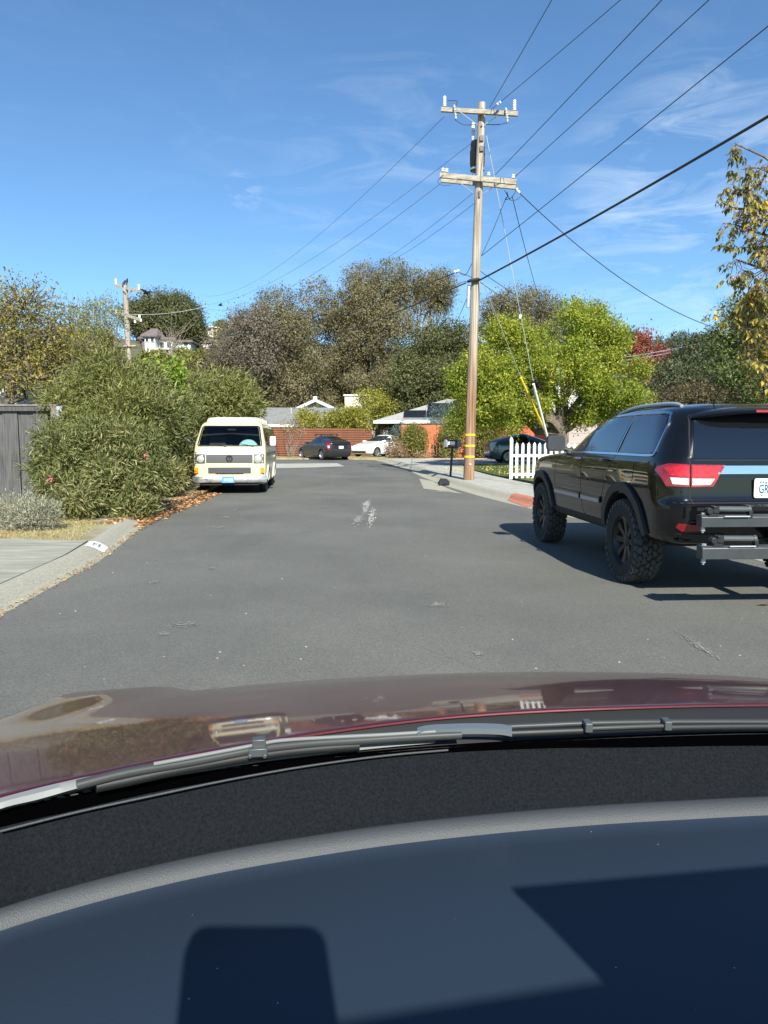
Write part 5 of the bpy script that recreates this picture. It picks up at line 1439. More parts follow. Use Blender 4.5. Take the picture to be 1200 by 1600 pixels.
wire('wire lowest of the crossarm wires sloping left behind the tall brown trees', Q(741, 318), A(545, 428, 66), 0.6, 0.008, M_wirefaint)
wire('dark cable across the tall brown trees ending at a white insulator by the pole', Q(714, 425), A(340, 522, 62), 0.7, 0.016)
wire('dark cable across the brown trees ending at the black splice case', Q(728, 442), A(345, 558, 62), 0.7, 0.020)
wire('thin cable dropping left from the riser pipe behind the dark round tree', Q(738, 445), A(700, 520, 60), 0.3, 0.012)
wire('thin wire from the pole sloping right across the brown dome tree', Q(745, 420), A(1010, 560, 52), 0.5, 0.010)
wire('second thin wire from the pole sloping right under the first', Q(746, 438), A(900, 510, 50), 0.4, 0.010)
wire('pair of pale wires before the red tree, upper one', A(880, 568, 50), A(1120, 531, 42), 0.2, 0.018, M_wiregrey)
wire('pair of pale wires before the red tree, lower one', A(880, 573, 50), A(1120, 536, 42), 0.2, 0.018, M_wiregrey)
# guys with their guards
def guy(label, top, low, ground, m, gname):
    wire(label, top, low, 0.0, 0.009, M_wiregrey, name='guy_wire')
g1t, g1m, g1b = Q(760, 212), A(833, 595, 25.2), G(857, 702, 0.0)
g1b = A(856, 693, 26.4)
wire('pale guy wire from the transformer down to the white guard tube', g1t, g1m, 0.0, 0.012, M_wiregrey, name='guy_wire')
wire('thin guy wire from the pole splice down to the yellow guard tube', Q(754, 440), A(814, 590, 25.2), 0.0, 0.010, M_wiregrey, name='guy_wire')
def guard(label, a, b, m, r, shaft2=None):
    a, b = Vector(a), Vector(b)
    # carry the tube on down to the lawn
    d = (b - a).normalized(); k = (b.z - (gz(b.y) + 0.1)) / -d.z if d.z < 0 else 0
    e = b + d * k
    o = MB().tube([Vector((0, 0, 0)), a - e], r, 10).build('guy_guard', m, None, 50); o.location = e
    return tag(o, label, 'guy guard')
guard('white plastic guard tube on the guy wire, leaning behind the picket fence', A(833.5, 600, 25.2), A(857, 690, 26.6), M_white, 0.045)
guard('yellow plastic guard tube on the guy wire, leaning left of the white one', A(813.5, 590, 25.2), A(851, 672, 26.6), M_yellow, 0.038)
lk = MB().box((0, 0, 0), (0.09, 0.05, 0.14)).build('guy_splice', M_galv, None, 0, 0.01); lk.location = A(813, 495, 24.95); tag(lk, 'small pale clamp box on the guy wire before the bright green tree', 'clamp')

def build_far_pole():
    base = A(203, 560, 47); base.z = 1.0
    t = thing('utility_pole', 'distant pale utility pole with birds on its top crossarm rising above the hedge', 'utility pole', base)
    loc = lambda u, v, dy=0: A(u, v, 47 + dy) - base
    s = MB(); tp = loc(195.5, 446)
    s.tube([(0, 0, 0), tp * 0.5, tp], [0.20, 0.185, 0.16], 12); s.build('shaft', M_polegrey, t, 50)
    for (u0, v0, u1, v1, h, nm, dy) in ((180, 446, 219, 455, 0.18, 'upper_crossarm', -0.2), (183, 489, 218, 499, 0.18, 'lower_crossarm', -0.2)):
        a, b = loc(u0, v0, dy + 0.8), loc(u1, v1, dy - 0.8); d = (b - a).normalized(); si = d.cross(Vector((0, 0, 1))).normalized()
        MB().box((a + b) / 2, ((b - a).length, 0.13, h), M=Matrix((d, si, si.cross(d))).transposed()).build(nm, M_arm, t, 0, 0.01)
    for u, v in ((181, 441), (217, 450)):
        p = loc(u, v, 0.6 if u < 200 else -0.9); q = MB(); q.cyl(p + Vector((0, 0, -0.15)), p + Vector((0, 0, 0.22)), 0.06, n=8); q.build('post_insulator', M_porc, t, 40)
    for u, v, dy in ((181, 486, 0.6), (218, 494, -0.9), (211, 502, -0.7), (220, 500, -0.9)):
        p = loc(u, v, dy); q = MB(); q.cyl(p + Vector((0, 0, -0.10)), p + Vector((0, 0, 0.08)), 0.07, n=8); q.build('pin_insulator', M_porc, t, 40)
    MB().tube([loc(199, 540, -0.3), loc(192, 533, -0.9), loc(186, 525, -1.2), loc(181, 524.5, -1.4)], [0.03, 0.03, 0.05, 0.11], 8).build('lamp_arm', M_galv, t, 50)
    for u0, v0, u1, v1 in ((190, 449, 196, 457), (208, 453, 198, 462)):
        MB().tube([loc(u0, v0, -0.3), loc(u1, v1, -0.3)], 0.03, 6).build('arm_brace', M_arm, t, 40)
    MB().box(loc(203, 541, 0), (0.9, 0.5, 0.10)).build('step_bracket', M_arm, t, 0, 0.01)
build_far_pole()
for i, (v0, v1) in enumerate(((489, 493), (497, 500), (491, 478))):
    wire(('upper', 'lower', 'middle')[i] + ' faint wire left of the distant pole across the twiggy trees' if i < 2 else 'faint wire right of the distant pole towards the far hillside', A(200, v0, 46.8), A(90 if i < 2 else 325, v1, 46), 0.2, 0.016, M_wiregrey)

# birds
M_bird = mat('black feathers', (0.010, 0.010, 0.012), 0.5)
def bird(label, u, v, y, s, fly=False, yaw=0.0):
    o = bpy.data.meshes.new('bird'); mb = MB()
    mb.lathe([(0.001, -0.30), (0.035, -0.24), (0.05, -0.12), (0.085, 0.0), (0.08, 0.10), (0.045, 0.17), (0.058, 0.22), (0.05, 0.27), (0.02, 0.31), (0.001, 0.37)], (0, 0, 0), (0.55, 0, 0.83) if not fly else (1, 0, 0.1), 10)
    if fly:
        for sd in (1, -1):
            mb.add([(0.10, sd * 0.04, 0.04), (0.16, sd * 0.26, 0.20), (0.06, sd * 0.52, 0.16), (-0.06, sd * 0.46, 0.13), (-0.10, sd * 0.24, 0.13), (-0.12, sd * 0.05, 0.02),
                    (0.10, sd * 0.04, 0.02), (0.16, sd * 0.26, 0.185), (0.06, sd * 0.52, 0.15), (-0.06, sd * 0.46, 0.12), (-0.10, sd * 0.24, 0.115), (-0.12, sd * 0.05, 0.0)],
                   [(0, 1, 2, 3, 4, 5), (11, 10, 9, 8, 7, 6)] + [(i, (i + 1) % 6, 6 + (i + 1) % 6, 6 + i) for i in range(6)])
    else:
        for sd in (0.03, -0.03): mb.cyl((0, sd, -0.05), (0.01, sd, -0.22), 0.008, n=5)
    b = mb.build('bird', M_bird, None, 60); b.location = A(u, v, y); b.scale = (s, s, s); b.rotation_euler = (0, 0, yaw)
    return tag(b, label, 'bird')
bird('black bird perched left of the distant pole top on its crossarm', 193, 443.5, 46.9, 0.95, yaw=1.2)
bird('black bird perched right on the tip of the distant pole', 198, 440.5, 47.0, 0.95, yaw=1.6)
bird('black bird flying just right of the distant pole', 230, 458, 46, 1.1, True, 2.6)
bird('tiny black bird flying alone over the far hill', 344, 477, 90, 1.1, True, 0.5)

# ------------------------------------------------------------------ mailbox, drain cover
MBX = G(703.5, 744, 0.13)
def build_mailbox():
    t = thing('mailbox', 'dark rounded mailbox with a pale door on a leaning post beside the utility pole', 'mailbox', MBX)
    loc = lambda u, v: A(u, v, MBX.y) - MBX
    tp = loc(707, 697)
    MB().tube([(0, 0, -0.1), tp], 0.05, 4).build('post', mat('dark post wood', (0.055, 0.042, 0.04), 0.8), t, 30)
    pr = [(-0.11, -0.03), (0.11, -0.03), (0.11, 0.11)] + [(0.11 * math.cos(rad(a)), 0.11 + 0.10 * math.sin(rad(a))) for a in range(20, 170, 20)] + [(-0.11, 0.11)]
    c = tp
    ang = rad(25)
    f = lambda p, q, d: c + Matrix.Rotation(ang, 3, 'Z') @ Vector((d, p, q))
    MB().prism(pr, f, -0.27, 0.27).build('box', M_blackmetal, t, 40)
    MB().prism([(p * 1.03, 0.005 + q * 1.03) for p, q in pr], f, -0.285, -0.262).build('door', mat('pale grey metal', (0.45, 0.46, 0.47), 0.4), t, 40)
    MB().prism([(-0.30, 0.05), (-0.02, 0.05), (-0.02, 0.16), (-0.26, 0.16)], lambda p, q, d: c + Matrix.Rotation(ang, 3, 'Z') @ Vector((p + 0.045, d, q)), -0.114, -0.120).build('name_label', M_platewhite, t, 0)
    MB().prism([(-0.20, 0.0), (-0.03, 0.0), (-0.03, 0.05), (-0.20, 0.05)], lambda p, q, d: c + Matrix.Rotation(ang, 3, 'Z') @ Vector((p + 0.045, d, q)), -0.113, -0.124).build('flag', M_redcar, t, 0)
    MB().box(c - Vector((0, 0, 0.06)), (0.40, 0.14, 0.05), rz=ang).build('shelf', M_blackmetal, t, 0, 0.005)
build_mailbox()
dp = G(694, 756, 0.06)
dr = MB().prism([(-0.16, -0.05), (0.14, -0.07), (0.18, 0.04), (0.10, 0.15), (-0.10, 0.17), (-0.18, 0.08)], lambda p, q, d: Vector((p, d, q)), -0.06, 0.06).build('drain_cover', M_blackmetal, None, 30, 0.01)
dr.location = dp; dr.rotation_euler = (rad(-35), 0, rad(20)); tag(dr, 'small black plastic lump lying on the kerb left of the pole foot', 'drain cover')

# ------------------------------------------------------------------ fences
def part_copies(proto, parent, places):
    """one piece, then copies of it that share its mesh"""
    out = []
    for i, (loc, rot, sc) in enumerate(places):
        o = proto if i == 0 else proto.copy()
        if i: COL.objects.link(o)
        o.parent = parent; o.location = loc; o.rotation_euler = rot; o.scale = sc
        out.append(o)
    return out
def picket_fence():
    p0, p1 = G(798, 748, 0.11), G(868, 748, 0.11)
    d = (p1 - p0); d.z = 0; d.normalize(); yaw = math.atan2(d.y, d.x)
    t = thing('picket_fence', 'low white picket fence with pointed pickets on the lawn left of the black four-wheel drive', 'fence', p0, yaw)
    k = 25.1 / F
    H = 51 * k * 1.02
    sh = [(-0.045, 0.0), (0.045, 0.0), (0.045, H - 0.17), (0.052, H - 0.14), (0.035, H - 0.12), (0.05, H - 0.08), (0.0, H), (-0.05, H - 0.08), (-0.035, H - 0.12), (-0.052, H - 0.14), (-0.045, H - 0.17)]
    pk = MB().prism(sh, lambda a, b, q: Vector((a, q, b)), -0.012, 0.012).build('picket', M_white, t, 0)
    sp = 8.25 * k
    part_copies(pk, t, [((sp * (i + 1), -0.032, 0.02), (0, rad(rnd.uniform(-0.6, 0.6)), 0), (1, 1, rnd.uniform(0.985, 1.01))) for i in range(16)])
    for z in (0.14, 0.76): MB().box((sp * 8.2, 0.0, z), (sp * 16.6, 0.04, 0.09)).build('rail', M_white, t, 0)
    for x in (0.0, sp * 16.8):
        po = MB().box((x, 0, H * 0.53), (0.10, 0.10, H * 1.08)); po.lathe([(0.07, H * 1.07), (0.035, H * 1.13), (0.001, H * 1.17)], (x, 0, 0), (0, 0, 1), 8)
        po.build('post', M_white, t, 0)
picket_fence()

def board_fence():
    p0 = G(97, 786, 0.05)
    t = thing('board_fence', 'weathered grey vertical board fence with a corner post at the left edge', 'fence', p0, 0)
    H = 2.08
    bw = 0.33
    for i in range(9):
        o = MB().box((0, 0, H / 2), (bw - 0.008, 0.022, H - 0.08)).build('board', M_fencegrey, t, 0, 0.003)
        o.location = (-0.22 - bw * (i + 0.5) , 0.02 + (0.03 if i % 2 else 0.0), 0.0); o.rotation_euler = (0, 0, rad(rnd.uniform(-1, 1)))
    for i in range(8):
        o = MB().box((0, 0, H / 2 - 0.03), (0.022, 0.24, H - 0.1)).build('board', M_fencegrey, t, 0, 0.003)
        o.location = (0.07 + (0.03 if i % 2 else 0), 0.25 + i * 0.27, 0.0)
    MB().box((-1.7, 0.085, H / 2), (3.0, 0.02, H - 0.1)).build('board_gap_shade', mat('painted board gap shade', (0.012, 0.012, 0.012), 0.9), t, 0)  # added dark sheet: shade between the boards put into its colour
    MB().box((-0.06, -0.035, H / 2), (0.13, 0.10, H)).build('post', M_fencepost, t, 0, 0.004)
    MB().box((0.05, 0.0, H / 2 - 0.02), (0.10, 0.09, H - 0.03)).build('corner_board', M_fencegrey, t, 0, 0.004)
    MB().box((-1.6, -0.03, H - 0.045), (3.0, 0.06, 0.115)).build('top_rail', M_fencegrey, t, 0, 0.004)
    MB().box((-1.6, -0.0, H + 0.022), (3.2, 0.16, 0.035)).build('cap_board', M_fencepost, t, 0, 0.004)
    MB().box((0.07, 1.2, H + 0.012), (0.12, 2.3, 0.035)).build('side_cap', M_fencegrey, t, 0, 0.004)
    MB().box((0.055, -0.075, H - 0.12), (0.12, 0.012, 0.24)).build('post_plate', M_galv, t, 0, 0.003)
board_fence()

def slat_fence():
    a, b = A(395, 712, 50.0), A(580, 712, 51.8)
    a.z = b.z = gz(48) + 0.08
    d = (b - a); L_ = d.length; yaw = math.atan2(d.y, d.x)
    t = thing('slat_fence', 'reddish brown fence of long horizontal slats behind the dark grey hatchback', 'fence', a, yaw)
    H = 1.95; n = 12; sh = H / n; span = L_ / 4
    pr = MB().box((span / 2, 0, sh / 2), (span - 0.02, 0.025, sh - 0.032)).build('slat', M_slat, t, 0)
    part_copies(pr, t, [((span * j, rnd.uniform(-0.006, 0.006), 0.03 + sh * i), (0, 0, 0), (1, 1, 1)) for j in range(4) for i in range(n)])
    po = MB().box((0, 0.07, H / 2), (0.1, 0.1, H)).build('post', M_slat, t, 0)
    part_copies(po, t, [((span * j, 0, 0), (0, 0, 0), (1, 1, 1)) for j in range(5)])
    MB().box((L_ / 2, 0.07, H / 2), (L_, 0.015, H)).build('slat_gap_shade', mat('dark backing', (0.05, 0.02, 0.012), 0.9), t, 0)  # added dark sheet behind the slats, so their gaps look shaded
slat_fence()

def red_fence(label, u0, u1, y0, y1, vb, vt, ncap=False):
    a, b = A(u0, vb, y0), A(u1, vb, y1)
    zb = gz(44) + 0.05
    a.z = b.z = zb
    d = b - a; L_ = d.length; yaw = math.atan2(d.y, d.x)
    t = thing('stained_fence', label, 'fence', a, yaw)
    H = A(u0, vt, y0).z - zb
    n = int(L_ / 0.20); w = L_ / n
    mb = MB()
    pr = MB().box((w / 2, 0, H / 2), (w - 0.012, 0.022, H)).build('board', M_fencered, t, 0)
    part_copies(pr, t, [((w * i, rnd.uniform(-0.012, 0.012), 0), (0, 0, 0), (1, 1, 1 + rnd.uniform(-0.008, 0.008))) for i in range(n)])
    for z in (0.3, H - 0.3): MB().box((L_ / 2, 0.05, z), (L_, 0.05, 0.09)).build('rail', M_fencered, t, 0)
    for x in (0.05, L_ - 0.05): MB().box((x, 0.07, H / 2), (0.1, 0.1, H)).build('post', M_fencered, t, 0)
    return t
red_fence('orange red board fence behind the mailbox and utility pole', 627, 776, 44.6, 44.8, 716, 664)
red_fence('orange red board fence behind the silver blue hatchback', 776, 866, 44.9, 43.8, 716, 664)
red_fence('short orange red fence return turning away in shade beside the thick tree trunk', 866, 880, 43.8, 47, 716, 664)

# ------------------------------------------------------------------ houses
def gable_house(name, label, base, yaw, L_, D_, wh, rh, wall, roof, over=0.5, gable_mat=None, windows=(), fascia=None):
    """L_ along local x (ridge), D_ deep; origin at the middle of the front wall foot"""
    t = thing(name, label, 'house', base, yaw)
    MB().box((0, D_ / 2, wh / 2), (L_, D_, wh)).build('wall', wall, t, 0)
    gm = MB()
    for sx in (-1, 1): gm.prism([(0.0, wh), (D_, wh), (D_ / 2, wh + rh)], lambda p, q, d: Vector((sx * L_ / 2 + d, p, q)), -0.06 * sx, 0.0)
    gm.build('gable', gable_mat or wall, t, 0)
    k = rh / (D_ / 2)
    for sd in (0, 1):
        y0 = -over if sd == 0 else D_ + over
        z0 = wh - over * k
        vs = []
        for x in (-L_ / 2 - over, L_ / 2 + over):
            vs += [(x, y0, z0 + 0.05), (x, D_ / 2, wh + rh + 0.05), (x, D_ / 2, wh + rh + 0.17), (x, y0, z0 + 0.17)]
        MB().add(vs, [(0, 1, 2, 3), (7, 6, 5, 4), (0, 4, 5, 1), (1, 5, 6, 2), (2, 6, 7, 3), (3, 7, 4, 0)]).build('roof', roof, t, 0)
        MB().box((0, y0 - (0.03 if sd == 0 else -0.03), z0 + 0.08), (L_ + 2 * over, 0.04, 0.2)).build('fascia', fascia or M_white, t, 0)
    for (x, z, w, h) in windows:
        f = MB().box((x, -0.02, z), (w + 0.14, 0.06, h + 0.14)).build('window', M_white, t, 0)
        MB().box((x, -0.055, z), (w, 0.02, h)).build('pane', M_winfar, f, 0)
        MB().box((x, -0.07, z), (0.04, 0.02, h)).build('glazing_bar', M_white, f, 0)
    return t
# grey shingled bungalow behind the slat fence
b = A(440, 690, 55); b.z = gz(50) + 0.1
h1 = gable_house('house', 'low house with a long grey shingle roof behind the brown slat fence', b, rad(3), 12.5, 7, 2.35, 1.25, M_housewhite, M_roofgrey, 0.6, windows=((1.5, 1.4, 1.2, 1.0), (-2.5, 1.4, 1.2, 1.0)))
for x in (0.6, 1.4): MB().cyl((x, 2.2, 2.9), (x, 2.2, 3.7), 0.09, n=10).build('vent_pipe', M_galv, h1, 40)
MB().cyl((-1.0, -0.5, 0), (-1.0, -0.5, 2.0), 0.06, n=8).build('porch_post', M_white, h1, 40)
# cream gable rising behind it
t = thing('house', 'cream house gable with pale eaves peeking over the grey shingle roof', 'house', (A(494, 690, 66).x, 66, gz(60)), 0)
apex = A(494, 626, 66).z - gz(60); ev = A(455, 643, 66).z - gz(60); hw = 46 * 66 / F
MB().prism([(-hw * 0.86, 0), (hw * 0.86, 0), (hw * 0.86, ev), (0, apex - 0.15), (-hw * 0.86, ev)], lambda p, q, d: Vector((p, d, q)), 0, 8).build('wall', M_cream, t, 0)
for sd in (-1, 1):
    MB().prism([(0, apex), (sd * hw, ev - 0.25), (sd * hw, ev - 0.05), (0, apex + 0.2)], lambda p, q, d: Vector((p, d, q)), -0.5, 8.4).build('roof', M_roofgrey, t, 0)
    MB().prism([(0, apex - 0.12), (sd * hw, ev - 0.37), (sd * hw, ev - 0.12), (0, apex + 0.13)], lambda p, q, d: Vector((p, d, q)), -0.56, -0.51).build('bargeboard', M_white, t, 0)
for i in range(5): MB().box((0, -0.01, ev + 0.1 + i * 0.16), (hw * 1.7 * (1 - (0.1 + i * 0.16) / (apex - ev + 0.25)), 0.03, 0.018)).build('clapboard', M_cream, t, 0)
MB().box((0, -0.3, apex + 0.18), (0.3, 0.5, 0.35)).build('ridge_vent', M_white, t, 0)
ch = thing('house', 'cream stucco chimney house block half hidden behind the round yellow-green tree', 'house', (A(560, 690, 63).x, 63, gz(60)), 0)
MB().box((0.0, 1.5, 2.6), (2.4, 3, 5.0)).build('wall', M_cream, ch, 0, 0.02)
MB().box((0.0, 1.5, 5.15), (2.6, 3.2, 0.12)).build('coping', M_white, ch, 0, 0.01)
# white house with solar panels on the right
sb_ = A(668, 690, 52); sb_.z = gz(50) + 0.1
def solar_house():
    t = thing('house', 'white house with a pale hipped roof and dark solar panels behind the orange red fence', 'house', sb_, rad(-4))
    MB().box((1.2, 4, 1.3), (6.2, 8, 2.6)).build('wall', M_housewhite, t, 0)
    MB().box((6.2, 5, 1.3), (6.0, 8, 2.6)).build('wing_wall', M_housewhite, t, 0)
    ez, rz_ = 2.5, 4.3
    # hip: eave corners and ridge
    e = [(-3.9, -0.7, ez), (10, -0.7, ez), (10, 8.7, ez), (-3.9, 8.7, ez), (1.4, 4, rz_), (9.5, 4, rz_)]
    MB().add(e + [(x, y, z - 0.16) for x, y, z in e[:4]], [(0, 1, 5, 4), (1, 2, 5), (2, 3, 4, 5), (3, 0, 4), (6, 7, 1, 0), (7, 8, 2, 1), (8, 9, 3, 2), (9, 6, 0, 3), (9, 8, 7, 6)]).build('roof', M_roofpale, t, 0)
    MB().box((3, -0.74, ez - 0.09), (13.8, 0.05, 0.2)).build('fascia', M_white, t, 0)
    k = (rz_ - ez) / 4.7
    pw, ph = 1.62, 1.55
    for i in range(5):
        for j in range(2):
            x0 = (-1.75 if j == 0 else 0.0) + i * (pw + 0.06); q0 = 0.25 + j * (ph + 0.05)
            f = lambda p, q, d: Vector((x0 + p, -0.7 + q0 + q, ez + (q0 + q) * k + 0.06 + d))
            pn = MB().prism([(0, 0), (pw, 0), (pw, ph), (0, ph)], f, 0.02, 0.07).build('solar_panel', M_solar, t, 0)
            MB().prism([(-0.015, -0.015), (pw + 0.015, -0.015), (pw + 0.015, ph + 0.015), (-0.015, ph + 0.015)], f, 0.015, 0.055).build('panel_frame', M_galv, pn, 0)
    for x, y in ((3.85, 1.8), (5.7, 3.1)):
        p = MB(); z = ez + (y + 0.7) * k; p.cyl((x, y, z - 0.2), (x, y, z + 0.55), 0.13, n=12); p.cyl((x, y, z + 0.5), (x, y, z + 0.62), 0.2, n=12); p.build('vent_pipe', M_white, t, 40)
    f_ = MB().box((0.3, -0.02, 1.4), (1.5, 0.06, 1.1)).build('window', M_white, t, 0); MB().box((0.3, -0.06, 1.4), (1.36, 0.02, 0.96)).build('pane', M_winfar, f_, 0)
solar_house()
# garage house behind the thick trunk
gb_ = A(925, 690, 43); gb_.z = gz(45) + 0.1
def garage_house():
    t = thing('house', 'taupe garage house with a fan-lit garage door behind the bright green tree', 'house', gb_, rad(8))
    MB().box((3.0, 4, 1.45), (10.6, 8, 2.9)).build('wall', M_taupe, t, 0)
    e = [(-2.9, -0.8, 2.85), (9, -0.8, 2.85), (9, 8.8, 2.85), (-2.9, 8.8, 2.85), (0.5, 4, 4.3), (7, 4, 4.3)]
    MB().add(e + [(x, y, z - 0.18) for x, y, z in e[:4]], [(0, 1, 5, 4), (1, 2, 5), (2, 3, 4, 5), (3, 0, 4), (6, 7, 1, 0), (7, 8, 2, 1), (8, 9, 3, 2), (9, 6, 0, 3), (9, 8, 7, 6)]).build('roof', M_roofpale, t, 0)
    dr_ = MB().box((0.6, -0.03, 1.2), (4.2, 0.06, 2.4)).build('garage_door', mat('taupe door', (0.36, 0.31, 0.30), 0.7), t, 0)
    for i in range(4): MB().box((0.6, -0.065, 0.3 + i * 0.6), (4.1, 0.012, 0.02)).build('door_joint', M_taupe, dr_, 0)
    for cx in (-0.55, 1.55):
        for i in range(5):
            a0, a1 = rad(8 + i * 33), rad(8 + i * 33 + 26)
            pts = [(cx + r * math.cos(a), 1.85 + r * 0.75 * math.sin(a)) for r, a in ((0.22, a0), (0.62, a0), (0.62, a1), (0.22, a1))]
            MB().prism(pts, lambda p, q, d: Vector((p, d, q)), -0.075, -0.06).build('fan_light', mat('reddish glass', (0.20, 0.07, 0.05), 0.4) if 'reddish glass' not in bpy.data.materials else bpy.data.materials['reddish glass'], dr_, 0)
    MB().box((-2.0, -0.12, 3.6), (1.6, 0.1, 1.3)).build('white_gable', M_housewhite, t, 0, 0.01)
garage_house()
# white house corner behind the left fence
lh = thing('house', 'bright white house wall behind the grey board fence at the left edge', 'house', (-12.2, 19.5, 0.05), rad(4))
MB().box((0, 2.5, 1.7), (4.4, 5, 3.4)).build('wall', M_housewhite, lh, 0)
MB().box((2.24, 2.5, 1.2), (0.1, 2.2, 2.2)).build('side_door', M_darkroof, lh, 0)
MB().box((0, 2.4, 3.47), (5.2, 6.2, 0.14)).build('roof', M_roofgrey, lh, 0)

# hillside houses, far up the slope on the left
def hill_house(name, label, u, v, y, blocks, tower=None):
    """blocks: (u0, u1, v_eave, v_foot, roof height, wall mat, roof mat, n windows, depth shift) in photograph pixels at depth y"""
    k = y / F
    o = A(u, v, y)
    t = thing(name, label, 'house', o, 0)
    for (u0, u1, ve, vf, rh, wm, rm, nw, dy) in blocks:
        x0, x1 = (u0 - u) * k, (u1 - u) * k; ze, zf = (v - ve) * k, (v - vf) * k - 2.0
        MB().box(((x0 + x1) / 2, dy + 2.5, (ze + zf) / 2), (x1 - x0, 5, ze - zf)).build('wall', wm, t, 0)
        ov = 0.5; xm0, xm1 = x0 + (x1 - x0) * 0.22, x1 - (x1 - x0) * 0.22
        e = [(x0 - ov, dy - ov, ze), (x1 + ov, dy - ov, ze), (x1 + ov, dy + 5 + ov, ze), (x0 - ov, dy + 5 + ov, ze), (xm0, dy + 2.5, ze + rh * k), (xm1, dy + 2.5, ze + rh * k)]
        MB().add(e + [(a, b_, c - 0.25) for a, b_, c in e[:4]], [(0, 1, 5, 4), (1, 2, 5), (2, 3, 4, 5), (3, 0, 4), (6, 7, 1, 0), (7, 8, 2, 1), (8, 9, 3, 2), (9, 6, 0, 3), (9, 8, 7, 6)]).build('roof', rm, t, 0)
        for i in range(nw):
            xc = x0 + (x1 - x0) * (i + 0.5) / nw; ww = (x1 - x0) / nw * 0.55; hh = (vf - ve) * k * 0.42
            f = MB().box((xc, dy - 0.05, ze - (vf - ve) * k * 0.42), (ww + 0.2, 0.12, hh + 0.2)).build('window', M_white, t, 0)
            MB().box((xc, dy - 0.13, ze - (vf - ve) * k * 0.42), (ww, 0.04, hh)).build('pane', M_winfar, f, 0)
    return t
th = hill_house('hillside_house', 'white hillside house with mauve roofs and a pointed bay turret right of the distant pole', 250, 540, 112,
    [(216, 232, 525, 545, 8, M_mauve, M_mauve, 0, 2.0), (230, 246, 526, 541, 14, M_housewhite, M_mauve, 2, -1.0), (246, 268, 528, 556, 5, M_housewhite, M_mauve, 2, 0.6), (266, 293, 531, 541, 5, M_housewhite, M_mauve, 2, 1.4), (246, 270, 545, 562, 2, M_housewhite, M_housewhite, 1, -0.8)])
hill_house('hillside_house', 'long white flat-roofed house highest on the hill crest', 322, 515, 230, [(306, 334, 512, 519, 1, M_housewhite, M_housewhite, 4, 0), (310, 330, 508, 513, 1, M_housewhite, M_housewhite, 2, 3), (317, 336, 513, 522, 1, M_cream, M_housewhite, 2, -3)])
hill_house('hillside_house', 'peach house with a terracotta roof on the hill crest', 343, 518, 215, [(335, 350, 517, 523, 6, M_cream, M_orangeroof, 1, 0), (339, 342, 512, 520, 1, M_cream, M_cream, 0, -1)])
hill_house('hillside_house', 'dark flat-eaved white house halfway down the hill', 325, 540, 150, [(305, 341, 534, 541, 3, M_housewhite, M_darkroof, 4, 0), (332, 342, 541, 548, 1, M_housewhite, M_darkroof, 1, -1)])
hill_house('hillside_house', 'pale grey flat-roofed shed house lowest on the slope above the hedge', 328, 566, 100, [(315, 342, 565, 575, 3, M_housewhite, M_roofgrey, 2, 0)])
# ------------------------------------------------------------------ trees and shrubs
LM_euc = leaf_mat('eucalyptus leaves', [(0.0, (0.088, 0.081, 0.040)), (0.5, (0.126, 0.112, 0.057)), (0.8, (0.152, 0.130, 0.072)), (1.0, (0.22, 0.185, 0.11))], 0.25, nscale=0.25, gain=1.3)
LM_eucgrey = leaf_mat('dry grey foliage', [(0.0, (0.095, 0.078, 0.055)), (0.5, (0.125, 0.105, 0.078)), (1.0, (0.17, 0.145, 0.11))], 0.15, nscale=0.3)
LM_dark = leaf_mat('dark evergreen leaves', [(0.0, (0.050, 0.056, 0.022)), (0.6, (0.080, 0.086, 0.032)), (1.0, (0.135, 0.132, 0.048))], 0.2, nscale=0.3)
LM_bright = leaf_mat('bright yellow green leaves', [(0.0, (0.085, 0.135, 0.018)), (0.4, (0.155, 0.205, 0.024)), (0.75, (0.26, 0.28, 0.035)), (1.0, (0.40, 0.37, 0.06))], 0.4, nscale=0.5)
LM_olive = leaf_mat('oleander leaves', [(0.0, (0.065, 0.082, 0.026)), (0.5, (0.13, 0.145, 0.048)), (0.8, (0.20, 0.20, 0.078)), (1.0, (0.31, 0.275, 0.13))], 0.25, 0.42, nscale=0.8)
LM_olivehi = leaf_mat('lighter oleander leaves', [(0.0, (0.085, 0.098, 0.026)), (0.5, (0.155, 0.165, 0.048)), (1.0, (0.26, 0.25, 0.095))], 0.3, 0.45, nscale=0.8)
LM_sapl = leaf_mat('fresh green leaves', [(0.0, (0.10, 0.17, 0.02)), (0.6, (0.18, 0.25, 0.03)), (1.0, (0.30, 0.34, 0.06))], 0.4)
LM_autumn = leaf_mat('autumn yellow leaves', [(0.0, (0.078, 0.082, 0.026)), (0.45, (0.155, 0.148, 0.042)), (0.8, (0.25, 0.215, 0.055)), (1.0, (0.38, 0.26, 0.07))], 0.35, nscale=0.7)
LM_near = leaf_mat('box elder leaves', [(0.0, (0.055, 0.065, 0.020)), (0.35, (0.12, 0.12, 0.030)), (0.7, (0.24, 0.20, 0.045)), (1.0, (0.48, 0.35, 0.06))], 0.4, nscale=0.9)
LM_seed = leaf_mat('brown seed clusters', [(0.0, (0.13, 0.065, 0.04)), (0.6, (0.27, 0.14, 0.08)), (1.0, (0.40, 0.24, 0.14))], 0.2)
LM_red = leaf_mat('red autumn leaves', [(0.0, (0.13, 0.028, 0.026)), (0.5, (0.24, 0.05, 0.042)), (1.0, (0.36, 0.12, 0.08))], 0.35)
LM_conifer = leaf_mat('conifer needles', [(0.0, (0.034, 0.048, 0.024)), (0.6, (0.066, 0.082, 0.038)), (1.0, (0.12, 0.125, 0.06))], 0.15)
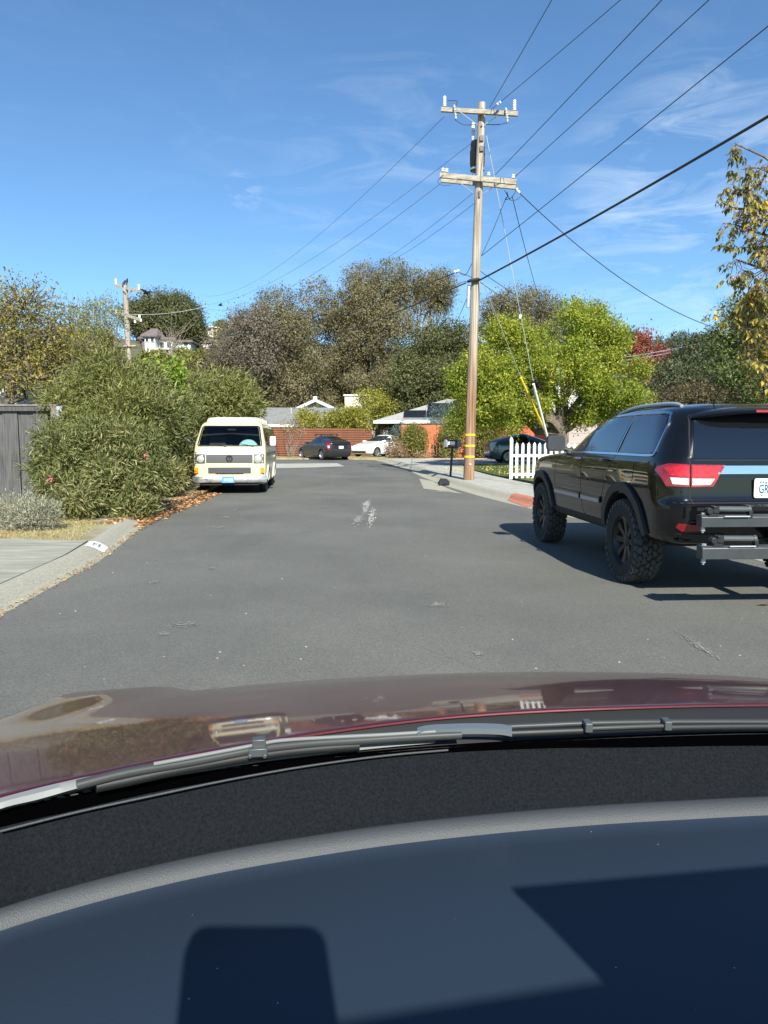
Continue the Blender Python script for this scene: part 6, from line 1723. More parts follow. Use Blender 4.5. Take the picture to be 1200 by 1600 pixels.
LM_conifer2 = leaf_mat('green cypress sprays', [(0.0, (0.040, 0.062, 0.020)), (0.6, (0.085, 0.115, 0.035)), (1.0, (0.15, 0.17, 0.055))], 0.2)
LM_blue = leaf_mat('blue juniper sprays', [(0.0, (0.05, 0.075, 0.065)), (0.6, (0.10, 0.14, 0.125)), (1.0, (0.18, 0.22, 0.20))], 0.15)
LM_hedge = leaf_mat('yellow hedge leaves', [(0.0, (0.095, 0.105, 0.018)), (0.5, (0.20, 0.20, 0.03)), (1.0, (0.36, 0.32, 0.06))], 0.35, nscale=0.8)
LM_brown = leaf_mat('brown shrub leaves', [(0.0, (0.11, 0.075, 0.04)), (0.5, (0.23, 0.155, 0.085)), (1.0, (0.36, 0.25, 0.15))], 0.2)
LM_shrub = leaf_mat('dull green shrub leaves', [(0.0, (0.075, 0.085, 0.020)), (0.5, (0.145, 0.150, 0.036)), (1.0, (0.25, 0.235, 0.07))], 0.25)
LM_lav = leaf_mat('grey lavender leaves', [(0.0, (0.14, 0.145, 0.10)), (0.5, (0.24, 0.24, 0.175)), (1.0, (0.36, 0.35, 0.27))], 0.2)
LM_dust = leaf_mat('dark brown scrub', [(0.0, (0.040, 0.034, 0.020)), (0.6, (0.085, 0.070, 0.038)), (1.0, (0.15, 0.12, 0.06))], 0.2)
M_pinkflower = leaf_mat('pink flowers', [(0.0, (0.55, 0.07, 0.13)), (1.0, (0.65, 0.20, 0.24))], 0.3)

def gbase(u, y, dz=0.0): return (A(u, 690, y).x, y, (hillz(A(u, 690, y).x, y) if y > 84 else gz(y)) + dz)

# tall brown eucalyptus grove beyond the houses
GR = 'tall brown eucalyptus trees beyond the houses'
tree('eucalyptus_tree', 'leftmost tall brown tree of the grove, with a wide domed crown', 'tree', gbase(470, 74), [E(478, 478, 46, 42, 74), E(436, 512, 42, 44, 73), E(418, 560, 42, 46, 73), E(462, 560, 48, 50, 71), E(500, 530, 38, 60, 74), E(440, 610, 55, 40, 71), E(498, 600, 45, 45, 72)], LM_euc, 0.45, 0.3, M_barkpale, GR, 3300, 22, 0.30, 0.22, 0.42, 0.72, 0.5, 0.7, puff=(75, 1.5), facing=3.2)
tree('eucalyptus_tree', 'second tall brown tree of the grove, its crown lower between the two domes', 'tree', gbase(545, 77), [E(540, 488, 32, 40, 78), E(548, 540, 40, 50, 77), E(530, 590, 42, 48, 76), E(556, 610, 40, 45, 76)], LM_euc, 0.4, 0.3, M_barkpale, GR, 2100, 22, 0.30, 0.22, 0.42, 0.72, 0.5, 0.7, puff=(48, 1.5), facing=3.2)
tree('eucalyptus_tree', 'tallest brown tree of the grove, with its broad crown top in the middle', 'tree', gbase(600, 75), [E(600, 447, 44, 34, 75), E(575, 478, 40, 42, 74), E(618, 478, 30, 40, 76), E(596, 525, 46, 50, 73), E(580, 570, 46, 50, 72), E(622, 560, 32, 50, 74), E(602, 610, 50, 40, 72)], LM_euc, 0.5, 0.3, M_barkpale, GR, 3300, 22, 0.30, 0.22, 0.42, 0.72, 0.5, 0.7, puff=(75, 1.5), facing=3.2)
tt = tree('eucalyptus_tree', 'slender tall tree with bare pale stems and a small top, right of the grove', 'tree', gbase(656, 78), [E(678, 446, 22, 22, 78), E(688, 466, 12, 18, 78), E(664, 466, 9, 22, 78)], LM_euc, 0.3, 0.5, M_barkpale, GR, 700, 20, 0.32, 0.21, 0.42, 0.5, 0.6, 0.6, puff=(22, 1.0), facing=3.2)
mb = MB(); o = Vector(tt.location)
for i in range(16):
    u0 = rnd.uniform(640, 672); u1 = u0 + rnd.uniform(6, 18)
    limb(mb, A(u0, 600, 78) - o, A(u1, rnd.uniform(455, 490), 78) - o, 0.12, 0.04, 0.12, 6, 5)
tag(mb.build('bare_stem', M_barkpale, tt, 60), kind='stuff')
tree('eucalyptus_tree', 'dry grey-brown tree at the left foot of the grove', 'tree', gbase(385, 68), [E(388, 520, 36, 34, 68), E(362, 552, 26, 34, 68), E(392, 568, 38, 38, 67), E(408, 540, 25, 40, 69)], LM_eucgrey, 0.3, 0.4, M_barkpale, GR, 1600, 20, 0.32, 0.21, 0.4, 0.55, 0.2, 0.6, twigs=160, twig_len=0.6, puff=(50, 1.3), facing=3.2)
tree('evergreen_tree', 'dark round-topped evergreen between the grove and the utility pole', 'tree', gbase(702, 62), [E(706, 543, 36, 38, 62), E(725, 565, 26, 45, 63), E(685, 590, 45, 38, 61), E(716, 600, 36, 34, 61)], LM_dark, 0.35, 0.3, M_bark, None, 1900, 20, 0.26, 0.20, 0.5, 0.75, 0.0, 0.9, puff=(60, 1.1), facing=3.2)
tree('evergreen_tree', 'mid-green evergreen with a yellowish top at the foot of the grove', 'tree', gbase(662, 59), [E(668, 560, 30, 36, 59), E(650, 590, 34, 34, 58), E(640, 615, 40, 28, 58), E(675, 612, 38, 30, 58)], LM_dark, 0.3, 0.3, M_bark, None, 1500, 20, 0.26, 0.20, 0.5, 0.75, 0.0, 0.9, puff=(50, 1.0), facing=3.2)
dm = tree('dome_tree', 'brown dome-shaped tree rising behind the bright green tree', 'tree', gbase(820, 78), [E(815, 492, 50, 32, 78), E(782, 500, 28, 30, 78), E(852, 500, 34, 30, 78), E(820, 520, 58, 26, 77)], LM_euc, 0.4, 0.6, M_barkpale, None, 2000, 20, 0.28, 0.21, 0.45, 0.75, 0.3, 0.8, puff=(55, 1.4), facing=3.2)
mb = MB(); o = Vector(dm.location)
for i in range(9):
    u0 = rnd.uniform(768, 792); limb(mb, A(u0, 590, 77) - o, A(u0 + rnd.uniform(-12, 10), rnd.uniform(500, 520), 77) - o, 0.12, 0.04, 0.1, 5, 5)
tag(mb.build('bare_stem', M_barkpale, dm, 60), kind='stuff')
# wooded mass low behind the houses that reads as one
def scrub(name, pieces, m, n_each, ln, label=None):
    C = []; 
    for u, v, ru, rv, y in pieces:
        P, d, T = crown_points([E(u, v, ru, rv, y)], n_each // 14, 14, 0.3, 0.6)
        C.append((P, d))
    P = np.concatenate([c[0] for c in C]); d = np.concatenate([c[1] for c in C]); n = len(P)
    o = leaf_cards(name, P, unit(d + rng.normal(size=(n, 3)) * 0.8), unit(d * 0.9 + rng.normal(size=(n, 3)) * 0.7 + np.array([0, 0, 0.4])), ln * rng.uniform(0.6, 1.3, n), 0.5, m)
    tag(o, kind='stuff')
    return o
scrub('hillside_scrub', [(u_, rnd.uniform(572, 610) if 200 < u_ < 350 else rnd.uniform(540, 600), rnd.uniform(10, 24), rnd.uniform(8, 14), rnd.uniform(88, 98)) for u_ in [rnd.uniform(60, 420) for _ in range(30)]], LM_dust, 1100, 0.3)
scrub('hillside_bushes', [(u, v, ru, rv, y) for u, v, ru, rv, y in [(352, 523, 14, 7, 205), (372, 507, 14, 12, 230), (345, 508, 10, 6, 240), (395, 515, 16, 10, 235), (358, 540, 16, 12, 160), (330, 557, 18, 7, 120), (300, 551, 20, 8, 118), (345, 552, 10, 9, 130), (312, 527, 12, 6, 190), (352, 530, 12, 7, 190), (290, 525, 12, 14, 170), (300, 562, 30, 8, 104), (270, 565, 30, 8, 100), (240, 560, 20, 6, 106), (284, 556, 14, 6, 107)]], LM_shrub, 1500, 0.5)
scrub('far_treeline', [(u, 545 + rnd.uniform(-8, 8), 30, 24, 120 + rnd.uniform(-8, 8)) for u in range(880, 1330, 26)] + [(u, 600, 34, 36, 84) for u in range(400, 1340, 40)], LM_dark, 1700, 0.45)
scrub('far_left_treeline', [(u, 560 + rnd.uniform(-8, 8), 40, 40, 86 + rnd.uniform(-3, 8)) for u in range(-220, 165, 34)], LM_dust, 1700, 0.4)
# pole tree and twiggy trees on the left
tree('pine_tree', 'large rounded olive green tree on the slope right of the distant pole', 'tree', gbase(258, 138), [E(255, 490, 40, 26, 138), E(228, 500, 24, 24, 138), E(285, 500, 24, 30, 138), E(262, 476, 26, 14, 138), E(262, 505, 42, 20, 137)], LM_dark, 0.6, 0.4, M_bark, None, 2400, 18, 0.5, 0.42, 0.45, 0.72, puff=(70, 2.2), facing=3.2)
tw = tree('twiggy_tree', 'feathery upright tree with thin shoots left of the distant pole', 'tree', gbase(140, 46), [E(118, 508, 20, 32, 46), E(145, 500, 22, 34, 46), E(170, 502, 20, 34, 46), E(140, 535, 40, 26, 45)], LM_shrub, 0.16, 0.3, M_twig, None, 520, 12, 0.22, 0.16, 0.35, 0.5, -0.8, 0.5, twigs=120)
mb = MB(); o = Vector(tw.location)
for i in range(46):
    u0 = rnd.uniform(104, 182); limb(mb, A(u0, 545, 46) - o, A(u0 + rnd.uniform(-8, 8), rnd.uniform(453, 490), 46) - o, 0.030, 0.008, 0.06, 4, 4)
tag(mb.build('bare_shoot', M_twig, tw, 60), kind='stuff')
bt = thing('bare_tree', 'bare grey twiggy tree in front of the mauve roofed hillside house', 'tree', gbase(272, 60))
mb = MB(); o = Vector(bt.location)
tr_ = limb(mb, (0, 0, 0), A(268, 540, 60) - o, 0.12, 0.07, 0.1)
for i in range(34):
    s_ = Vector((A(rnd.uniform(262, 276), rnd.uniform(530, 560), 60))) - o
    limb(mb, s_, A(rnd.uniform(225, 312), rnd.uniform(488, 545), 60) - o, 0.03, 0.007, 0.3, 4, 4)
mb.build('branch', M_twig, bt, 60)

# left foreground: autumn tree behind the fence, oleander hedge
tree('autumn_tree', 'twiggy tree with yellowing leaves behind the grey board fence', 'tree', gbase(-15, 18.3), [E(40, 482, 60, 44, 18.3), E(-25, 490, 60, 55, 18.5), E(82, 520, 34, 40, 18), E(28, 550, 64, 46, 18), E(85, 570, 30, 34, 18), E(-30, 570, 60, 50, 18), E(50, 595, 56, 26, 17.6)], LM_autumn, 0.16, 0.45, M_bark, None, 1500, 10, 0.13, 0.075, 0.5, 0.30, 0.1, 0.6, twigs=900, twig_len=0.6)
OG = 'oleander shrubs hedging the left side of the street'
def shrub(name, label, base, clumps, leaf, ntw, nleaf, sig, ln, wr, group=None, stems=16, shell=0.6, outw=1.0, sr=0.02, smat=None, hang=0.0, droop=0.12, cat='shrub', puff=None, facing=1.2):
    base = Vector(base); t = thing(name, label, cat, base, 0, group)
    mb = MB(); cs = [Vector(c[0]) for c in clumps]
    for i in range(stems):
        c, r = clumps[i % len(clumps)]
        d = Vector((rnd.gauss(0, 1), rnd.gauss(0, 1), abs(rnd.gauss(0, 1)))).normalized()
        e = Vector((c[0] + d.x * r[0] * 0.8, c[1] + d.y * r[1] * 0.8, c[2] + d.z * r[2] * 0.85))
        limb(mb, (rnd.uniform(-0.2, 0.2), rnd.uniform(-0.2, 0.2), -0.05), e - base, sr, sr * 0.3, 0.25, 4, 5)
    mb.build('stem', smat or M_twig, t, 60)
    o, T = crown('foliage', puffs(clumps, *puff) if puff else clumps, ntw, nleaf, sig, ln, wr, leaf, t, shell, hang, outw, droop=droop, facing=facing)
    return t
o1 = shrub('oleander_shrub', 'nearest oleander shrub with long narrow leaves and a few pink flowers', (-5.6, 13.0, 0.05), [E(140, 768, 60, 40, 12.6, 0.8), E(195, 755, 44, 50, 13.0, 0.8), E(95, 782, 30, 30, 12.6, 0.6), E(120, 718, 50, 44, 13.4, 0.8), E(178, 708, 52, 48, 13.6, 0.8), E(165, 796, 60, 22, 12.6, 0.6), E(222, 735, 28, 46, 13.6, 0.7), E(108, 802, 34, 16, 12.6, 0.5)], LM_olive, 1700, 22, 0.075, 0.125, 0.17, OG, 60, 0.3, 1.4, 0.014, None, -0.15, puff=(95, 0.26))
# pink blooms
P, d, T = crown_points([E(150, 760, 66, 52, 12.6, 0.8), E(190, 730, 50, 50, 13.0, 0.8)], 11, 8, 0.03, 0.95)
fl = leaf_cards('flower', P - np.array(o1.location), unit(d + rng.normal(size=P.shape)), unit(d + 0.5 * rng.normal(size=P.shape)), 0.045, 0.8, M_pinkflower, o1); tag(fl, kind='stuff')
shrub('oleander_shrub', 'tall oleander rising behind the nearest one against the fence end', (-6.9, 16.0, 0.05), [E(130, 650, 46, 48, 16.0), E(178, 625, 44, 42, 16.4), E(118, 606, 30, 36, 16.8), E(202, 655, 42, 50, 16.2), E(160, 590, 34, 26, 17), E(92, 655, 24, 38, 15.8), E(150, 690, 60, 44, 15.4)], LM_olivehi, 1600, 20, 0.10, 0.14, 0.17, OG, 60, 0.3, 1.4, 0.014, None, -0.3, puff=(95, 0.32))
shrub('oleander_shrub', 'oleander with a twiggy top midway along the hedge', (-6.3, 18.0, 0.05), [E(235, 662, 36, 46, 17.2), E(222, 620, 34, 34, 17.8), E(252, 695, 28, 44, 17.2), E(208, 602, 26, 20, 18), E(240, 748, 24, 34, 16.6, 0.5)], LM_olive, 1200, 20, 0.11, 0.15, 0.18, OG, 44, 0.3, 1.3, 0.016, None, -0.2, puff=(60, 0.34))
shrub('oleander_shrub', 'rounded green oleander behind the camper van', (-6.9, 25.5, 0.1), [E(345, 630, 50, 32, 25), E(310, 620, 36, 30, 25), E(385, 632, 22, 26, 26), E(345, 608, 40, 20, 25.5), E(330, 680, 56, 46, 25)], LM_olivehi, 950, 20, 0.2, 0.19, 0.2, OG, 30, 0.66, 1.2, 0.03, None, -0.2)
shrub('oleander_shrub', 'shaded oleander closing the hedge beside the camper van', (-6.9, 21.0, 0.08), [E(276, 700, 24, 52, 20.4, 0.8), E(276, 650, 28, 40, 21), E(288, 606, 26, 24, 22), E(262, 742, 20, 26, 19.2, 0.5)], LM_olive, 700, 20, 0.17, 0.16, 0.18, OG, 24, 0.6, 1.2, 0.025, None, -0.1)
shrub('sapling', 'bright fresh green sapling sticking out of the oleander hedge', (-6.0, 18.8, 0.05), [E(258, 588, 24, 20, 18.6), E(248, 606, 22, 24, 18.4), E(276, 582, 14, 12, 18.6), E(228, 584, 10, 8, 18)], LM_sapl, 130, 14, 0.13, 0.12, 0.5, None, 8, 0.4, 0.8, 0.02)
shrub('lavender_shrub', 'low grey twiggy lavender shrub in front of the board fence', (-5.55, 10.5, 0.05), [E(48, 808, 44, 26, 10.5), E(20, 800, 34, 26, 10.8), E(70, 800, 24, 22, 10.4), E(-15, 808, 30, 24, 10.6)], LM_lav, 700, 16, 0.055, 0.045, 0.22, None, 90, 0.35, 1.2, 0.006, M_twig, -0.7)
shrub('thin_shrub', 'wispy grey-green stems climbing the grey fence post', (-6.6, 13.9, 0.05), [E(88, 750, 20, 50, 13.8), E(75, 770, 20, 30, 13.6)], LM_lav, 70, 12, 0.10, 0.10, 0.2, None, 16, 0.3, 0.8, 0.008)

# the bright green tree beside the garage
tree('green_tree', 'bright yellow-green broadleaf tree with a thick leaning trunk behind the picket fence', 'tree', gbase(880, 32.5, 0.05), [E(760, 590, 42, 40, 31.3), E(742, 630, 26, 36, 30.8), E(795, 552, 40, 38, 31.8), E(830, 540, 42, 40, 32.3), E(835, 600, 46, 42, 30.8), E(795, 628, 50, 34, 30.6), E(895, 525, 36, 38, 32.8), E(912, 500, 26, 26, 33.3), E(935, 545, 40, 40, 32.8), E(965, 585, 40, 42, 32.3), E(960, 620, 36, 24, 31.8), E(895, 588, 46, 40, 31.3), E(735, 600, 24, 30, 30.8), E(725, 640, 18, 26, 30.8), E(990, 600, 18, 26, 32.3), E(930, 640, 30, 16, 31.8), E(800, 645, 30, 16, 30.6)], LM_bright, 0.38, 0.42, M_bark, None, 6600, 16, 0.13, 0.105, 0.58, 0.62, 0.0, 1.0, puff=(118, 0.58), facing=2.0)
# shrubs along the orange fence and hedges
shrub('hedge_shrub', 'yellow-green hedge hanging over the brown slat fence', gbase(520, 53.4), [E(500, 658, 30, 16, 53.2), E(540, 660, 34, 17, 53.2), E(572, 662, 26, 18, 53.2), E(480, 655, 14, 13, 53.2)], LM_hedge, 800, 16, 0.16, 0.15, 0.5, None, 20, 0.6, puff=(34, 0.5))
tree('round_tree', 'small loose yellow-green tree between the cream gable and the solar roof', 'tree', gbase(585, 57), [E(560, 632, 24, 20, 57), E(590, 625, 26, 18, 57), E(605, 645, 20, 18, 57), E(575, 650, 28, 18, 57)], LM_hedge, 0.12, 0.4, M_barkpale, None, 560, 14, 0.2, 0.16, 0.5, 0.4, puff=(26, 0.6), facing=3.2)
shrub('fence_shrub', 'bushy green shrub before the left end of the orange red fence', gbase(650, 43.6, 0.1), [E(648, 684, 21, 20, 43.5), E(640, 690, 14, 14, 43.2), E(655, 702, 12, 12, 43.4)], LM_shrub, 520, 14, 0.13, 0.12, 0.42, None, 16, 0.5)
shrub('fence_shrub', 'leafy green shrub behind the mailbox', gbase(702, 43.4, 0.1), [E(704, 680, 20, 22, 43.3), E(712, 672, 16, 16, 43.4), E(700, 702, 14, 14, 43.2)], LM_shrub, 520, 14, 0.13, 0.12, 0.42, None, 16, 0.5)
shrub('fence_shrub', 'green shrub just right of the utility pole before the orange red fence', gbase(757, 43.4, 0.1), [E(756, 690, 16, 24, 43.3), E(748, 674, 16, 14, 43.4), E(768, 676, 14, 14, 43.4)], LM_shrub, 480, 14, 0.13, 0.12, 0.42, None, 16, 0.5)
shrub('fence_shrub', 'low shrub top showing over the silver blue hatchback', gbase(805, 43.6, 0.1), [E(805, 670, 16, 11, 43.5)], LM_shrub, 120, 14, 0.14, 0.10, 0.4, None, 10, 0.5)
shrub('dry_shrub', 'dry pinkish brown shrub beside the white hatchback', gbase(622, 43.0, 0.1), [E(616, 702, 14, 15, 43), E(626, 706, 10, 11, 42.8)], LM_brown, 200, 14, 0.12, 0.09, 0.5, None, 14, 0.5)
shrub('dry_shrub', 'dead brown growth at the foot of the orange red fence left of the mailbox', gbase(660, 43.2, 0.1), [E(658, 712, 18, 5, 43)], LM_brown, 80, 12, 0.12, 0.09, 0.5, None, 10, 0.5)
shrub('dry_shrub', 'dead brown vine hanging over the left end of the slat fence', gbase(455, 47.2, 0.2), [E(452, 672, 12, 14, 47.2), E(468, 668, 12, 9, 47.4), E(445, 665, 16, 7, 47.2)], LM_brown, 90, 12, 0.16, 0.10, 0.4, None, 14, 0.2)
shrub('juniper', 'blue-grey juniper with spiky tops before the solar roof', gbase(692, 46.3, 0.1), [E(680, 650, 8, 14, 46.3), E(692, 645, 7, 16, 46.4), E(704, 642, 8, 18, 46.5), E(690, 662, 22, 10, 46), E(716, 650, 12, 16, 46.5)], LM_blue, 420, 14, 0.14, 0.12, 0.25, None, 10, 0.4)
shrub('juniper', 'blue-grey juniper low at the white wall beside the white hatchback', gbase(622, 45.2, 0.1), [E(622, 680, 10, 14, 45.2), E(628, 668, 6, 10, 45.4)], LM_blue, 160, 14, 0.12, 0.11, 0.25, None, 8, 0.4)
shrub('juniper', 'blue-grey juniper spread behind the fence under the bright green tree', gbase(800, 46.5, 0.1), [E(765, 655, 20, 9, 46.5), E(805, 652, 26, 10, 46.5), E(835, 656, 18, 9, 46.5)], LM_blue, 300, 14, 0.16, 0.12, 0.25, None, 10, 0.4)
# right side: red tree, conifers, near box elder
tree('red_tree', 'thin tree with red autumn leaves and pale branches', 'tree', gbase(1015, 57), [E(1000, 540, 17, 20, 57), E(1036, 556, 17, 15, 57), E(1008, 575, 20, 24, 57), E(1012, 528, 8, 12, 57)], LM_red, 0.15, 0.45, M_barkpale, None, 240, 14, 0.28, 0.2, 0.5, 0.4, twigs=70, twig_len=0.7)
tree('conifer', 'dark layered conifer right of the red tree', 'tree', gbase(1085, 42), [E(1085, 565, 30, 34, 42), E(1060, 600, 36, 34, 41), E(1105, 605, 40, 36, 41), E(1082, 545, 16, 20, 42), E(1040, 625, 30, 20, 41)], LM_conifer, 0.3, 0.3, M_bark, None, 1600, 16, 0.18, 0.19, 0.3, 0.6, 0.3, 1.2, flat=0.4, puff=(60, 0.75), facing=3.2)
tree('conifer', 'tall green cypress beside the right edge behind the black four-wheel drive', 'tree', gbase(1170, 34), [E(1160, 530, 36, 50, 34), E(1190, 570, 50, 60, 33.5), E(1130, 565, 18, 40, 34), E(1150, 610, 46, 36, 33), E(1225, 540, 50, 70, 34), E(1210, 615, 50, 36, 33)], LM_conifer2, 0.3, 0.3, M_bark, None, 2100, 16, 0.17, 0.17, 0.35, 0.62, 0.1, 1.0, puff=(80, 0.65), facing=3.2)
shrub('scrub_bush', 'brown-leaved bush in front of the dark conifers', gbase(1090, 33), [E(1075, 618, 34, 16, 33), E(1105, 615, 26, 18, 33), E(1040, 626, 24, 12, 33)], LM_dust, 420, 14, 0.16, 0.11, 0.45, None, 20, 0.5)
shrub('scrub_bush', 'small bright green bush above the black roof left of the red tree', gbase(985, 38), [E(985, 622, 22, 16, 38), E(960, 628, 20, 12, 38)], LM_bright, 200, 14, 0.15, 0.11, 0.5, None, 10, 0.5)

def box_elder():
    base = Vector((9.4, 13.2, 0.1))
    t = thing('box_elder', 'large tree with drooping yellow leaves and brown seed clusters reaching in at the right edge', 'tree', base)
    Y = 12.5
    cl = [E(1185, 262, 34, 30, Y), E(1205, 330, 56, 50, Y), E(1155, 300, 22, 26, Y), E(1195, 420, 46, 50, Y), E(1145, 350, 16, 26, Y), E(1172, 470, 34, 34, Y), E(1210, 500, 56, 44, Y), E(1150, 405, 12, 26, Y), E(1185, 545, 34, 26, Y), E(1300, 360, 100, 150, 13), E(1300, 540, 90, 60, 13), E(1310, 220, 80, 80, 13.2), E(1128, 480, 14, 16, Y), E(1124, 312, 12, 12, Y), E(1118, 520, 8, 8, Y), E(1150, 225, 8, 14, Y), E(1190, 590, 26, 20, Y)]
    mb = MB(); fk = A(1420, 540, 13.2)
    limb(mb, (0, 0, -0.1), fk - base, 0.26, 0.2, 0.05, 5, 10)
    for c, r in cl:
        e = Vector(c); m_ = fk.lerp(e, 0.55) + Vector((0, 0, 0.4))
        limb(mb, fk - base, m_ - base, 0.09, 0.04, 0.2, 4, 7); limb(mb, m_ - base, e - base, 0.04, 0.012, 0.3, 5, 6)
    P, d, T = crown_points(cl, 560, 1, 0.05, 0.25)
    st = MB(); C = []; D = []; N_ = []
    for p in T:
        p = Vector(p); j = min(range(len(cl)), key=lambda q: (Vector(cl[q][0]) - p).length)
        tip = limb(mb, Vector(cl[j][0]).lerp(p, 0.15) - base, p - base, 0.010, 0.004, 0.4, 3, 4)
        for k in range(rnd.choice((3, 4, 5))):
            o_ = p + Vector((rnd.gauss(0, 0.05), rnd.gauss(0, 0.05), rnd.gauss(0, 0.04)))
            a = rnd.uniform(0, 6.283); dirv = Vector((math.cos(a), math.sin(a), rnd.uniform(-1.2, 0.1))).normalized()
            L = rnd.uniform(0.12, 0.20); e = o_ + dirv * L + Vector((0, 0, -0.05))
            st.tube([o_ - base, o_.lerp(e, 0.5) + Vector((0, 0, 0.012)) - base, e - base], 0.0022, 3, cap=False)
            sd = dirv.cross(Vector((0, 0, 1))).normalized(); nn = Vector((rnd.gauss(0, 0.35), rnd.gauss(0, 0.35) - 0.35, 0.8))
            C.append(e); D.append(dirv + Vector((0, 0, -0.9))); N_.append(nn)
            for f in ((0.55, 0.9) if rnd.random() < 0.6 else (0.75,)):
                for s_ in (1, -1):
                    C.append(o_.lerp(e, f)); D.append(dirv * 0.5 + sd * s_ * 0.9 + Vector((0, 0, -0.75 + rnd.gauss(0, 0.2)))); N_.append(nn + sd * s_ * 0.5)
    mb.build('trunk', M_bark, t, 60)
    tag(st.build('leaf_stalk', M_twig, t, 0, fix=False), kind='stuff')
    C = np.array(C); n = len(C)
    leaf_cards('crown', C - np.array(base), np.array(D), np.array(N_), 0.105 * rng.uniform(0.65, 1.3, n), 0.50, LM_near, t, 0.18)
    S = T[rng.choice(len(T), 130, replace=False)]; S0 = np.repeat(S, 22, 0); n = len(S0)
    P = S0 + rng.normal(size=(n, 3)) * np.array([0.045, 0.045, 0.075]) + np.array([0, 0, -0.09])
    o = leaf_cards('seed_cluster', P - np.array(base), unit(np.array([0, 0, -1.0]) + rng.normal(size=(n, 3)) * 0.6), unit(rng.normal(size=(n, 3)) + np.array([0, -0.6, 0.3])), 0.055, 0.36, LM_seed, t, 0.1)
    tag(o, kind='stuff')
box_elder()

# litter along the left edge and on the lawn
def edge_place():
    def f():
        y = rnd.uniform(11.2, 18.6); x = -4.0 - (y - 11) * 0.055 - abs(rnd.gauss(0, 0.28)) + rnd.uniform(-0.1, 0.22)
        return (x, y, gz(y) + (0.078 if x < -4.3 - (y - 13) * 0.06 else 0.01))
    return f
tag(litter('fallen_leaves', 2600, edge_place(), 0.075, M_litter), kind='stuff')
tag(litter('yard_litter', 700, inpoly([(-4.4, 9.4), (-4.9, 12.2), (-7.6, 12.0), (-7.6, 9.6)], 0.08), 0.05, M_litter), kind='stuff')
tag(litter('lawn_leaves', 900, inpoly([(3.6, 31), (3.9, 26.2), (4.6, 22.8), (7, 23), (8, 31)], 0.16), 0.08, M_yleaf), kind='stuff')
tag(litter('verge_leaves', 140, inpoly([(2.2, 31), (2.8, 27), (3.6, 27), (3.5, 31)], 0.125), 0.08, M_yleaf), kind='stuff')
def gutter_place():
    y = rnd.uniform(4.5, 11.5); x = float(np.interp(y, [4.5, 5.58, 7.05, 8.0, 9.4, 10.9, 12], [-2.95, -3.08, -3.22, -3.3, -3.55, -3.81, -3.95])) + rnd.gauss(0.0, 0.035)
    return (x, y, 0.008)
tag(litter('gutter_litter', 420, gutter_place, 0.035, M_litter), kind='stuff')
blades('kerb_weeds', 900, lambda: (lambda p: (p[0] - 0.02, p[1], 0.0))(gutter_place()), 0.035, 0.008, M_drygrass, 0.9)
lf = leaf_cards('dead_leaf', np.array([[3.13, 5.86, 0.02]]), np.array([[1.0, -0.15, 0.12]]), np.array([[0.1, 0.2, 1.0]]), 0.19, 0.42, M_litter, None, -0.05)
tag(lf, 'single curled brown leaf on the asphalt under the bike rack', 'leaf')
# house number stencilled on the left kerb
a_, b2_ = Vector((-3.52, 9.03)), Vector((-3.99, 9.11))
cnm = thing('kerb_number', 'white painted kerb patch with a dark house number beside the left driveway', 'kerb number', (-3.7, 8.82, 0))
crb = bpy.data.objects['left_curb']
bvc = BVHTree.FromPolygons([v.co.copy() for v in crb.data.vertices], [list(p.vertices) for p in crb.data.polygons])
def onkerb(x, y, o):
    h = bvc.ray_cast(Vector((x, y, 2)), Vector((0, 0, -1)))
    z = h[0].z if h[0] else 0.1
    return Vector((x, y, z + o)) - Vector(cnm.location)
kx = lambda s_, q: (-3.52 - 0.22 * s_ - 0.16 * (q - 0.5) * 0.6, 8.72 + 0.38 * q - 0.05 * s_)
vs = [onkerb(*kx(i / 12, j / 4), 0.003) for i in range(13) for j in range(5)]
MB().add(vs, [(i * 5 + j, i * 5 + j + 1, i * 5 + j + 6, i * 5 + j + 5) for i in range(12) for j in range(4)]).build('white_patch', M_white, cnm, 60)
tm = text_mesh('number', '122', 0.20, mat('faded dark paint', (0.06, 0.07, 0.09), 0.8), cnm, Vector((0, 0, 0)), Matrix.Identity(3), 0.0, 'CENTER', 0.004)
tm.matrix_local = Matrix.Identity(4)
for v in tm.data.vertices:
    # along the kerb reads left to right, up the kerb is up
    q = 0.5 - v.co.x * 2.0; s_ = 0.5 + v.co.y * 2.6
    v.co = onkerb(*kx(s_, 1 - q), 0.006)
# ------------------------------------------------------------------ our own car, seen from behind its windscreen
EYE = Vector((0, 0, CAM_H))
def onz(u, v, drop):
    """the ray through a pixel met with the level drop metres below the eye"""
    d = A(u, v, 1.0) - EYE
    return EYE + d * (-drop / d.z)
HY, HX = 0.695, 0.30
def hood_drop(x, y):
    t = y - HY
    s = 0.262 + 0.204 * t + 0.129 * t * t + 0.085 * (x - HX) ** 2
    s -= 0.022 * math.exp(-((x + 0.455) / 0.055) ** 2) * sm((y - 0.75) / 0.3)
    s -= 0.018 * math.exp(-((x - 0.80) / 0.09) ** 2) * sm((y - 0.95) / 0.25)
    if x < -0.46: s += 1.6 * (-0.46 - x) ** 2
    if x > 0.98: s += 1.6 * (x - 0.98) ** 2
    return s
def onhood(u, v, off=0.0):
    d = A(u, v, 1.0) - EYE; lo, hi = 0.2, 4.0
    y = 0.3
    prev = None
    while y < 3:
        p = EYE + d * y
        g = (CAM_H - p.z) - (hood_drop(p.x, p.y) - off)
        if g > 0: break
        y += 0.002
    return EYE + d * y
car = thing('car', 'dark maroon car we look out of: bonnet, wipers and dusty dashboard at the bottom', 'car', (0.3, 0.0, 0.0), 0)
O = Vector(car.location)
M_maroon, N, L, b_ = new_mat('maroon car paint')
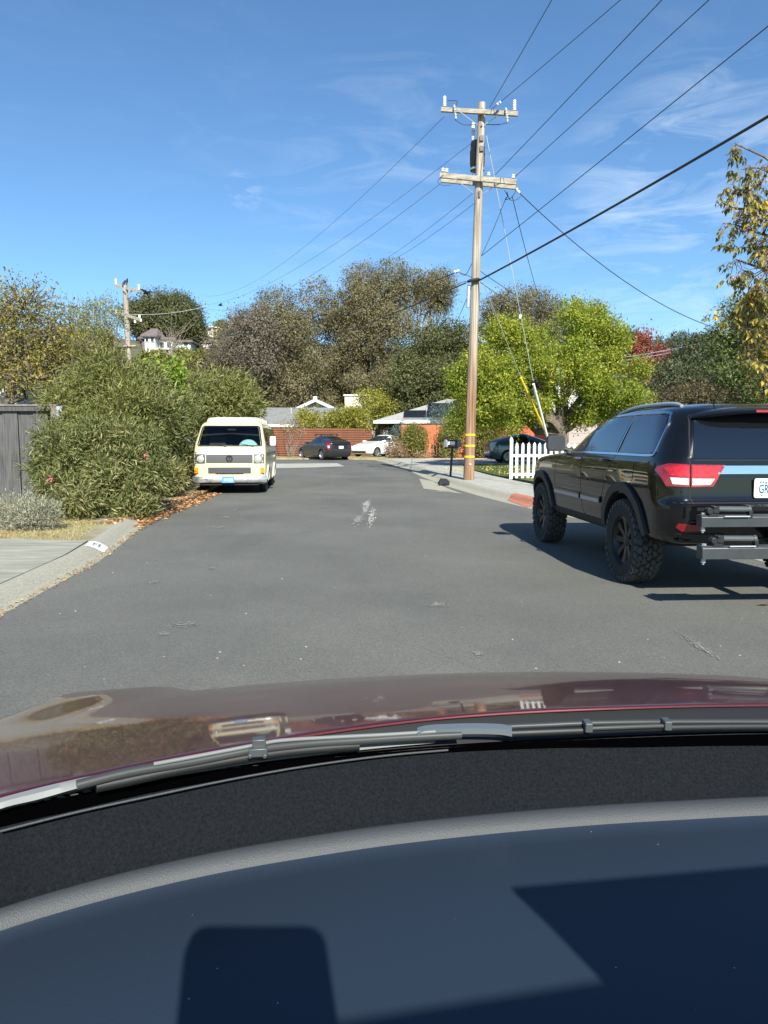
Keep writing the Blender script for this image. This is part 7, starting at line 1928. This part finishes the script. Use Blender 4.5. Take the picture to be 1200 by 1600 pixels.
b_.inputs['Base Color'].default_value = (0.075, 0.003, 0.007, 1); b_.inputs['Roughness'].default_value = 0.36; b_.inputs['Metallic'].default_value = 0.45
b_.inputs['Coat Weight'].default_value = 0.7; b_.inputs['Coat Roughness'].default_value = 0.04; b_.inputs['Specular IOR Level'].default_value = 0.5
tc_ = N.new('ShaderNodeTexCoord')
ds = N.new('ShaderNodeTexNoise'); ds.inputs['Scale'].default_value = 420; ds.inputs['Detail'].default_value = 4; L.new(tc_.outputs['Object'], ds.inputs['Vector'])
d2_ = N.new('ShaderNodeTexNoise'); d2_.inputs['Scale'].default_value = 5; d2_.inputs['Detail'].default_value = 6; L.new(tc_.outputs['Object'], d2_.inputs['Vector'])
rp_ = N.new('ShaderNodeValToRGB'); rp_.color_ramp.elements[0].position = 0.35; rp_.color_ramp.elements[1].position = 0.8
rp_.color_ramp.elements[0].color = (0.02, 0.02, 0.02, 1); rp_.color_ramp.elements[1].color = (0.11, 0.11, 0.11, 1)
mm_ = N.new('ShaderNodeMath'); mm_.operation = 'MULTIPLY'; L.new(ds.outputs['Fac'], mm_.inputs[0]); L.new(d2_.outputs['Fac'], mm_.inputs[1])
mr_ = N.new('ShaderNodeMath'); mr_.operation = 'MULTIPLY'; mr_.inputs[1].default_value = 2.0; L.new(mm_.outputs[0], mr_.inputs[0]); L.new(mr_.outputs[0], rp_.inputs['Fac'])
dust = N.new('ShaderNodeBsdfDiffuse'); dust.inputs['Color'].default_value = (0.15, 0.11, 0.09, 1)
mxs = N.new('ShaderNodeMixShader'); L.new(rp_.outputs['Color'], mxs.inputs[0]); L.new(b_.outputs[0], mxs.inputs[1]); L.new(dust.outputs[0], mxs.inputs[2])
L.new(mxs.outputs[0], N['Material Output'].inputs['Surface'])
# rear edge of the bonnet through these pixels
edge_px = [(-160, 1300), (-60, 1262), (60, 1231), (160, 1208), (300, 1178.5), (420, 1157), (500, 1144), (600, 1130), (700, 1119), (820, 1110.5), (960, 1104.5), (1080, 1101), (1200, 1099.5), (1320, 1100), (1440, 1104)]
edge = [Vector((-0.66, 0.30, 0)), Vector((-0.52, 0.385, 0))] + [onhood(u, v) for u, v in edge_px]
for e_ in edge[:2]: e_.z = CAM_H - hood_drop(e_.x, e_.y)
edge = curve_pts(edge, 5)
M_edgered = M_maroon
rows = 46
vs = []; ne = len(edge)
front_y = lambda x: 1.98 - 0.30 * ((x - HX) / 0.85) ** 2
for j in range(rows + 1):
    f = (j / rows) ** 1.3
    for p in edge:
        x = p.x + (p.x - HX) * 0.10 * f; y = p.y + (front_y(x) - p.y) * f
        vs.append(Vector((x, y, CAM_H - hood_drop(x, y))) - O)
fs = [(j * ne + i, j * ne + i + 1, (j + 1) * ne + i + 1, (j + 1) * ne + i) for j in range(rows) for i in range(ne - 1)]
# rolled rear lip facing back, and the nose and sides going down
k = len(vs)
for p in edge: vs.append(p - O + Vector((0, -0.0012, -0.0006)))
for p in edge: vs.append(p - O + Vector((0, -0.0016, -0.0022)))
for p in edge: vs.append(p - O + Vector((0, 0.004, -0.0035)))
fs += [(i + 1, i, k + i, k + i + 1) for i in range(ne - 1)]
for q in (0, 1): fs += [(k + q * ne + i + 1, k + q * ne + i, k + (q + 1) * ne + i, k + (q + 1) * ne + i + 1) for i in range(ne - 1)]
hood = MB().add(vs, fs).build('hood', M_maroon, car, 60)
sk = MB()
def skirt(pts, out):
    n = len(pts); v = [p for p in pts] + [p + out * 0.06 + Vector((0, 0, -0.12)) for p in pts] + [Vector((p.x, p.y, 0.28)) + out * 0.08 for p in pts]
    sk.add(v, [(r * n + i, r * n + i + 1, (r + 1) * n + i + 1, (r + 1) * n + i) for r in range(2) for i in range(n - 1)])
skirt([vs[rows * ne + i] for i in range(ne)], Vector((0, 1, 0)))
skirt([vs[j * ne] for j in range(rows + 1)], Vector((-1, 0, 0)))
skirt([vs[j * ne + ne - 1] for j in range(rows + 1)], Vector((1, 0, 0)))
sk.build('front_bodywork', M_maroon, car, 60)

# scuttle below the screen: black tray, a grey cowl rail, wiper arms
gap_top = [(-200, 1318), (0, 1263), (250, 1212), (450, 1187), (620, 1170), (800, 1158), (1000, 1149), (1200, 1143), (1420, 1143)]
gap_bot = [(-200, 1345), (0, 1282), (300, 1214), (500, 1185), (700, 1166), (850, 1159), (1000, 1157), (1200, 1154), (1420, 1156)]
EU = [p[0] for p in edge_px]; EV = [p[1] for p in edge_px]; ED = [CAM_H - onhood(u, v).z for u, v in edge_px]
GU = [p[0] for p in gap_top]; GV = [p[1] for p in gap_top]
def oncowl(u, v, lift=0.0):
    """a pixel met with the scuttle's slope, lift metres above it"""
    ve, h = float(np.interp(u, EU, EV)), float(np.interp(u, EU, ED))
    return onz(u, v, h + 0.0015 + 0.00040 * (v - ve) - lift * 0.45)
def strip(name, lines, m, parent, smooth=50):
    """a skin through several lines of points"""
    Ls = [curve_pts(l, 6) for l in lines]
    n = min(len(l) for l in Ls); v = [p - O for l in Ls for p in l[:n]]
    return MB().add(v, [(r * n + i, r * n + i + 1, (r + 1) * n + i + 1, (r + 1) * n + i) for r in range(len(Ls) - 1) for i in range(n - 1)]).build(name, m, parent, smooth)
M_cowl = mat('dusty black plastic', (0.008, 0.0085, 0.009), 0.5)
M_cowlgrey = mat('pale dusty cowl', (0.13, 0.135, 0.13), 0.55, var=0.15, scale=30)
M_matteblack = mat('matte black', (0.0006, 0.0006, 0.0008), 0.95, spec=0.0)
uu = [-200, -100, 0, 120, 250, 400, 550, 700, 850, 1000, 1150, 1300, 1420]
ev_ = lambda u: float(np.interp(u, EU, EV)); gv_ = lambda u: float(np.interp(u, GU, GV)); gb_v = lambda u: float(np.interp(u, [p[0] for p in gap_bot], [p[1] for p in gap_bot]))
strip('cowl_tray', [[oncowl(u, ev_(u) + 2) for u in uu], [oncowl(u, ev_(u) * 0.5 + gv_(u) * 0.5) for u in uu], [oncowl(u, gv_(u) + 3) for u in uu]], M_cowl, car)
strip('screen_base', [[oncowl(u, gv_(u) - 1) for u in uu], [oncowl(u, gb_v(u)) for u in uu], [oncowl(u, gb_v(u) + 9) for u in uu]], M_matteblack, car)
seal = [(200, 1219), (260, 1210), (320, 1200), (420, 1184), (520, 1172), (600, 1163), (680, 1156)]
strip('cowl_rail', [[oncowl(u, v - 5, 0.004) for u, v in seal], [oncowl(u, v - 1, 0.007) for u, v in seal], [oncowl(u, v + 5, 0.006) for u, v in seal]], M_cowlgrey, car)
lp = [(-160, 1304, 1345), (-60, 1268, 1291), (0, 1249, 1262), (60, 1233, 1247), (120, 1219, 1230), (180, 1207, 1215), (230, 1196, 1201), (300, 1183, 1187), (390, 1166, 1169)]
strip('cowl_end_panel', [[oncowl(u, a - 2, 0.006) for u, a, b in lp], [oncowl(u, (a * 0.6 + b * 0.4), 0.012) for u, a, b in lp], [oncowl(u, b + 2, 0.013) for u, a, b in lp], [oncowl(u, b + 5, 0.004) for u, a, b in lp]], mat('silver grey cowl end', (0.20, 0.21, 0.205), 0.35, var=0.08, scale=14), car)
# wipers: blade and arm with their joints
M_wiper = mat('wiper grey', (0.040, 0.043, 0.043), 0.35)
w1 = bpy.data.objects.new('wiper', None); COL.objects.link(w1); w1.parent = car
def wtube(name, px, lift, r, m, par, n=8): return MB().tube([p - O for p in curve_pts([oncowl(u, v, lift) for u, v in px], 4)], r, n).build(name, m, par, 60)
wtube('wiper_blade', [(120, 1227), (200, 1207), (300, 1190), (400, 1171), (480, 1162), (560, 1157), (640, 1152), (720, 1148)], 0.016, 0.0040, M_wiper, w1)
wtube('wiper_arm', [(240, 1194), (300, 1183), (400, 1164), (440, 1157), (520, 1152), (600, 1148), (680, 1143)], 0.020, 0.0017, mat('dull wiper metal', (0.16, 0.17, 0.17), 0.4), w1)
wtube('wiper_spine', [(150, 1229), (200, 1219), (260, 1206), (330, 1193), (400, 1181), (470, 1172), (560, 1165)], 0.012, 0.0048, M_cowl, w1)
cl_ = oncowl(405, 1165, 0.022) - O
br = MB(); br.box(cl_ + Vector((0, 0, 0.002)), (0.011, 0.008, 0.009), rz=rad(8)); br.box(cl_ + Vector((0, -0.005, -0.003)), (0.015, 0.006, 0.007), rz=rad(8))
for sx in (-0.006, 0.006): br.cyl(cl_ + Vector((sx, -0.010, -0.005)), cl_ + Vector((sx, -0.004, -0.005)), 0.002, n=8)
br.build('wiper_clip', mat('grey clip', (0.055, 0.062, 0.066), 0.4), w1, 30, 0.0012)
wp2 = bpy.data.objects.new('wiper', None); COL.objects.link(wp2); wp2.parent = car
pc = [(652, 1141), (668, 1137), (700, 1135), (740, 1134), (780, 1135), (800, 1138)]
strip('wiper_pivot_cover', [[oncowl(u, v - 4, 0.016) for u, v in pc], [oncowl(u, v + 4, 0.022) for u, v in pc], [oncowl(u, v + 13, 0.018) for u, v in pc], [oncowl(u, v + 17, 0.006) for u, v in pc]], mat('blue grey plastic', (0.10, 0.12, 0.135), 0.3), wp2)
wtube('wiper_arm', [(780, 1136), (850, 1133), (920, 1130), (1040, 1128), (1200, 1128), (1340, 1130)], 0.014, 0.0026, M_wiper, wp2)
wtube('wiper_blade', [(790, 1146), (920, 1141), (1030, 1137), (1200, 1135), (1340, 1137)], 0.012, 0.0040, M_cowl, wp2)
wtube('wiper_spine', [(925, 1138), (980, 1136), (1040, 1134)], 0.018, 0.0022, M_wiper, wp2)
for u, v in ((918, 1134), (1041, 1131)): MB().box(oncowl(u, v, 0.018) - O, (0.007, 0.012, 0.009)).build('wiper_clip', bpy.data.materials['grey clip'], wp2, 0, 0.001)

# dashboard: grained shelf under the glass, a rounded lip, the smooth near pad
M_dash, N, L, b_ = new_mat('sky-tinted black dashboard')
b_.inputs['Base Color'].default_value = (0.0135, 0.0225, 0.038, 1); b_.inputs['Roughness'].default_value = 0.50; b_.inputs['Specular IOR Level'].default_value = 0.5  # black plastic: blue of the reflected sky put into its base colour
tc_ = N.new('ShaderNodeTexCoord'); nn_ = N.new('ShaderNodeTexNoise'); nn_.inputs['Scale'].default_value = 900; nn_.inputs['Detail'].default_value = 2; L.new(tc_.outputs['Object'], nn_.inputs['Vector'])
bp_ = N.new('ShaderNodeBump'); bp_.inputs['Strength'].default_value = 0.35; bp_.inputs['Distance'].default_value = 0.0006; L.new(nn_.outputs['Fac'], bp_.inputs['Height']); L.new(bp_.outputs['Normal'], b_.inputs['Normal'])
vo_ = N.new('ShaderNodeTexVoronoi'); vo_.inputs['Scale'].default_value = 48; L.new(tc_.outputs['Object'], vo_.inputs['Vector'])
rr_ = N.new('ShaderNodeValToRGB'); rr_.color_ramp.elements[0].position = 0.018; rr_.color_ramp.elements[1].position = 0.032
rr_.color_ramp.elements[0].color = (0.30, 0.31, 0.33, 1); rr_.color_ramp.elements[1].color = (0.0135, 0.0225, 0.038, 1)
L.new(vo_.outputs['Distance'], rr_.inputs['Fac']); L.new(rr_.outputs['Color'], b_.inputs['Base Color'])
M_dashgrain = mat('grained black dash', (0.0025, 0.0034, 0.0048), 0.8, scale=420, col2=(0.0085, 0.0105, 0.0135), bump=0.25, bscale=900, detail=4, spec=0.12)
M_lip = mat('soft grey dash lip', (0.034, 0.038, 0.043), 0.6, scale=700, col2=(0.046, 0.050, 0.055), bump=0.15, bscale=900)
lipc = [(-160, 1490), (-60, 1452), (60, 1413), (200, 1375), (340, 1344), (480, 1320), (620, 1300), (780, 1283), (940, 1270), (1080, 1262), (1200, 1256), (1340, 1252), (1460, 1252)]
DZ = 0.318
top = [onz(u, v, DZ - 0.004) for u, v in lipc]
def shifted(d, z): return [p + Vector((0.10 * (d + 0.013), d + 0.013, 0)) + Vector((0, 0, z)) for p in top]
lip_lines = [shifted(-0.0165, -0.0105), shifted(-0.0140, -0.0060), shifted(-0.0085, -0.0018), shifted(-0.002, 0.0), shifted(0.005, -0.0025), shifted(0.010, -0.0075), shifted(0.013, -0.0135)]
strip('dash_lip', lip_lines, M_lip, car, 70)
# far shelf runs from under the lip to the black gap
far_line = [oncowl(u, v, -0.004) for u, v in [(-300, 1390), (-130, 1322), (0, 1286), (150, 1250), (300, 1218), (440, 1196), (580, 1179), (740, 1165), (900, 1159), (1060, 1158), (1200, 1156), (1360, 1156), (1500, 1160)]]
strip('dash_shelf', [shifted(0.011, -0.0125), [p.lerp(q, 0.5) + Vector((0, 0, 0.001)) for p, q in zip(shifted(0.012, -0.0125), far_line)], far_line, [p + Vector((0, 0.004, -0.02)) for p in far_line]], M_dashgrain, car, 60)
rim = [(0, 1299), (120, 1269), (240, 1243), (360, 1218), (480, 1197), (600, 1181), (700, 1172)]
MB().tube([p - O for p in curve_pts([oncowl(u, v, 0.003) for u, v in rim], 4)], 0.0010, 8).build('vent_rim', M_lip, car, 60)
near0 = shifted(-0.0145, -0.0085)
strip('dashboard', [near0, shifted(-0.022, -0.0115), shifted(-0.035, -0.0105), [p + Vector((0, -0.12, -0.008)) for p in top], [Vector((p.x * 1.1, 0.20, CAM_H - DZ - 0.02)) for p in top], [Vector((p.x * 1.1, 0.12, CAM_H - DZ - 0.10)) for p in top], [Vector((p.x * 1.1, 0.14, CAM_H - 0.75)) for p in top]], M_dash, car, 70)

# windscreen glass, roof, pillars and inside mirror (they cast the shadows on the dash)
back = Vector((TO_SUN.x, TO_SUN.y, TO_SUN.z))
def up_sun(p, h): return p + back * (h / back.z)
hd = [up_sun(onz(u, v, DZ), 0.50) for u, v in ((380, 1618), (520, 1600), (955, 1532), (1180, 1500))]
slope = (hd[2] - hd[1])
hx = lambda x: hd[1] + slope * ((x - hd[1].x) / slope.x)
hdr = [hx(x) for x in np.linspace(-0.62, 1.10, 12)]
glb = [oncowl(u, v, 0.003) for u, v in [(-300, 1362), (-120, 1305), (40, 1267), (200, 1232), (360, 1205), (520, 1184), (680, 1167), (840, 1159), (1000, 1153), (1160, 1149), (1330, 1149), (1500, 1152)]]
n = 12
rowsg = []
for q in range(9):
    f = q / 8
    rowsg.append([glb[i].lerp(hdr[i], f) + Vector((0, 0, 0.035 * math.sin(math.pi * f))) for i in range(n)])
v = [p - O for r in rowsg for p in r]
MB().add(v, [(r * n + i, r * n + i + 1, (r + 1) * n + i + 1, (r + 1) * n + i) for r in range(8) for i in range(n - 1)]).build('windscreen', M_windshield, car, 70)
M_roofin = mat('grey headliner', (0.35, 0.35, 0.34), 0.9)
rf = MB()
rl_ = [[p - O + Vector((0, 0, z)) + Vector((0, -1.6 * z, 0)) for p in hdr] for z in (0, 0.03)]
bk = [[Vector((p.x, -1.9, CAM_H + 0.17 + z)) - O for p in hdr] for z in (0, 0.05)]
nn = len(hdr)
rf.add(rl_[0] + rl_[1] + bk[0] + bk[1], [(i, i + 1, nn + i + 1, nn + i) for i in range(nn - 1)] + [(2 * nn + i, 2 * nn + i + 1, i + 1, i) for i in range(nn - 1)] + [(nn + i, nn + i + 1, 3 * nn + i + 1, 3 * nn + i) for i in range(nn - 1)])
rf.build('roof', M_maroon, car, 60)
for e, hpt in ((glb[0], hdr[0]), (glb[-1], hdr[-1])):
    MB().tube([e - O, e.lerp(hpt, 0.5) + Vector((0, 0, 0.035)) - O, hpt - O], 0.04, 8).build('windscreen_pillar', M_maroon, car, 60)
mpx = [(800, 1385), (1000, 1368), (1230, 1348), (1300, 1420), (1290, 1520), (1120, 1560), (960, 1540)]
mp3 = [up_sun(onz(u, v, DZ), 0.335) for u, v in mpx]
mpd = MB(); nm = len(mp3)
mpd.add([p - O for p in mp3] + [p - O + back * 0.025 for p in mp3], [list(range(nm)), list(range(nm, 2 * nm))[::-1]] + [(i, (i + 1) % nm, nm + (i + 1) % nm, nm + i) for i in range(nm)])
mpd.build('inside_mirror', M_trimblack, car, 30, 0.004)
MB().tube([mp3[4] - O + back * 0.02, hdr[8] - O + Vector((0, -0.02, 0.02))], 0.012, 6).build('mirror_stem', M_trimblack, car, 50)

# the telephone that takes the picture; its shadow lies on the dashboard
ph = thing('phone', 'phone held up behind the windscreen, seen only by its shadow on the dashboard', 'phone', EYE)
ph.rotation_euler = (-PITCH, 0, 0)
bpy.context.view_layer.update()
pb = MB().prism([(p, q) for p, q in rrect(-0.034, -0.15, 0.0545, 0.0300, 0.012, 6)], lambda p, q, d: Vector((p, d, q)), -0.018, -0.006).build('body', M_trimblack, ph, 30)
lens = MB().lathe([(0.013, -0.006), (0.013, -0.003), (0.009, -0.003), (0.009, -0.0055)], (0, 0, 0), (0, 1, 0), 20).build('lens_ring', M_blackmetal, ph, 40)
